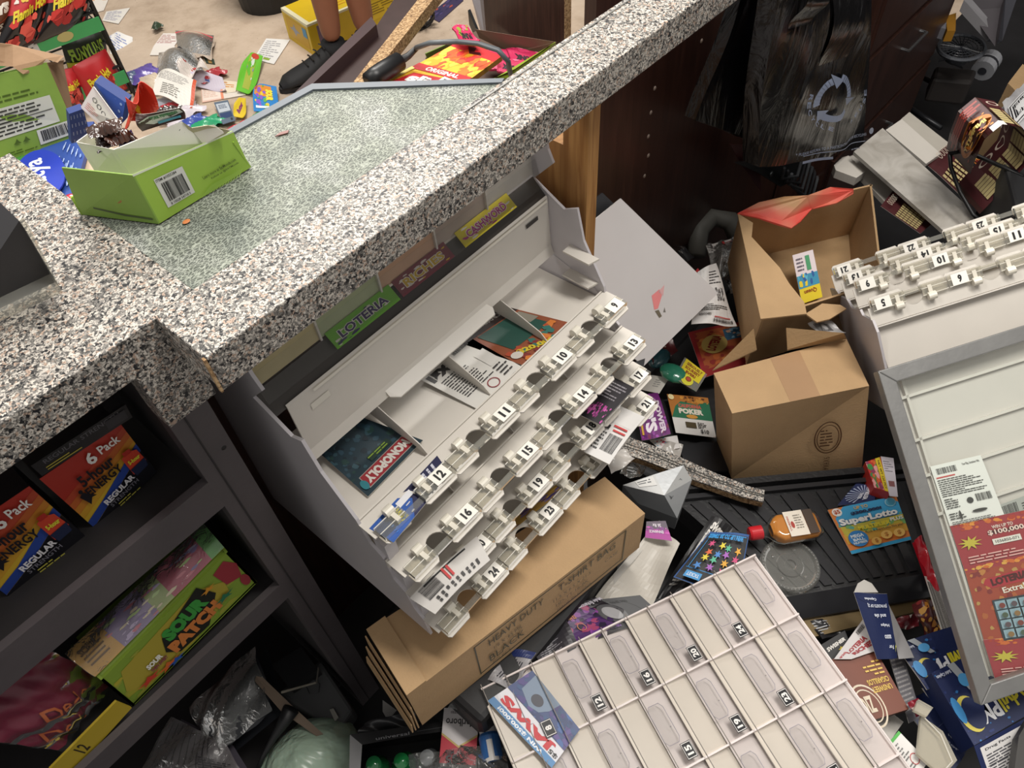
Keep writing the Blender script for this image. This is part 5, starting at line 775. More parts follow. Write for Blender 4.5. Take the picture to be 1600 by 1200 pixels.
c_ = px3([(300, 1105), (400, 1010), (428, 1110), (330, 1190)], [.0, .06, .05, .0]); f, nn = quadmap(c_); m = M(); m.grid(lambda u, v: f(u, v, .03*math.sin(3.1*u)*math.sin(3.1*v)+.004*math.sin(13*u+8*v)), 16, 16, mat('#1f2126', .35, bump=.3)); m.grid(lambda u, v: f(u, v, .006+.03*math.sin(3.1*u)*math.sin(3.1*v)+.004*math.sin(11*u+12*v)), 16, 16, wrapm); m.grid(lambda u, v: f(u, v, -.03), 2, 2, '#1f2126')
tag(m.build('plastic_bag', smooth=True), 'clear plastic bag over something black below the lower shelf', 'plastic bag')
c_ = px3([(270, 1120), (352, 1162), (400, 1240), (200, 1240)], [.02, .02, .0, .0]); f, nn = quadmap(c_); m = M(); g5 = lambda u, v, h=0: f(u, v, h+.015*math.sin(3.1*u)*math.sin(3.1*v)+.003*math.sin(17*u+8*v)); m.grid(lambda u, v: g5(u, v), 14, 14, mat('#6a6468', .4)); m.grid(lambda u, v: g5(u, v, .005), 14, 14, wrapm); m.grid(lambda u, v: f(u, v, -.03), 2, 2, '#55505a')
m.art([('r', 8+7*k, 4, 1.2, 60, '#2b292c') for k in range(10)]+[('l', 60, 40, 36, 50, 12, '#2b292c')], 100, 100, g5, sub=20, lift=.0006); tag(m.build('plastic_bag', smooth=True), 'clear bag with dark stripes and print at the bottom left', 'plastic bag')
# ---- bottom centre: foil box of bottles, cigarettes, vial, loose film
BT = [P(547, 1148, .10), P(745, 1120, .10), P(752, 1240, .10), P(545, 1250, .10)]
r = thing('bottle_box', 'torn black and silver window box of small green bottles at the bottom', 'box', tuple(P(645, 1200, 0)))
m = M(); sv = mat('#a9a9ab', .2, .6); bk_ = mat('#19191b', .35); dzz = V(0, 0, -.09)
for k in range(4):
    a, b = BT[k], BT[(k+1) % 4]; m.prism([a, b, b+dzz, a+dzz], unit(np.cross(b-a, V(0, 0, 1)))*.002, bk_ if k != 3 else sv)
m.prism([p+dzz for p in BT], (0, 0, .002), bk_)
m.prism(px3([(547, 1148), (660, 1132), (742, 1120), (735, 1138), (655, 1148), (566, 1164)], .102), (0, 0, .001), bk_); m.prism(px3([(547, 1148), (566, 1164), (560, 1250), (545, 1250)], .102), (0, 0, .001), sv); m.prism(px3([(730, 1125), (745, 1120), (682, 1180)][:2]+[(765, 1160), (742, 1172), (728, 1158)], [.104, .104, .12, .12, .11]), (0, 0, .001), bk_)
fq, _ = quadmap(px3([(560, 1152), (735, 1124), (735, 1136), (562, 1165)], .1035)); m.art([('t', 'universal', 30, 50, 30, 40, '#8f8f92', 0, .01), ('r', 52, 40, 40, 6, '#5a5a5c')], 100, 100, fq); m.build('window_box', r)
for k, (a, b, col) in enumerate(((585, 1195, '#1c5c34'), (628, 1190, '#1f7a40'), (668, 1185, '#8f9294'), (705, 1182, '#a8abac'))):
    p = P(a, b, .10); o = M(); gl = mat(col, .12, coat=.8); o.tube([p-V(0, 0, .08), p+V(0, 0, -.02), p+V(0, 0, -.005), p+V(0, 0, .008)], [.019, .019, .011, .011], gl, 16); o.tube([p-V(0, 0, .06), p-V(0, 0, .03)], .0193, '#c9c9cc', 16, cap=False)
    tag(o.build('small_bottle', smooth=True), ['dark green bottle, leftmost in the torn window box', 'bright green bottle, second in the torn window box', 'silver capped clear bottle, third in the torn window box', 'pale clear bottle, rightmost in the torn window box'][k], 'bottle', 'small bottles in the torn box')
c_ = px3([(640, 1182), (722, 1172), (728, 1215), (645, 1225)], .108); f, _ = quadmap(c_); m = M(); m.grid(lambda u, v: f(u, v, .012+.004*math.sin(9*u+5*v)), 14, 8, wrapm); m.art([('t', '35', 80, 40, 22, 34, '#3a3c3e', 180, .03), ('t', 'MIEL', 78, 14, 16, 16, '#3a3c3e', 180, .02), ('b', 2, 6, 16, 70, '#3a3c3e')], 100, 100, lambda u, v, h=0: f(u, v, h+.018)); tag(m.build('clear_wrapper', smooth=True), 'clear film printed 35 over the bottles in the torn window box', 'wrapper')
t4 = px3([(742, 1182), (688, 1180), (695, 1106), (750, 1110)], .12); r = thing('cigarette_pack', 'red and white cigarette pack, upside down left of the clear tray', 'cigarette pack', tuple(P(720, 1150, .09)))
t4 = px3([(743, 1196), (686, 1192), (694, 1106), (749, 1109)], .12); m = M(); hexa(m, [t4[0], t4[3], t4[2], t4[1]], [p-V(0, 0, .022) for p in (t4[0], t4[3], t4[2], t4[1])], '#bdb6b4')
face(m, t4, [('r', 0, 0, 100, 100, '#c9c4c4'), ('p', [(0, 0), (100, 0), (100, 52), (50, 30), (0, 52)], '#b02a3a'), ('p', [(0, 50), (50, 28), (100, 50), (100, 54), (50, 32), (0, 54)], '#b8a060'), ('t', 'Marlboro', 50, 74, 82, 14, '#1c1a1c', 0, .01), ('t', 'CIGARETTES', 50, 92, 60, 4, '#6a6466')], 100, 100); m.build('pack_body', r, bevel=.001)
r = thing('glue_bottle', 'small white and blue bottle with a bar code between cigarettes and clear tray', 'bottle', tuple(P(762, 1150, .10)))
a, b = P(757, 1112, .13), P(768, 1176, .13); m = M(); m.tube([a, a+(b-a)*.1, a+(b-a)*.55], [.008, .012, .013], '#b9b5b4', 18); m.build('bottle_cap', r); m = M(); m.tube([a+(b-a)*.55, a+(b-a)*.62, b+(b-a)*.15], [.0135, .0155, .0155], '#2a5a94', 20)
fl = lambda u, v, h=0: a+(b-a)*(.74+.5*u)+unit(np.cross(b-a, V(0, 0, 1)))*(v-.5)*.02+V(0, 0, .0158+h-.006*(2*v-1)**2); m.art([('r', 0, 0, 100, 100, '#c9c7c4'), ('b', 10, 10, 60, 70, TK)], 100, 100, fl, sub=8); m.build('bottle_body', r)
c_ = px3([(690, 1215), (720, 1165), (790, 1168), (800, 1240)], .13); f, _ = quadmap(c_); m = M(); m.grid(lambda u, v: f(u, v, .014*math.sin(3.1*u)*math.sin(3.1*v)+.004*math.sin(15*u+11*v)), 16, 12, wrapm); tag(m.build('clear_wrapper', smooth=True), 'crumpled empty clear film in front of the cigarette pack', 'wrapper')
m = M(); t4 = px3([(598, 1094), (620, 1110), (606, 1126), (598, 1112)], .02); m.prism(t4, (0, 0, .001), '#b9b6b2'); face(m, t4, [('l', 10, 10, 80, 60, 5, TK)], 100, 100); tag(m.build('paper_scrap'), 'tiny printed white scrap under the left end of the brown carton', 'paper')
# ================================================================ tickets in the open drawers
def dk(label, q, z, ops, th=.0008, **k): card('lottery_ticket', label, 'lottery ticket', q, z, ops, th=th, **k)
dk('dark teal ticket with a red banner in the left end of the top drawer', [(661, 688), (575, 776), (497, 706), (560, 650)], .556, [('r', 0, 0, 100, 100, '#20353f'), ('n', 0, 30, 100, 70, 60, ['#2f4a58', '#1c2a33', '#35525c', '#27423f'], 8, 4), ('r', 6, 6, 84, 22, '#a8a59c'), ('r', 7, 7, 82, 20, '#962a33'), ('t', 'MONOPOLY', 48, 17, 76, 14, '#d6d0c8', 0, .06), ('r', 20, 32, 40, 10, '#243a2f'), ('l', 26, 33, 40, 8, 2, '#8aa83a'), ('c', 92, 14, 5, 8, '#2f7a84')][:99])
dk('white 15X ticket back with small black print in the top drawer', [(655, 592), (732, 526), (822, 577), (757, 645)], .556, [('r', 0, 0, 100, 100, '#d8d5cf'), ('t', '15X', 24, 14, 40, 15, TK, 0, .10), ('b', 60, 2, 30, 7, TK), ('l', 10, 26, 60, 44, 11, TK), ('r', 74, 30, 20, 30, '#d8d5cf'), ('o', 52, 80, 10, 8, 1.4, '#8a3038'), ('t', 'SCRATCHERS', 74, 93, 26, 4, TK, 0, .03), ('l', 72, 62, 26, 24, 4, TK)]+[('r', 2+8*k, 98, 6, 2, ['#2a8f9c', '#b83a8a', '#c9b82a'][k % 3]) for k in range(12)])
dk('teal and orange crossword ticket at the right of the top drawer', [(786, 478), (905, 508), (826, 574), (702, 530)], .556, [('r', 0, 0, 100, 100, '#8a4a2e'), ('r', 0, 0, 20, 100, '#2c1f1c'), ('t', 'CROSSWORD', 8, 50, 60, 9, '#8f8a84', 90, .02), ('r', 22, 10, 46, 70, '#1f4a40'), ('r', 24, 4, 26, 16, '#8a8578'), ('n', 66, 4, 34, 92, 34, ['#a8452a', '#c9742f', '#7a2a26', '#2f6a60'], 8, 3), ('t', '$20,000', 84, 60, 50, 10, '#c9b22c', -70, .05), ('c', 78, 88, 6, 8, '#c9c2b8')])
dk('blue 32 CHANCES ticket held by the clips of drawer 12', [(683, 712), (703, 740), (615, 848), (577, 826)], .5655, [('r', 0, 0, 100, 100, '#1b1c44'), ('p', [(0, 60), (44, 50), (100, 64), (100, 100), (0, 100)], '#2352a0'), ('l', 8, 8, 84, 34, 5, '#c9cad6'), ('r', 10, 46, 26, 20, '#dcdce0'), ('t', '32 CHANCES', 54, 74, 52, 14, '#d9d22c', 0, .06), ('n', 30, 50, 60, 40, 10, ['#c9c9d0', '#3a7ac4'], 5, 2)])
dk('curved white ticket back with red line and bar code hanging from drawer 20', [(745, 838), (766, 875), (680, 960), (640, 935)], .465, [('r', 0, 0, 100, 100, '#cfcbc6'), ('r', 6, 20, 6, 62, '#1c1c1e'), ('t', 'Your Play, Scratchers Win', 92, 74, 4, 4, TK), ('b', 6, 66, 54, 24, TK), ('l', 66, 12, 28, 74, 9, TK), ('r', 8, 54, 50, 3, '#c23a3a'), ('r', 12, 48, 44, 3, '#c23a3a')], bend=lambda u, v: .006*math.sin(3.1*v))
dk('white ticket back with red line and bar code hanging right of drawer 18', [(968, 634), (1008, 652), (952, 726), (912, 706)], .43, [('r', 0, 0, 100, 100, '#dcd9d6'), ('r', 10, 10, 80, 26, '#dcd9d6'), ('b', 40, 56, 50, 30, TK), ('l', 4, 56, 30, 34, 6, TK), ('r', 42, 48, 46, 3, '#c23a3a'), ('r', 36, 40, 50, 3, '#c23a3a'), ('r', 4, 44, 24, 8, '#1c1c1e')], bend=lambda u, v: .006*math.sin(3.1*v))
dk('black and pink ticket lying over drawer 17', [(960, 590), (992, 606), (938, 664), (902, 646)], .475, [('r', 0, 0, 100, 100, '#201c22'), ('n', 0, 60, 100, 40, 40, ['#a83f8a', '#7a2a68', '#c25aa4'], 7, 3), ('l', 6, 8, 80, 40, 6, '#8f8a90')])
dk('gold and purple ticket edge showing between drawers 19 and 23', [(868, 758), (880, 766), (792, 836), (780, 826)], .40, [('r', 0, 0, 100, 100, '#8a6a2a'), ('n', 0, 0, 100, 100, 20, ['#3a2a5c', '#a8842f', '#5a4a7a'], 14, 3)])
# tickets seen edge-on in the display pockets
for i, (x0, x1, col, c2, lb_) in enumerate(((.285, .385, '#6fae3a', '#3a2f5c', 'green ticket standing in the narrow pocket under the counter fascia'), (.39, .48, '#7a3a44', '#c9a83a', 'dark red ticket in the pocket right of the green one'), (.50, .60, '#c9b82a', '#a82a7a', 'yellow and magenta ticket at the right end of the pockets'))):
    f = lambda u, v, h=0: V(x0+(x1-x0)*u, .5645-.018*v, .716-.014*v)+V(0, -.6, .8)*h
    m = M(); m.prism([f(0, 0), f(1, 0), f(1, 1), f(0, 1)], V(0, -.6, .8)*-.0008, col); m.art([('n', 4, 6, 92, 88, 24, [col, c2, '#d9d2c8'], 9, i), ('t', ('LOTERIA', 'RICHES', 'CASHWORD')[i], 50, 50, 76, 50, '#e0dcd2', 0, .08), ('t', ('LOTERIA', 'RICHES', 'CASHWORD')[i], 50, 50, 74, 44, c2, 0, .03)], 100, 100, f); tag(m.build('lottery_ticket'), lb_, 'lottery ticket')
# ================================================================ things on the glass and the candy ledge
GR = mat('#9cc04a', .42, var=.05); GR2 = mat('#86a848', .5, var=.1); IN_ = mat('#ebe7df', .6, var=.04)
b0 = P(248, 350, .9005); b1 = P(391, 262, .9005); b3 = P(126, 335, .9005); t0 = PY(207, 274, b0[1]-.004); t1 = PY(364, 205, b1[1]-.004); t3 = P(96, 262, .955); b2 = b1+(b3-b0)*.9; t2 = b2+V(0, .01, .03)
r = thing('candy_carton', 'lime green open carton with a bar code standing on the shattered glass', 'carton', tuple((b0+b2)/2))
m = M(); m.prism([t0, t1, b1, b0], (0, .0015, 0), GR); m.prism([t0, b0, b3, t3], (.0015, 0, 0), GR2); m.prism([b1, b2, t2, t1-V(.004, 0, .01)], (.0015, 0, 0), GR); m.prism([b2, b3, b3+V(0, 0, .02), t2], (0, -.0015, 0), GR); m.prism([b0, b1, b2, b3], (0, 0, .001), IN_)
fq, nn = quadmap([t0, t1, b1, b0]); m.art([('r', 0, -1.5, 100, 4, '#dfe6cf'), ('r', 14, 22, 28, 60, '#d6d6d2'), ('t', 'ITEM #1055284', 25, 27, 20, 6, '#2c3322', 0, .01), ('b', 18, 34, 21, 38, '#1d1d1f'), ('t', '8 10028 54718 5', 28, 77, 20, 5, '#1d1d1f', 0, .01), ('t', 'Learn more at EatMoods.com', 72, 62, 36, 7, '#3c4a1e', -3, .01), ('t', 'Follow us @EATMoods', 76, 72, 30, 6, '#3c4a1e', -3, .01)]+[('p', [(44+3*k, 98), (46+3*k, 98), (60+2.4*k, 84), (59+2.4*k, 84)], '#a5c95a') for k in range(14)], 100, 100, fq)
fq, nn = quadmap([t3, t0, b0, b3]); m.art([('c', 52, 50, 26, 20, '#8f9a5a'), ('c', 58, 56, 8, 7, '#a5753a'), ('p', [(22, 78), (62, 86), (96, 88), (96, 92), (60, 90), (22, 82)], '#4a5a34')], 100, 100, fq)
m.build('carton_walls', r)
w = [P(178, 234, .965), P(285, 190, .972), P(318, 224, .948), P(206, 277, .93)]; w2 = [P(120, 222, .965), P(178, 234, .965), P(206, 277, .93), P(150, 270, .93)]
m = M(); m.prism(w, (0, .0012, .0), IN_); m.prism(w2, (0, .0012, 0), IN_); m.prism([w[0], w[0]+V(-.02, .055, 0), w[1]+V(-.02, .05, 0), w[1]][:0] or [P(120, 222, .965), P(150, 200, .955), P(160, 230, .93), P(140, 240, .93)], (0, .001, 0), IN_)
m.prism([P(286, 191, .972), P(300, 200, .965), P(325, 196, .965), P(360, 204, .955), P(352, 210, .95), P(312, 228, .945)], (0, .0012, 0), mat('#b5ac8e', .6)); m.prism([P(300, 204, .962), P(336, 198, .962), P(350, 208, .955), P(318, 226, .948)], (0, .0006, .002), mat('#d9d4c8', .6))
fq, nn = quadmap(w)
def stroke(mm, pts, fn, w_=1.0, col='#4a4846'):
    for a, b in zip(pts[:-1], pts[1:]):
        d = np.array(b, float)-np.array(a, float); L_ = np.linalg.norm(d)+1e-9; n_ = np.array([-d[1], d[0]])/L_*w_*.5
        mm.poly([fn((a[0]+n_[0])/100, (a[1]+n_[1])/100, .0004), fn((b[0]+n_[0])/100, (b[1]+n_[1])/100, .0004), fn((b[0]-n_[0])/100, (b[1]-n_[1])/100, .0004), fn((a[0]-n_[0])/100, (a[1]-n_[1])/100, .0004)], col)
stroke(m, [(56, 36), (46, 42), (50, 58), (58, 56), (60, 68), (54, 82), (50, 78)], fq); stroke(m, [(68, 36), (62, 50), (64, 62), (70, 58), (76, 42), (74, 34), (68, 36)], fq); stroke(m, [(86, 26), (88, 50)], fq); stroke(m, [(90, 20), (84, 30), (86, 38), (92, 36)], fq)
m.build('inner_tray', r)
card('candy_wrapper', 'bright red wrapper with a yellow logo sticking out of the open lime carton', 'candy wrapper', [(205, 140), (242, 142), (214, 206), (162, 196)][:0] or [(196, 152), (238, 138), (246, 172), (196, 208)], [1.0, 1.0, .97, .96], [('n', 30, 55, 24, 24, 7, ['#d9b52c'], 9, 3), ('l', 20, 80, 40, 8, 2, '#7a140e')], back='#c9301c', bend=wav(.008, 2, 1))
card('candy_wrapper', 'white and dark peppermint wrapper lying in the lime carton', 'candy wrapper', [(212, 178), (282, 168), (290, 186), (222, 206)], [.985, .985, .975, .97], [('r', 0, 0, 100, 100, '#3a2420'), ('p', [(4, 40), (30, 14), (96, 8), (98, 48), (30, 78)], '#d6d8d4'), ('t', 'YORK PEPPERMINT', 60, 32, 60, 26, '#2f7a4a', -4, .06), ('r', 40, 66, 50, 18, '#4f9fb5')], bend=wav(.006, 1, 1))
for k, (x, y, z, col) in enumerate(((150, 208, .97, '#3b2620'), (172, 198, .975, '#42291f'), (183, 214, .965, '#4a2c22'), (165, 222, .96, '#33201c'), (200, 222, .955, '#4d4270'), (262, 176, .965, '#2c1d1a'))):
    p = P(x, y, z); m = M(); rr = random.Random(k); m.grid(lambda u, v: p+V(.013*(2*u-1)*(1+.08*math.sin(22*v)), .008*(2*v-1), .006*math.sin(3.1*u)*math.sin(3.1*v)+.0012*math.sin(30*u)), 18, 10, mat(col, .25, coat=.5)); m.grid(lambda u, v: p+V(.013*(2*u-1), .008*(2*v-1), -.004*math.sin(3.1*u)*math.sin(3.1*v)), 10, 6, mat(col, .25, coat=.5))
    o = m.build('chocolate_candy', smooth=True); o.rotation_euler = (rr.uniform(-.4, .4), rr.uniform(-.3, .3), rr.uniform(0, 3)); tag(o, ['brown ridged chocolate at the left end of the lime carton', 'brown ridged chocolate against the red wrapper', 'dark ridged chocolate beneath the red wrapper', 'nearly black chocolate at the front left of the lime carton', 'purple-grey chocolate at the middle front of the lime carton', 'black chocolate behind the white peppermint wrapper'][k], 'candy', 'chocolates in the lime carton')
m = M(); fr = P(430, 214, .9); m.prism([fr, fr+V(.012, -.006, 0), fr+V(.016, -.003, 0), fr+V(.008, .001, 0)], (0, 0, .001), '#7a4a42'); tag(m.build('paper_scrap'), 'reddish sliver lying on the shattered glass right of the lime carton', 'scrap')
m = M(); m.ell(P(291, 346, .9008), (.004, .003, .0008), mat('#c97a45', .5), 10, 6); tag(m.build('crumb'), 'small orange crumb on the glass in front of the lime carton', 'crumb')
# carton at the far left
cb1 = P(126, 216, .8005); yb_ = cb1[1]; cb0 = P(-60, 282, .8005); ct1 = PY(74, 98, yb_+.01); ct0 = PY(-70, 130, cb0[1]+.01)
r = thing('candy_carton', 'big torn lime green carton with a nutrition panel at the left edge', 'carton', tuple((cb0+cb1)/2))
m = M(); m.prism([ct0, ct1, cb1, cb0], (0, .002, 0), GR2); fq_, nn = quadmap([ct0, ct1, cb1, cb0]); fq = lambda u, v, h=0: fq_(u, v, h+.007)
m.grid(lambda u, v: fq(u, v), 8, 8, GR2); m.art([('l', 6, 10, 60, 6, 1, '#4c6420'), ('l', 38, 22, 54, 10, 2, '#4c6420'), ('r', 20, 36, 70, 34, '#cfd2c6'), ('l', 22, 38, 64, 30, 7, '#3a3c36'), ('r', 22, 52, 66, 1, '#3a3c36'), ('r', 68, 72, 30, 18, '#d6d8d0'), ('b', 71, 74, 24, 13, '#1d1d1f'), ('l', 40, 86, 26, 6, 2, '#4c6420'), ('s', 50, 78, 4, '#4c6420', 3), ('s', 58, 78, 4, '#4c6420', 3)], 100, 100, fq); m.build('front_panel', r)
rt = PY(100, 94, yb_+.09); m = M(); m.prism([ct1, rt, cb1+V(.012, .09, .0), cb1], (-.002, 0, 0), mat('#7d6248', .8, bump=.2)); m.build('side_panel', r)
m = M(); q = [PY(-70, 60, yb_+.03), PY(20, 70, yb_+.04), PY(100, 88, yb_+.05), PY(90, 98, yb_+.02), PY(72, 92, yb_+.012), PY(58, 112, yb_+.012), PY(36, 116, yb_+.012), PY(20, 104, yb_+.02), PY(-70, 100, yb_+.02)]; m.prism(q, (0, .002, 0), mat('#97785a', .8, bump=.3)); m.build('torn_flap', r)
m = M(); cbk = [cb0+V(0, .09, 0), cb1+V(.012, .09, 0)]; m.prism([cbk[0], cbk[1], rt, rt+(cbk[0]-cbk[1])], (0, .002, 0), mat('#7d6248', .8)); m.prism([cb0, cb1, cbk[1], cbk[0]], (0, 0, .002), mat('#7d6248', .8)); m.build('back_panel', r)
m = M(); m.prism([P(x, y, .802) for x, y in ((46, 262), (104, 200), (150, 196), (118, 316), (80, 324))], (0, 0, .006), '#2b4a94'); c_ = px3([(112, 196), (135, 214), (112, 318), (60, 300)], .8085); f, _ = quadmap(c_)
m.art([('c', 10+20*(k % 5)+4*(k//5 % 2), 10+22*(k//5), 4, 3, '#7f98cc') for k in range(22)]+[('r', 18+20*(k % 4), 4+22*(k//4), 3, 12, '#a9b9dc') for k in range(16)], 100, 100, f, lift=.0001); tag(m.build('incense_box'), 'flat blue patterned incense box on the ledge under the big carton', 'box')
m = M(); c0 = P(62, 272, .815); ex_ = unit(P(70, 300, .815)-P(56, 240, .815)); ey_ = unit(np.cross(V(0, 0, 1), ex_)); R1 = .5*np.linalg.norm(P(54, 236, .815)-P(70, 312, .815)); f = lambda u, v, h=0: c0+ex_*R1*(2*u-1)+ey_*R1*.52*(1-2*v)+V(0, 0, h)
m.prism([f(.5+.5*math.cos(t*math.pi/16), .5+.5*math.sin(t*math.pi/16)) for t in range(32)], (0, 0, -.002), '#1c35a8'); m.art([('t', 'satya', 50, 50, 64, 46, '#e3e5ee', 180, .02)], 100, 100, f); tag(m.build('incense_label'), 'glossy blue oval label with white letters on the patterned box', 'label')
for k, (x, y, rx, ry, col, lb_) in enumerate(((58, 298, .012, .008, '#1f8a52', 'green foil sweet left of the blue incense box'), (108, 312, .011, .008, '#c4283a', 'red foil sweet at the corner by the speckled rim'), (118, 325, .010, .009, '#b8c430', 'yellow-green foil sweet touching the lime carton'), (30, 253, .014, .008, '#3a7a30', 'small green packet just under the big carton'))):
    m = M(); m.ell(P(x, y, .806), (rx, ry, .005), mat(col, .22, bump=.3, coat=.6), 14, 9); tag(m.build('wrapped_sweet', smooth=True), lb_, 'candy')
card('pictogram_card', 'white card with four pictograms standing in front of a blue patterned box', 'card', [(146, 135), (188, 192), (176, 214), (126, 168)], [.93, .93, .90, .90], [('r', 0, 0, 100, 100, '#e3d6d4'), ('r', 3, 3, 94, 94, '#e6dedd'), ('o', 22, 32, 7, 9, 2, '#3a3a40'), ('o', 40, 36, 7, 9, 2, '#3a3a40'), ('o', 58, 40, 7, 9, 2, '#3a3a40'), ('o', 76, 46, 7, 9, 2, '#8a8a90'), ('l', 12, 56, 50, 30, 4, '#c98f8a'), ('r', 76, 72, 14, 10, '#3a5a94')], bend=None)
card('incense_box', 'upright blue patterned box behind the white pictogram card', 'box', [(148, 128), (196, 160), (190, 194), (146, 136)], [.93, .92, .90, .91], [('r', 0, 0, 100, 100, '#2c4a96')]+[('c', 10+20*(k % 5), 14+30*(k//5), 4, 6, '#8ba3d4') for k in range(15)], th=.01, back='#223a7a')
card('incense_box', 'blue patterned box standing between the big carton and the lime carton', 'box', [(104, 192), (128, 176), (168, 232), (118, 236)][:0] or [(108, 178), (130, 170), (142, 214), (112, 224)], [.90, .90, .86, .86], [('r', 0, 0, 100, 100, '#2c4a96')]+[('r', 8+20*(k % 5), 8+24*(k//5), 4, 12, '#a9b9dc') for k in range(20)], th=.008, back='#223a7a')
# dark monitor with clear bezel on the left worktop
q = [P(22, 345, 1.0), P(80, 432, .93), P(88, 446, .93), P(-60, 520, .93), P(-60, 250, 1.0)]
r = thing('card_reader', 'dark grey display with a clear plastic edge on the left worktop', 'display', tuple(P(0, 460, .901)))
m = M(); A0 = [V(-.16, .60, .905), V(.005, .60, .905), V(.005, .72, .99), V(-.16, .72, .99)]
A0 = [P(-70, 498, .925), P(78, 428, .925), P(30, 345, .985), P(-70, 250, 1.0)]; m.prism(A0, (0, .004, -.012), mat('#2c2b2e', .45, var=.05)); m.build('screen', r)
m = M(); m.prism([P(-70, 520, .922), P(90, 446, .922), P(78, 428, .925), P(-70, 498, .925)], (0, 0, -.008), clear); m.prism([P(90, 446, .922), P(36, 340, .985), P(30, 345, .985), P(78, 428, .925)], (0, 0, -.008), clear); m.build('clear_bezel', r)
m = M(); m.box((-.09, .60, .9), (-.01, .66, .922), mat('#29282b', .5)); m.build('stand', r)
# ================================================================ snack rack
BKW = mat('#18181a', .4, .3); B0 = P(212, 150, FL); yR = B0[1]; z1 = PY(172, 40, yR)[2]; z2 = FL+.06; E1 = P(0, 104, z1); dR = unit(V(E1[0]-PY(172, 40, yR)[0], E1[1]-yR, 0)); dep = V(-dR[1], dR[0], 0); dep = dep if dep[1] > 0 else -dep
r = thing('snack_rack', 'black wire snack rack with green price strips at the upper left', 'wire rack', tuple(B0))
m = M()
for o_ in (0, .03): m.tube([B0+dep*o_, B0+dep*o_+V(0, 0, 1.5)], .006, BKW, 6)
m.tube([B0+dep*.42, B0+dep*.42+V(0, 0, 1.5)], .006, BKW, 6)
for k in range(9): z = .06+k*.11; m.tube([B0+V(0, 0, z), B0+dep*.42+V(0, 0, z+.05)], .004, BKW, 5)
for zz in (z1, z2, z1+.42):
    c = V(B0[0], B0[1], zz)
    for o_ in (0, .10, .2, .3, .42): m.tube([c+dep*o_, c+dep*o_+dR*.9], .004, BKW, 5)
    for k in range(12): m.tube([c+dR*.08*k, c+dR*.08*k+dep*.42], .003, BKW, 4)
    m.tube([c+V(0, 0, .06), c+V(0, 0, .06)+dR*.9], .005, BKW, 5)
m.build('wire_frame', r)
for zz in (z1, z2):
    c = V(B0[0], B0[1], zz)-dep*.008; m = M(); m.prism([c, c+dR*.9, c+dR*.9+V(0, 0, .045), c+V(0, 0, .045)], -dep*.003, mat('#3f9a58', .45)); f, _ = quadmap([c+dR*.9+V(0, 0, .045)-dep*.0035, c+V(0, 0, .045)-dep*.0035, c-dep*.0035, c+dR*.9-dep*.0035])
    m.art([('r', 66, 12, 10, 76, '#b9b9b4'), ('r', 50, 15, 9, 70, '#a9bca4'), ('l', 67, 20, 8, 50, 3, '#4a4a4a'), ('c', 86, 50, 3, 34, '#b0a56a')], 100, 100, f); m.build('price_strip', r)
def snack(label, q, y, dz_, ops, base, seed, puff=.03):
    c = [PY(a, b, y) for a, b in q]; c = [c[0]+dep*.0, c[1], c[2], c[3]]; f, n_ = quadmap(c); g6 = lambda u, v, h=0: f(u, v, h+puff*(math.sin(math.pi*min(max(u, 0), 1))*math.sin(math.pi*min(max(v, 0), 1)))**.6+.004*math.sin(11*u+7*v+seed)*math.sin(3.1*v)*math.sin(3.1*u))
    m = M(); m.grid(lambda u, v: g6(u, v), 20, 20, mat(base, .25, coat=.4, var=0)); m.grid(lambda u, v: f(u, v, -.012*math.sin(3.14*u)*math.sin(3.14*v)), 8, 8, mat(base, .25, var=0)); m.art(ops, 100, 100, lambda u, v, h=0: g6(u, v, h+.002), sub=18, lift=.0008); tag(m.build('snack_bag', smooth=True), label, 'snack bag', 'snack bags on the wire rack')
hot = lambda s_: [('r', 0, 0, 100, 40, '#b5252a'), ('n', 8, 40, 84, 52, 16, ['#c93a34', '#d9584a', '#a82422'], 16, s_), ('t', 'Flamin Hot', 48, 36, 74, 18, '#d9c62c', -12, .04), ('n', 6, 4, 30, 20, 6, ['#d6b03a', '#e6e0d6'], 8, s_)]
zb = z1+.02; yA = yR-.0
snack('black and red spicy chip bag, the right one on the upper rack shelf', [(84, -40), (150, -66), (136, 42), (52, 70)], yR+.02, 0, hot(3), '#1a1618', 1)
snack('black and red bag, second from the right on the upper rack shelf', [(22, -20), (80, -44), (66, 66), (-10, 90)], yR+.03, 0, hot(5), '#1a1618', 2)
snack('brown and orange chip bag, at the left end of the upper rack shelf', [(-50, -20), (24, -44), (26, 40), (-50, 70)], yR+.05, 0, [('r', 0, 0, 100, 100, '#6a3a22'), ('c', 50, 50, 36, 26, '#c4452a'), ('t', 'LAYS', 50, 50, 50, 20, '#e6e0d6', 0, .08), ('t', 'CHIPS', 40, 84, 50, 12, '#e0d9ce', 0, .04)], '#6a3a22', 3)
snack('green and black snack bag, at the back of the lower rack shelf', [(94, 66), (162, 48), (172, 112), (112, 128)], yR+.09, 0, [('r', 0, 0, 100, 46, '#1d2414'), ('t', 'FUNYUNS', 48, 30, 80, 30, '#8fae3a', -6, .04), ('r', 0, 50, 100, 50, '#b0a82a')], '#2c3a1a', 4)
snack('red and black spicy chip bag leaning forward on the lower rack shelf', [(112, 104), (164, 76), (200, 138), (140, 168)], yR+.02, 0, [('r', 0, 0, 100, 100, '#b01f24'), ('p', [(30, 100), (60, 50), (100, 30), (100, 100)], '#1c1718'), ('n', 40, 40, 58, 56, 12, ['#c93a34', '#d9584a'], 14, 3), ('t', 'Flamin Hot', 46, 40, 60, 22, '#d9c62c', -12, .05)], '#a81f24', 5)
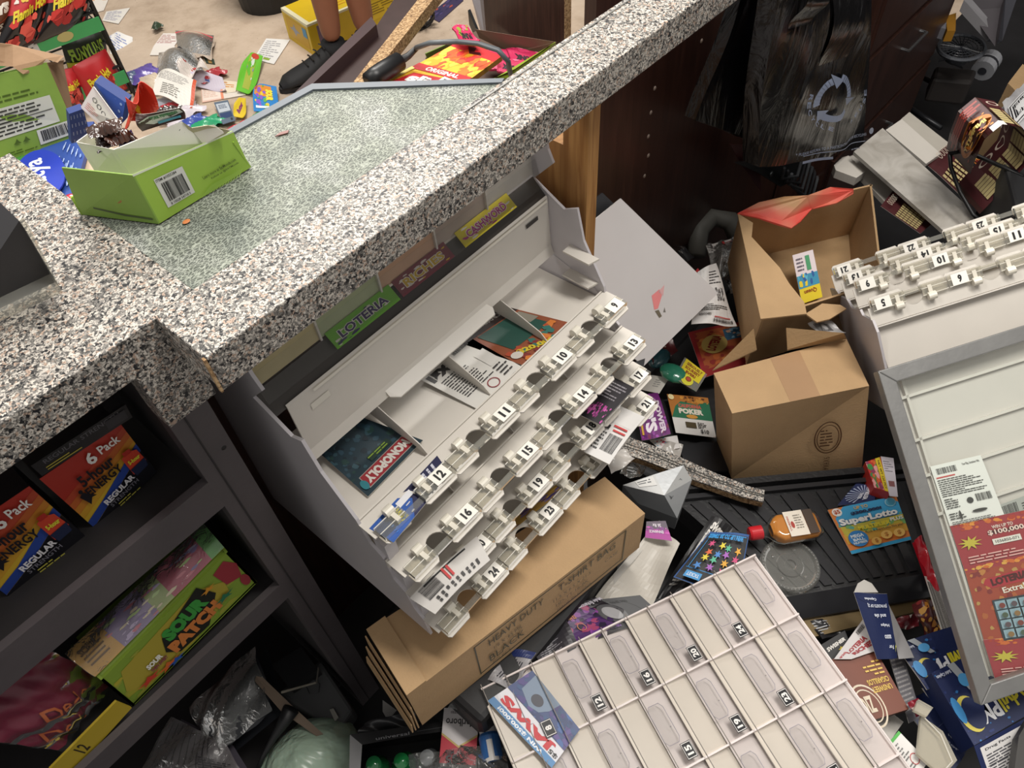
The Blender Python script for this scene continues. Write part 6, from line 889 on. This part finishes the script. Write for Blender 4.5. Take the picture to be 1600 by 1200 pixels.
snack('dark red bag at the left of the lower rack shelf', [(80, 112), (118, 104), (136, 168), (100, 168)], yR+.03, 0, hot(7), '#4a1518', 6)
# ================================================================ litter on the customer floor
FZ = FL+.004
def lit(name, label, cat, q, ops, z=FZ, **k): card(name, label, cat, q, z, ops, th=.002, **k)
PR = lambda c='#6a6866': [('l', 8, 8, 84, 80, 9, c)]
lit('newspaper', 'white printed sheet on the floor beside the top of the rack', 'paper', [(166, 18), (203, 12), (185, 37), (160, 32)], PR('#8a8aa0'), back='#d6d2ca')
lit('paper_sheet', 'pale sheets behind the top of the wire rack', 'paper', [(132, -6), (172, -8), (162, 16), (138, 22)], [('n', 0, 0, 100, 100, 8, ['#e0b090', '#d9d2ca'], 22, 2)], back='#d9d2c8')
lit('napkin_pack', 'white packet with blue print on the floor right of the lower rack shelf', 'packet', [(178, 62), (208, 60), (196, 88), (172, 84)], PR('#7a86b4'), back='#d6d4d0', bend=wav(.03, 1, 1))
lit('coupon_sheet', 'two printed slips above the heap of rubbish on the beige floor', 'paper', [(255, 52), (286, 52), (272, 72), (240, 72)], [('l', 4, 10, 92, 70, 6, '#a5706a')], back='#ddd6d0')
lit('coupon_sheet', 'folded white slip left of the zip bag on the beige floor', 'paper', [(240, 72), (274, 72), (262, 86), (234, 86)], [], back='#dcd6ce')
m = M(); c_ = px3([(276, 52), (336, 60), (330, 92), (280, 84)], FZ+.01); f, _ = quadmap(c_); m.grid(lambda u, v: f(u, v, .03*math.sin(3.1*u)*math.sin(3.1*v)+.006*math.sin(15*u+9*v)), 16, 12, mat('#b9a898', .4)); m.grid(lambda u, v: f(u, v, .012+.03*math.sin(3.1*u)*math.sin(3.1*v)), 12, 10, wrapm); m.art([('r', 0, 16, 100, 8, '#c45058')], 100, 100, lambda u, v, h=0: f(u, v, .018+h+.03*math.sin(3.1*u)*math.sin(3.1*v)), sub=12); tag(m.build('zip_bag', smooth=True), 'clear zip bag with a pink seal on top of the floor rubbish', 'bag')
m = M(); c_ = px3([(250, 86), (300, 78), (322, 118), (244, 128)], FZ+.004); f, _ = quadmap(c_); m.grid(lambda u, v: f(u, v, .05*math.sin(3.1*u)*math.sin(3.1*v)+.01*math.sin(14*u+9*v)), 18, 14, mat('#77746f', .35, bump=.4, bscale=12)); m.grid(lambda u, v: f(u, v, .01+.05*math.sin(3.1*u)*math.sin(3.1*v)), 12, 12, wrapm); tag(m.build('wrapper_heap', smooth=True), 'grey crumpled wrappers under the zip bag', 'wrapper')
m = M(); c_ = px3([(264, 84), (282, 76), (290, 82), (262, 98)], FZ+.03); m.prism(c_, (0, 0, .01), '#232226'); tag(m.build('black_scrap'), 'black scrap at the upper left of the floor rubbish', 'wrapper')
lit('receipt_sheet', 'dark green and brown flat packet right of the grey wrappers', 'packet', [(318, 88), (334, 92), (336, 100), (322, 98)], [('r', 30, 0, 40, 100, '#8a6a3a')], back='#2b3a30')
lit('paper_box', 'crushed white and red printed box in the middle of the floor rubbish', 'box', [(276, 102), (312, 94), (326, 108), (284, 120)], [('n', 0, 0, 100, 100, 12, ['#a83a3a', '#8a8488', '#c9c2ba'], 14, 3)], z=FZ+.06, back='#cfc6bf', bend=wav(.02, 2, 1))
lit('leaflet', 'large white printed leaflet fanned over the floor rubbish', 'leaflet', [(252, 110), (308, 128), (296, 160), (240, 154)], [('l', 6, 10, 80, 30, 6, '#8f8c8a'), ('l', 20, 50, 50, 40, 6, '#77756f'), ('r', 92, 0, 8, 100, '#c4502f')], z=FZ+.05, back='#d9d5cd', bend=wav(.02, 1, .5))
lit('paper_sheet', 'lilac-grey plastic sheet right of the printed leaflet', 'wrapper', [(302, 116), (348, 122), (352, 138), (300, 130)], [('r', 40, 40, 14, 14, '#4a5a94')], z=FZ+.02, back='#b9b0bd', bend=wav(.02, 1, 1))
lit('ticket_slip', 'pink-bordered slip right of the white leaflet', 'paper', [(313, 128), (346, 130), (350, 154), (316, 160)], [('r', 4, 6, 92, 88, '#e0d2c6'), ('r', 88, 0, 12, 100, '#d98a6a'), ('l', 10, 12, 70, 70, 8, '#d9b8a8')], back='#dcb8a8')
lit('ticket_slip', 'striped cream slip at the right of the floor rubbish', 'paper', [(340, 124), (372, 128), (368, 144), (348, 146)], [('l', 10, 10, 80, 50, 3, '#c9823a')], back='#dccfb8')
lit('paper_strip', 'narrow white card strip pointing to the green packet', 'paper', [(348, 146), (380, 142), (384, 148), (350, 154)], [], back='#d9cfc4')
lit('candy_packet', 'long lime green candy packet lying on the beige floor', 'candy packet', [(388, 88), (411, 88), (392, 142), (368, 138)], [('r', 30, 10, 40, 80, '#9aa83a'), ('c', 60, 8, 22, 7, '#b83a2a'), ('n', 30, 14, 40, 60, 14, ['#c9d0c4', '#7a8a94', '#5fae2a'], 12, 3)], z=FZ+.02, back='#63b42c', bend=wav(.015, 1, 1))
lit('printed_sheet', 'white printed sheet beside the yellow carton on the floor', 'paper', [(416, 60), (453, 62), (428, 100), (396, 92)], PR('#9a989a')+[('r', 40, 84, 30, 8, '#8aa23a')], back='#d9d7d3')
lit('candy_packet', 'bright blue and orange sour candy packet near the glass edge', 'candy packet', [(398, 136), (432, 136), (434, 168), (396, 172)], [('r', 0, 0, 100, 100, '#2a7fc4'), ('r', 6, 6, 70, 40, '#d98a2a'), ('n', 4, 6, 60, 80, 20, ['#e0c43a', '#c9506a', '#5fae4a', '#8a5ac4'], 12, 3), ('t', 'SOUR', 66, 40, 40, 30, '#e6dc3a', 90, .08), ('r', 10, 82, 76, 8, '#dfe6ee')], z=FZ+.02, back='#2a7fc4', bend=wav(.012, 1, 1))
lit('candy_packet', 'small yellow candy packet between the blue and the grey packets', 'candy packet', [(370, 158), (384, 154), (382, 180), (364, 180)], [('t', 'Butter', 50, 50, 60, 30, '#7a2a5a', -60, .06)], z=FZ+.02, back='#d9bc2c', bend=wav(.01, 1, 1))
lit('battery_pack', 'grey and blue blister pack on the floor left of the yellow packet', 'packet', [(334, 160), (356, 156), (368, 188), (348, 194)], [('r', 8, 10, 84, 40, '#b5bcc4'), ('r', 8, 55, 84, 24, '#2c3f66'), ('r', 70, 84, 16, 10, '#2c3038'), ('l', 20, 16, 60, 20, 3, '#5a6478')], z=FZ+.02, back='#5a6878')
for k, (x, y, a, b, col, lb_) in enumerate(((262, 172, .05, .03, '#b83a44', 'red foil scrap behind the lime carton'), (246, 166, .05, .03, '#c9d0dc', 'white foil scrap behind the lime carton'), (285, 178, .07, .04, '#cfc6cc', 'pale printed wrapper behind the lime carton'), (300, 192, .05, .03, '#3a4fa0', 'blue wrapper at the back of the lime carton'), (322, 196, .06, .035, '#2a9a6a', 'green shiny wrapper right behind the lime carton'), (212, 92, .0, .0, '', ''), (412, 182, .07, .025, '#2a9a62', 'green wrapper at the left glass edge'), (372, 203, .09, .02, '#c42a3a', 'thin red packet touching the left glass edge'), (222, 116, .06, .05, '#5a4a94', 'purple wrapper at the foot of the wire rack'), (238, 128, .04, .06, '#c9b9a4', 'cream wrapper between rack and leaflet'), (246, 42, .02, .012, '#3a4a38', 'dark green leaf-like scrap alone on the beige floor'), (330, 118, .05, .03, '#a8323a', 'red torn scrap in the floor rubbish'), (206, 122, .05, .03, '#4a5a78', 'blue-grey film at the base of the wire rack'))):
    if not col: continue
    m = M(); rr = random.Random(k); m.grid(lambda u, v: P(x, y, FL+.02)+V(a*(2*u-1)*(1+.15*math.sin(9*v)), b*(2*v-1)*(1+.2*math.sin(7*u)), .02*math.sin(3.1*u)*math.sin(3.1*v)+.004*math.sin(19*u+11*v)), 16, 12, mat(col, .3, bump=.3, bscale=30, coat=.4)); m.grid(lambda u, v: P(x, y, FL+.012)+V(a*(2*u-1), b*(2*v-1), 0), 3, 3, mat(col, .3)); tag(m.build('wrapper', smooth=True), lb_, 'wrapper')
# ---- yellow carton, bin, person
yb0 = P(452, 60, FL); yb1 = P(492, 88, FL); yb2 = P(640, 22, FL); hh = PY(439, 12, yb0[1])[2]-FL; up_ = V(0, 0, hh); yb3 = yb0+(yb2-yb1)
r = thing('drink_carton', 'large yellow printed carton on the floor behind the person', 'carton', tuple((yb1+yb3)/2)); m = M(); YL = mat('#d0ae1c', .4); hexa(m, [yb0+up_, yb3+up_, yb2+up_, yb1+up_], [yb0, yb3, yb2, yb1], YL)
face(m, [yb0+up_, yb1+up_, yb1, yb0], [('r', 0, 0, 100, 8, '#d9d2b0'), ('r', 10, 16, 80, 70, '#c49a18'), ('s', 40, 50, 20, '#8f93a0', 4), ('r', 74, 20, 16, 30, '#3a86b4')], 100, 100)
face(m, [yb1+up_, yb2+up_, yb2, yb1], [('r', 0, 0, 100, 6, '#d9d2b0'), ('r', 8, 14, 14, 60, '#7a6478'), ('r', 60, 10, 30, 60, '#d9b82a'), ('l', 62, 16, 24, 40, 5, '#8a7014'), ('r', 90, 16, 8, 30, '#3a86b4')], 100, 100)
face(m, [yb0+up_, yb3+up_, yb2+up_, yb1+up_], [('r', 0, 0, 4, 100, '#d9d2b0'), ('r', 0, 94, 100, 6, '#d9d2b0'), ('l', 30, 20, 50, 60, 6, '#c9941c')], 100, 100); m.build('carton_body', r)
m = M(); c0 = P(432, 16, FL); m.tube([c0+V(.03, .08, 0), c0+V(.03, .08, .30)], [.12, .15], mat('#17181a', .5), 24); m.tube([c0+V(.03, .08, .29), c0+V(.03, .08, .31)], .155, mat('#202124', .4), 24); tag(m.build('waste_bin', smooth=False), 'black round bin at the top edge left of the yellow carton', 'bin')
# person: continuous skinned body, dressed
toe = P(440, 118, FL+.03); heel = P(532, 84, FL+.03); fd_ = unit((toe-heel)*V(1, 1, 0)); ank = P(520, 66, FL+.11); sd = V(-fd_[1], fd_[0], 0); sd = sd if sd.dot(P(556, 30, FL)-P(520, 60, FL)) > 0 else -sd
ank2 = ank+sd*.20+fd_*.10; ank2 = P(572, 52, FL+.11)
pe = thing('person', 'person in black shoes standing by the yellow carton, only bare lower legs in view', 'person', (float(ank[0]), float(ank[1]), FL))
def skinbody(name, V_, E_, R_, mt, parent):
    me = bpy.data.meshes.new(name); b = np.array(parent.location); me.from_pydata([tuple(np.array(v)-b) for v in V_], E_, []); me.materials.append(mt); o = bpy.data.objects.new(name, me); C.objects.link(o); o.parent = parent
    s_ = o.modifiers.new('skin', 'SKIN'); s_.use_smooth_shade = True
    for i, rr_ in enumerate(R_): me.skin_vertices[0].data[i].radius = rr_ if hasattr(rr_, '__len__') else (rr_, rr_)
    me.skin_vertices[0].data[0].use_root = True; sb = o.modifiers.new('sub', 'SUBSURF'); sb.levels = 2; sb.render_levels = 2; return o
SK = mat('#8d5a42', .55, var=.06); hp = (ank+ank2)/2*V(1, 1, 0)+V(0, 0, FL+.93)
kn1 = ank*V(1, 1, 0)*.8+hp*V(1, 1, 0)*.2+V(0, 0, FL+.49)+fd_*.03; kn2 = ank2*V(1, 1, 0)*.8+hp*V(1, 1, 0)*.2+V(0, 0, FL+.49)+fd_*.03
h1 = hp-sd*.09+V(0, 0, -.05); h2 = hp+sd*.09+V(0, 0, -.05); ch = hp+V(0, 0, .35); nk = hp+V(0, 0, .55); hd = hp+V(0, 0, .70)+fd_*.02; hd2 = hp+V(0, 0, .78)
s1 = nk-sd*.19+V(0, 0, -.06); s2 = nk+sd*.19+V(0, 0, -.06); el1 = s1+V(0, 0, -.30)-sd*.04; el2 = s2+V(0, 0, -.30)+sd*.04; w1 = el1+V(0, 0, -.24)+fd_*.08; w2 = el2+V(0, 0, -.24)+fd_*.08
cf1 = kn1*.35+ank*.65; cf1 = kn1+(ank-kn1)*.35-fd_*.02; cf2 = kn2+(ank2-kn2)*.35-fd_*.02
Vs = [hp, ch, nk, hd, hd2, h1, kn1, cf1, ank, h2, kn2, cf2, ank2, s1, el1, w1, s2, el2, w2]
Es = [(0, 1), (1, 2), (2, 3), (3, 4), (0, 5), (5, 6), (6, 7), (7, 8), (0, 9), (9, 10), (10, 11), (11, 12), (2, 13), (13, 14), (14, 15), (2, 16), (16, 17), (17, 18)]
Rs = [(.15, .11), (.16, .11), .055, (.075, .09), (.06, .07), .085, .055, .057, .036, .085, .055, .057, .036, .05, .04, .028, .05, .04, .028]
for sg, w_ in ((1, w1), (-1, w2)):
    b_ = len(Vs); pl = w_+V(0, 0, -.08)+fd_*.01; Vs += [pl]; Rs += [(.035, .018)]; Es.append((15 if sg == 1 else 18, b_))
    for q in range(4): k = (q-1.5)*.018; Vs += [pl+fd_*k+V(0, 0, -.045), pl+fd_*(k*1.1)+V(0, 0, -.075-.008*(q in (1, 2)))-sd*.01*sg]; Rs += [.009, .008]; Es += [(b_, len(Vs)-2), (len(Vs)-2, len(Vs)-1)]
    Vs += [w_+V(0, 0, -.05)+fd_*.04, w_+V(0, 0, -.085)+fd_*.055]; Rs += [.010, .009]; Es += [(15 if sg == 1 else 18, len(Vs)-2), (len(Vs)-2, len(Vs)-1)]
skinbody('body', Vs, Es, Rs, SK, pe)
skinbody('shorts', [hp+V(0, 0, .08), hp, h1, kn1+V(0, 0, .08), h2, kn2+V(0, 0, .08)], [(0, 1), (1, 2), (2, 3), (1, 4), (4, 5)], [(.165, .125), (.17, .13), .105, .09, .105, .09], mat('#23262c', .8), pe)
skinbody('shirt', [hp+V(0, 0, .04), ch, nk-V(0, 0, .05), s1, (s1+el1)/2, s2, (s2+el2)/2], [(0, 1), (1, 2), (2, 3), (3, 4), (2, 5), (5, 6)], [(.17, .13), (.18, .13), (.09, .07), .07, .055, .07, .055], mat('#4a4c50', .8), pe)
skinbody('hair', [hd2+V(0, 0, .03)-fd_*.015, hd-fd_*.05+V(0, 0, .01)], [(0, 1)], [.072, .06], mat('#1c1512', .8), pe)
fm = M(); fo = hd+fd_*.085
for sg in (-1, 1): fm.ell(fo+sd*.03*sg+V(0, 0, .015)-fd_*.012, (.012, .012, .007), '#e0dcd6', 10, 6); fm.ell(fo+sd*.03*sg+V(0, 0, .015)-fd_*.004, (.006, .006, .006), '#2a1c14', 8, 6); fm.ell(hd+sd*.078*sg, (.012, .016, .026), SK, 10, 8)
fm.ell(fo+V(0, 0, -.012), (.014, .014, .02), SK, 10, 8); fm.ell(fo+V(0, 0, -.045)-fd_*.012, (.022, .022, .006), '#7a3a30', 12, 6); fm.build('face', pe, smooth=True)
def shoe(an):
    m = M(); ax_ = np.array([fd_, sd, V(0, 0, 1)]); hl = an*V(1, 1, 0)-fd_*.055+V(0, 0, FL)
    prof = [(-.01, .026, .03), (.0, .036, .085), (.04, .040, .105), (.08, .040, .10), (.12, .042, .082), (.17, .048, .062), (.22, .050, .05), (.26, .042, .040), (.285, .02, .02)]
    def f(u, v):
        k = min(int(u*8), 7); t = u*8-k; a, b = prof[k], prof[k+1]; x = a[0]+(b[0]-a[0])*t; w_ = a[1]+(b[1]-a[1])*t; h_ = a[2]+(b[2]-a[2])*t; th_ = 2*math.pi*v
        return hl+fd_*x+sd*w_*math.cos(th_)*(1 if math.sin(th_) < 0 else .88)+V(0, 0, .012+h_*(.5+.5*math.sin(th_)) if math.sin(th_) > 0 else .012+h_*.5*(1+.9*math.sin(th_)))
    m.grid(f, 24, 20, mat('#141416', .7, bump=.2, bscale=200)); o = m.build('shoe', pe, smooth=True)
    m = M(); pts = [hl+fd_*(.13+.165*math.cos(t))+sd*.052*math.sin(t)*(1-.15*math.cos(t))*1.0 for t in [k*math.pi/14 for k in range(28)]]; m.prism(pts, (0, 0, .018), mat('#1b1b1e', .6)); m.build('sole', o)
    m = M()
    for k in range(4): c = hl+fd_*(.10+.025*k); m.tube([c-sd*.025+V(0, 0, .108-.012*k), c+V(0, 0, .116-.014*k), c+sd*.025+V(0, 0, .108-.012*k)], .003, '#0e0e10', 6)
    m.build('lace', o); m = M(); m.tube([an+V(0, 0, -.04), an+V(0, 0, .005)], [.046, .042], mat('#17171a', .8), 18); m.build('sock', pe, smooth=True)
shoe(ank); shoe(ank2)
# ---- broken dark fascia with chipboard edge leaning behind the glass
zf = lambda x, y, z: P(x, y, z)
r = thing('broken_board', 'long broken dark brown counter panel with raw chipboard edge behind the glass', 'panel', tuple(P(560, 100, .3)))
top = [P(428, 166, .42), P(486, 137, .42), P(538, 134, .42), P(672, -20, .42), P(632, -20, .42)]; m = M(); m.prism([P(440, 190, .42), P(535, 150, .42), P(672, -20, .42), P(628, -20, .42), P(590, 38, .42)], (0, 0, -.02), mat('#3a2a28', .4, var=.2)); m.build('panel_face', r)
m = M(); m.prism([P(535, 150, .435), P(552, 150, .435), P(600, 95, .435), P(692, -20, .435), P(668, -20, .435)], (0, 0, -.03), chip); m.build('chipboard_edge', r)
m = M(); m.prism([P(420, 185, .45), P(436, 180, .45), P(588, 38, .45), P(580, 26, .45)], (0, 0, -.04), mat('#3f2f31', .4)); m.build('raised_rim', r)
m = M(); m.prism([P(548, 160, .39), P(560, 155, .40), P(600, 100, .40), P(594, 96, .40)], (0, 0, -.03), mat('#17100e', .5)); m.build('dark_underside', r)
m = M(); a, b = P(588, 118, .45), P(624, 96, .45); m.tube([a-(b-a)*.35, a, a+(b-a)*.3, b, b+(b-a)*.08], [.018, .021, .022, .021, .012], mat('#1a1b1d', .4), 16); m.tube([b+(b-a)*.05, b+(b-a)*.4, P(652, 74, .47)], [.010, .008, .006], mat('#2c2d2f', .5), 10); m.tube([P(650, 75, .47), P(672, 67, .5), P(712, 65, .5), P(746, 68, .48), P(778, 78, .48), P(794, 96, .45), P(798, 118, .4)], .006, mat('#5f6468', .4), 8); tag(m.build('plug_cable', smooth=True), 'grey cord with a big black plug between broken panel and red snack carton', 'cord')
# ---- red and yellow snack stick carton in an open display tray
flm = ['#e0a82a', '#e07a2a', '#d9c43a', '#e05a2a', '#eacb4a']
card('snack_carton', 'red and yellow flame-patterned carton front lying behind the shattered glass', 'carton', [(722, 62), (784, 88), (688, 158), (584, 138)], [.42, .42, .42, .42], [('r', 0, 0, 100, 100, '#e0b030'), ('n', 0, 12, 100, 40, 70, flm, 12, 3), ('r', 0, 0, 100, 14, '#c9252c'), ('n', 20, 10, 80, 24, 20, ['#d9302c', '#e0602c'], 10, 8), ('p', [(28, 6), (44, 4), (50, 10), (60, 8), (70, 12), (46, 15)], '#4a1416'), ('r', 0, 50, 100, 10, '#b8232a'), ('t', 'ORIGINAL', 52, 55, 60, 6.5, '#e6d9d2', 0, .04), ('p', [(16, 66), (84, 62), (96, 74), (88, 96), (18, 98), (8, 84)], '#b8232a'), ('t', 'slim', 50, 74, 62, 13, '#e9e4e0', 0, .08), ('t', 'JIM', 52, 89, 56, 12, '#e9e4e0', 0, .08), ('p', [(0, 58), (8, 60), (4, 100), (0, 100)], '#e8d27a')], th=.012, back='#8a5a1c')
r = thing('display_carton', 'open yellow-green candy display carton around the red and yellow one', 'carton', tuple(P(770, 90, .3)))
m = M(); z_ = .40; m.prism([P(744, 46, z_), P(870, 66, z_), P(858, 82, z_-.06), P(800, 84, z_-.06), P(750, 60, z_-.04)], (0, .003, 0), mat('#85705f', .7)); m.prism([P(665, 84, z_-.02), P(706, 66, z_-.02), P(706, 74, z_-.06), P(668, 92, z_-.06)], (0, .003, 0), mat('#6a8a2c', .5)); m.prism([P(806, 108, z_), P(868, 66, z_), P(870, 72, z_-.02), P(806, 120, z_-.02), P(768, 130, z_-.02), P(770, 124, z_)], (0, .002, .0), mat('#8aa02c', .45)); m.prism([P(665, 92, z_-.09), P(744, 50, z_-.09), P(870, 70, z_-.09), P(780, 140, z_-.09), P(680, 140, z_-.09)], (0, 0, .003), mat('#5a463a', .8)); m.build('carton_walls', r)
for k, (q, lb_) in enumerate((([(752, 82), (800, 78), (812, 100), (764, 108)], 'pink candy packet at the left in the open display carton'), ([(790, 76), (846, 84), (838, 96), (800, 98)], 'pink candy packet at the back right of the open display carton'), ([(780, 96), (826, 96), (806, 112), (776, 110)], 'pink candy packet nearest the counter in the open display carton'), ([(706, 44), (730, 40), (750, 62), (720, 68)], 'pink and green candy packet poking up left of the display carton'))):
    card('candy_packet', lb_, 'candy packet', q, .36 if k < 3 else .45, [('r', 0, 0, 100, 100, '#c42c5a'), ('n', 0, 0, 100, 100, 14, ['#e06a8a', '#a82044', '#8aa03a' if k == 3 else '#d93a6a'], 16, k), ('t', 'PUNK', 50, 60, 60, 30, '#2a1c24', 180, .08)], th=.004, back='#a8244a', bend=wav(.006, 1, 1), group='pink candy packets')
m = M(); m.prism([P(735, -10, .2), P(749, -10, .2), P(756, 48, .1), P(750, 46, .1)], (.02, .0, -.02), mat('#a9a4a8', .4, .3)); m.prism([P(731, 16, .1), P(735, 14, .1), P(748, 46, .1), P(744, 46, .1)], (0, 0, -.05), '#1a1b1c'); tag(m.build('metal_upright'), 'pale metal upright with a black foot at the top centre', 'post')
card('lanyard_strap', 'purple patterned strap lying on the floor at the top centre', 'strap', [(668, 24), (712, -10), (724, 0), (686, 34)], FZ, [('n', 0, 0, 100, 100, 24, ['#4a3f6a', '#a84a3a', '#2c2a4a'], 10, 3)], th=.006, back='#3a3250')
m = M(); c0 = P(664, 32, FL+.03); rr = random.Random(9)
for k in range(7):
    a = rr.uniform(0, 6); m.tube([c0+V(.045*math.cos(t+a)*math.cos(a), .045*math.cos(t+a)*math.sin(a)*.8, .03*math.sin(t)) for t in [q*math.pi/6 for q in range(13)]], .004, '#2a2828', 5)
tag(m.build('wire_coil', smooth=True), 'small tangled dark wire on the floor right of the broken panel', 'wire')
# ---- smaller scraps that fill the heap
def scrap(name, label, cat, px, z, ops, back, a=.004, gloss=None, s_=1.0):
    c = px3(px, z); f, n_ = quadmap(c); bm_ = lambda u, v, h=0: f(u, v, h+a*math.sin(math.pi*(1.3*u+.7*v)*s_)+a*.5*math.sin(9*u-6*v)); mt = gloss or mat(back, .35, bump=.25, bscale=40, coat=.2)
    m = M(); m.grid(lambda u, v: bm_(u, v), 12, 12, mt); m.grid(lambda u, v: bm_(u, v, -.0008), 6, 6, mt); m.art(ops, 100, 100, lambda u, v, h=0: bm_(u, v, h+.0008), sub=10, lift=.0004); tag(m.build(name, smooth=True), label, cat)
scrap('foil_wrapper', 'shiny maroon and amber wrapper beside the left bar of the metal frame', 'wrapper', [(1425, 945), (1470, 935), (1488, 985), (1440, 1000)], .12, [('n', 0, 0, 100, 100, 30, ['#8a2a2a', '#b8782a', '#3a1a1a', '#d09a4a'], 14, 2)], '#5a1f20', .012)
scrap('paper_scrap', 'white and maroon torn scrap just below the brass strip', 'paper', [(1398, 968), (1442, 956), (1436, 978), (1404, 984)], .12, [('p', [(0, 0), (60, 0), (40, 100), (0, 100)], '#b9b5b0')], '#6a2028', .006)
scrap('clear_wrapper', 'clear film scrap against the near side of the silver cigarette carton', 'wrapper', [(985, 715), (1015, 722), (1000, 745), (968, 742)], .12, [('l', 20, 20, 60, 60, 4, '#8a8a8a')], '#c9c9c6', .006, wrapm)
scrap('paper_scrap', 'white paper corner between drawer 22 and the speckled strip', 'paper', [(945, 716), (975, 700), (992, 716), (955, 742)], .20, [], '#bdb8b2', .004)
scrap('film_strip', 'navy blue packet strip left of the clear tray corner', 'packet', [(738, 1066), (752, 1064), (760, 1104), (745, 1106)], .17, [], '#1c2c5a', .004)
scrap('clear_wrapper', 'grey translucent film between brown carton and cigarette pack', 'wrapper', [(722, 1082), (748, 1070), (752, 1110), (700, 1108)], .15, [], '#77777a', .006, wrapm)
scrap('clear_wrapper', 'thin black and clear film left of the cigarette pack', 'wrapper', [(570, 1130), (650, 1110), (660, 1135), (560, 1148)], .09, [], '#38383a', .008)
scrap('foil_wrapper', 'dark printed wrapper below the tray right of number 24', 'wrapper', [(1262, 972), (1310, 962), (1322, 985), (1284, 1000)], .09, [('l', 6, 10, 70, 70, 5, '#9a9a9c')], '#232225', .004)
scrap('foil_wrapper', 'brown and orange ticket edge under the right end of drawer 13', 'lottery ticket', [(950, 510), (968, 520), (985, 545), (962, 552)], .40, [('n', 0, 0, 100, 100, 10, ['#b85a2a', '#7a3a22'], 16, 1)], '#8f4426', .003)
scrap('ticket_slip', 'small grey white card under the purple ticket', 'card', [(1040, 690), (1068, 694), (1062, 716), (1030, 708)], .10, [], '#b5b0aa', .003)
scrap('foil_wrapper', 'dark red glossy wrapper above the green shiny sweet wrapper', 'wrapper', [(1012, 540), (1048, 520), (1060, 548), (1020, 572)], .12, [('l', 10, 10, 60, 60, 4, '#a89a8a')], '#4f1e20', .006)
scrap('clear_wrapper', 'clear crumpled film at the lower left of the torn box', 'wrapper', [(1130, 430), (1160, 425), (1168, 456), (1140, 462)], .12, [], '#8a8a88', .008, wrapm)
scrap('paper_scrap', 'brown-backed printed strip behind the leaning white board', 'paper', [(1040, 365), (1062, 372), (1085, 402), (1066, 408)], .14, [('l', 10, 10, 70, 70, 4, '#8f8a86')], '#2b2a2c', .004)
scrap('ticket_slip', 'white ticket back tucked below the open box and above the sealed box', 'lottery ticket', [(1262, 505), (1300, 500), (1322, 520), (1280, 527)], .315, [('b', 10, 20, 60, 50, TK)], '#aaa8a8', .004)
scrap('foil_wrapper', 'small red and white wrapper by the brown cigarillo pack', 'wrapper', [(1418, 1098), (1436, 1090), (1446, 1112), (1430, 1122)], .15, [('r', 0, 40, 100, 20, '#c9b9b4')], '#8a2230', .004)
scrap('paper_scrap', 'pale grey panel scrap between the two moon-printed cartons', 'card', [(1440, 1075), (1462, 1084), (1482, 1112), (1466, 1112)], .12, [], '#97938e', .002)
for k, (a, b, c_, d, lb_) in enumerate(((1408, 160, 1470, 200, 'thin dark metal rod low in the black corner behind the white boards'), (1380, 130, 1435, 90, 'thin dark metal rod below the cabinet handle'), (1440, 120, 1500, 150, 'dark rod in front of the rounded case'))):
    m = M(); m.tube([P(a, b, -.05), P(c_, d, -.04)], .008, mat('#2a2b2e', .35, .4), 8); tag(m.build('metal_rod', smooth=True), lb_, 'rod')
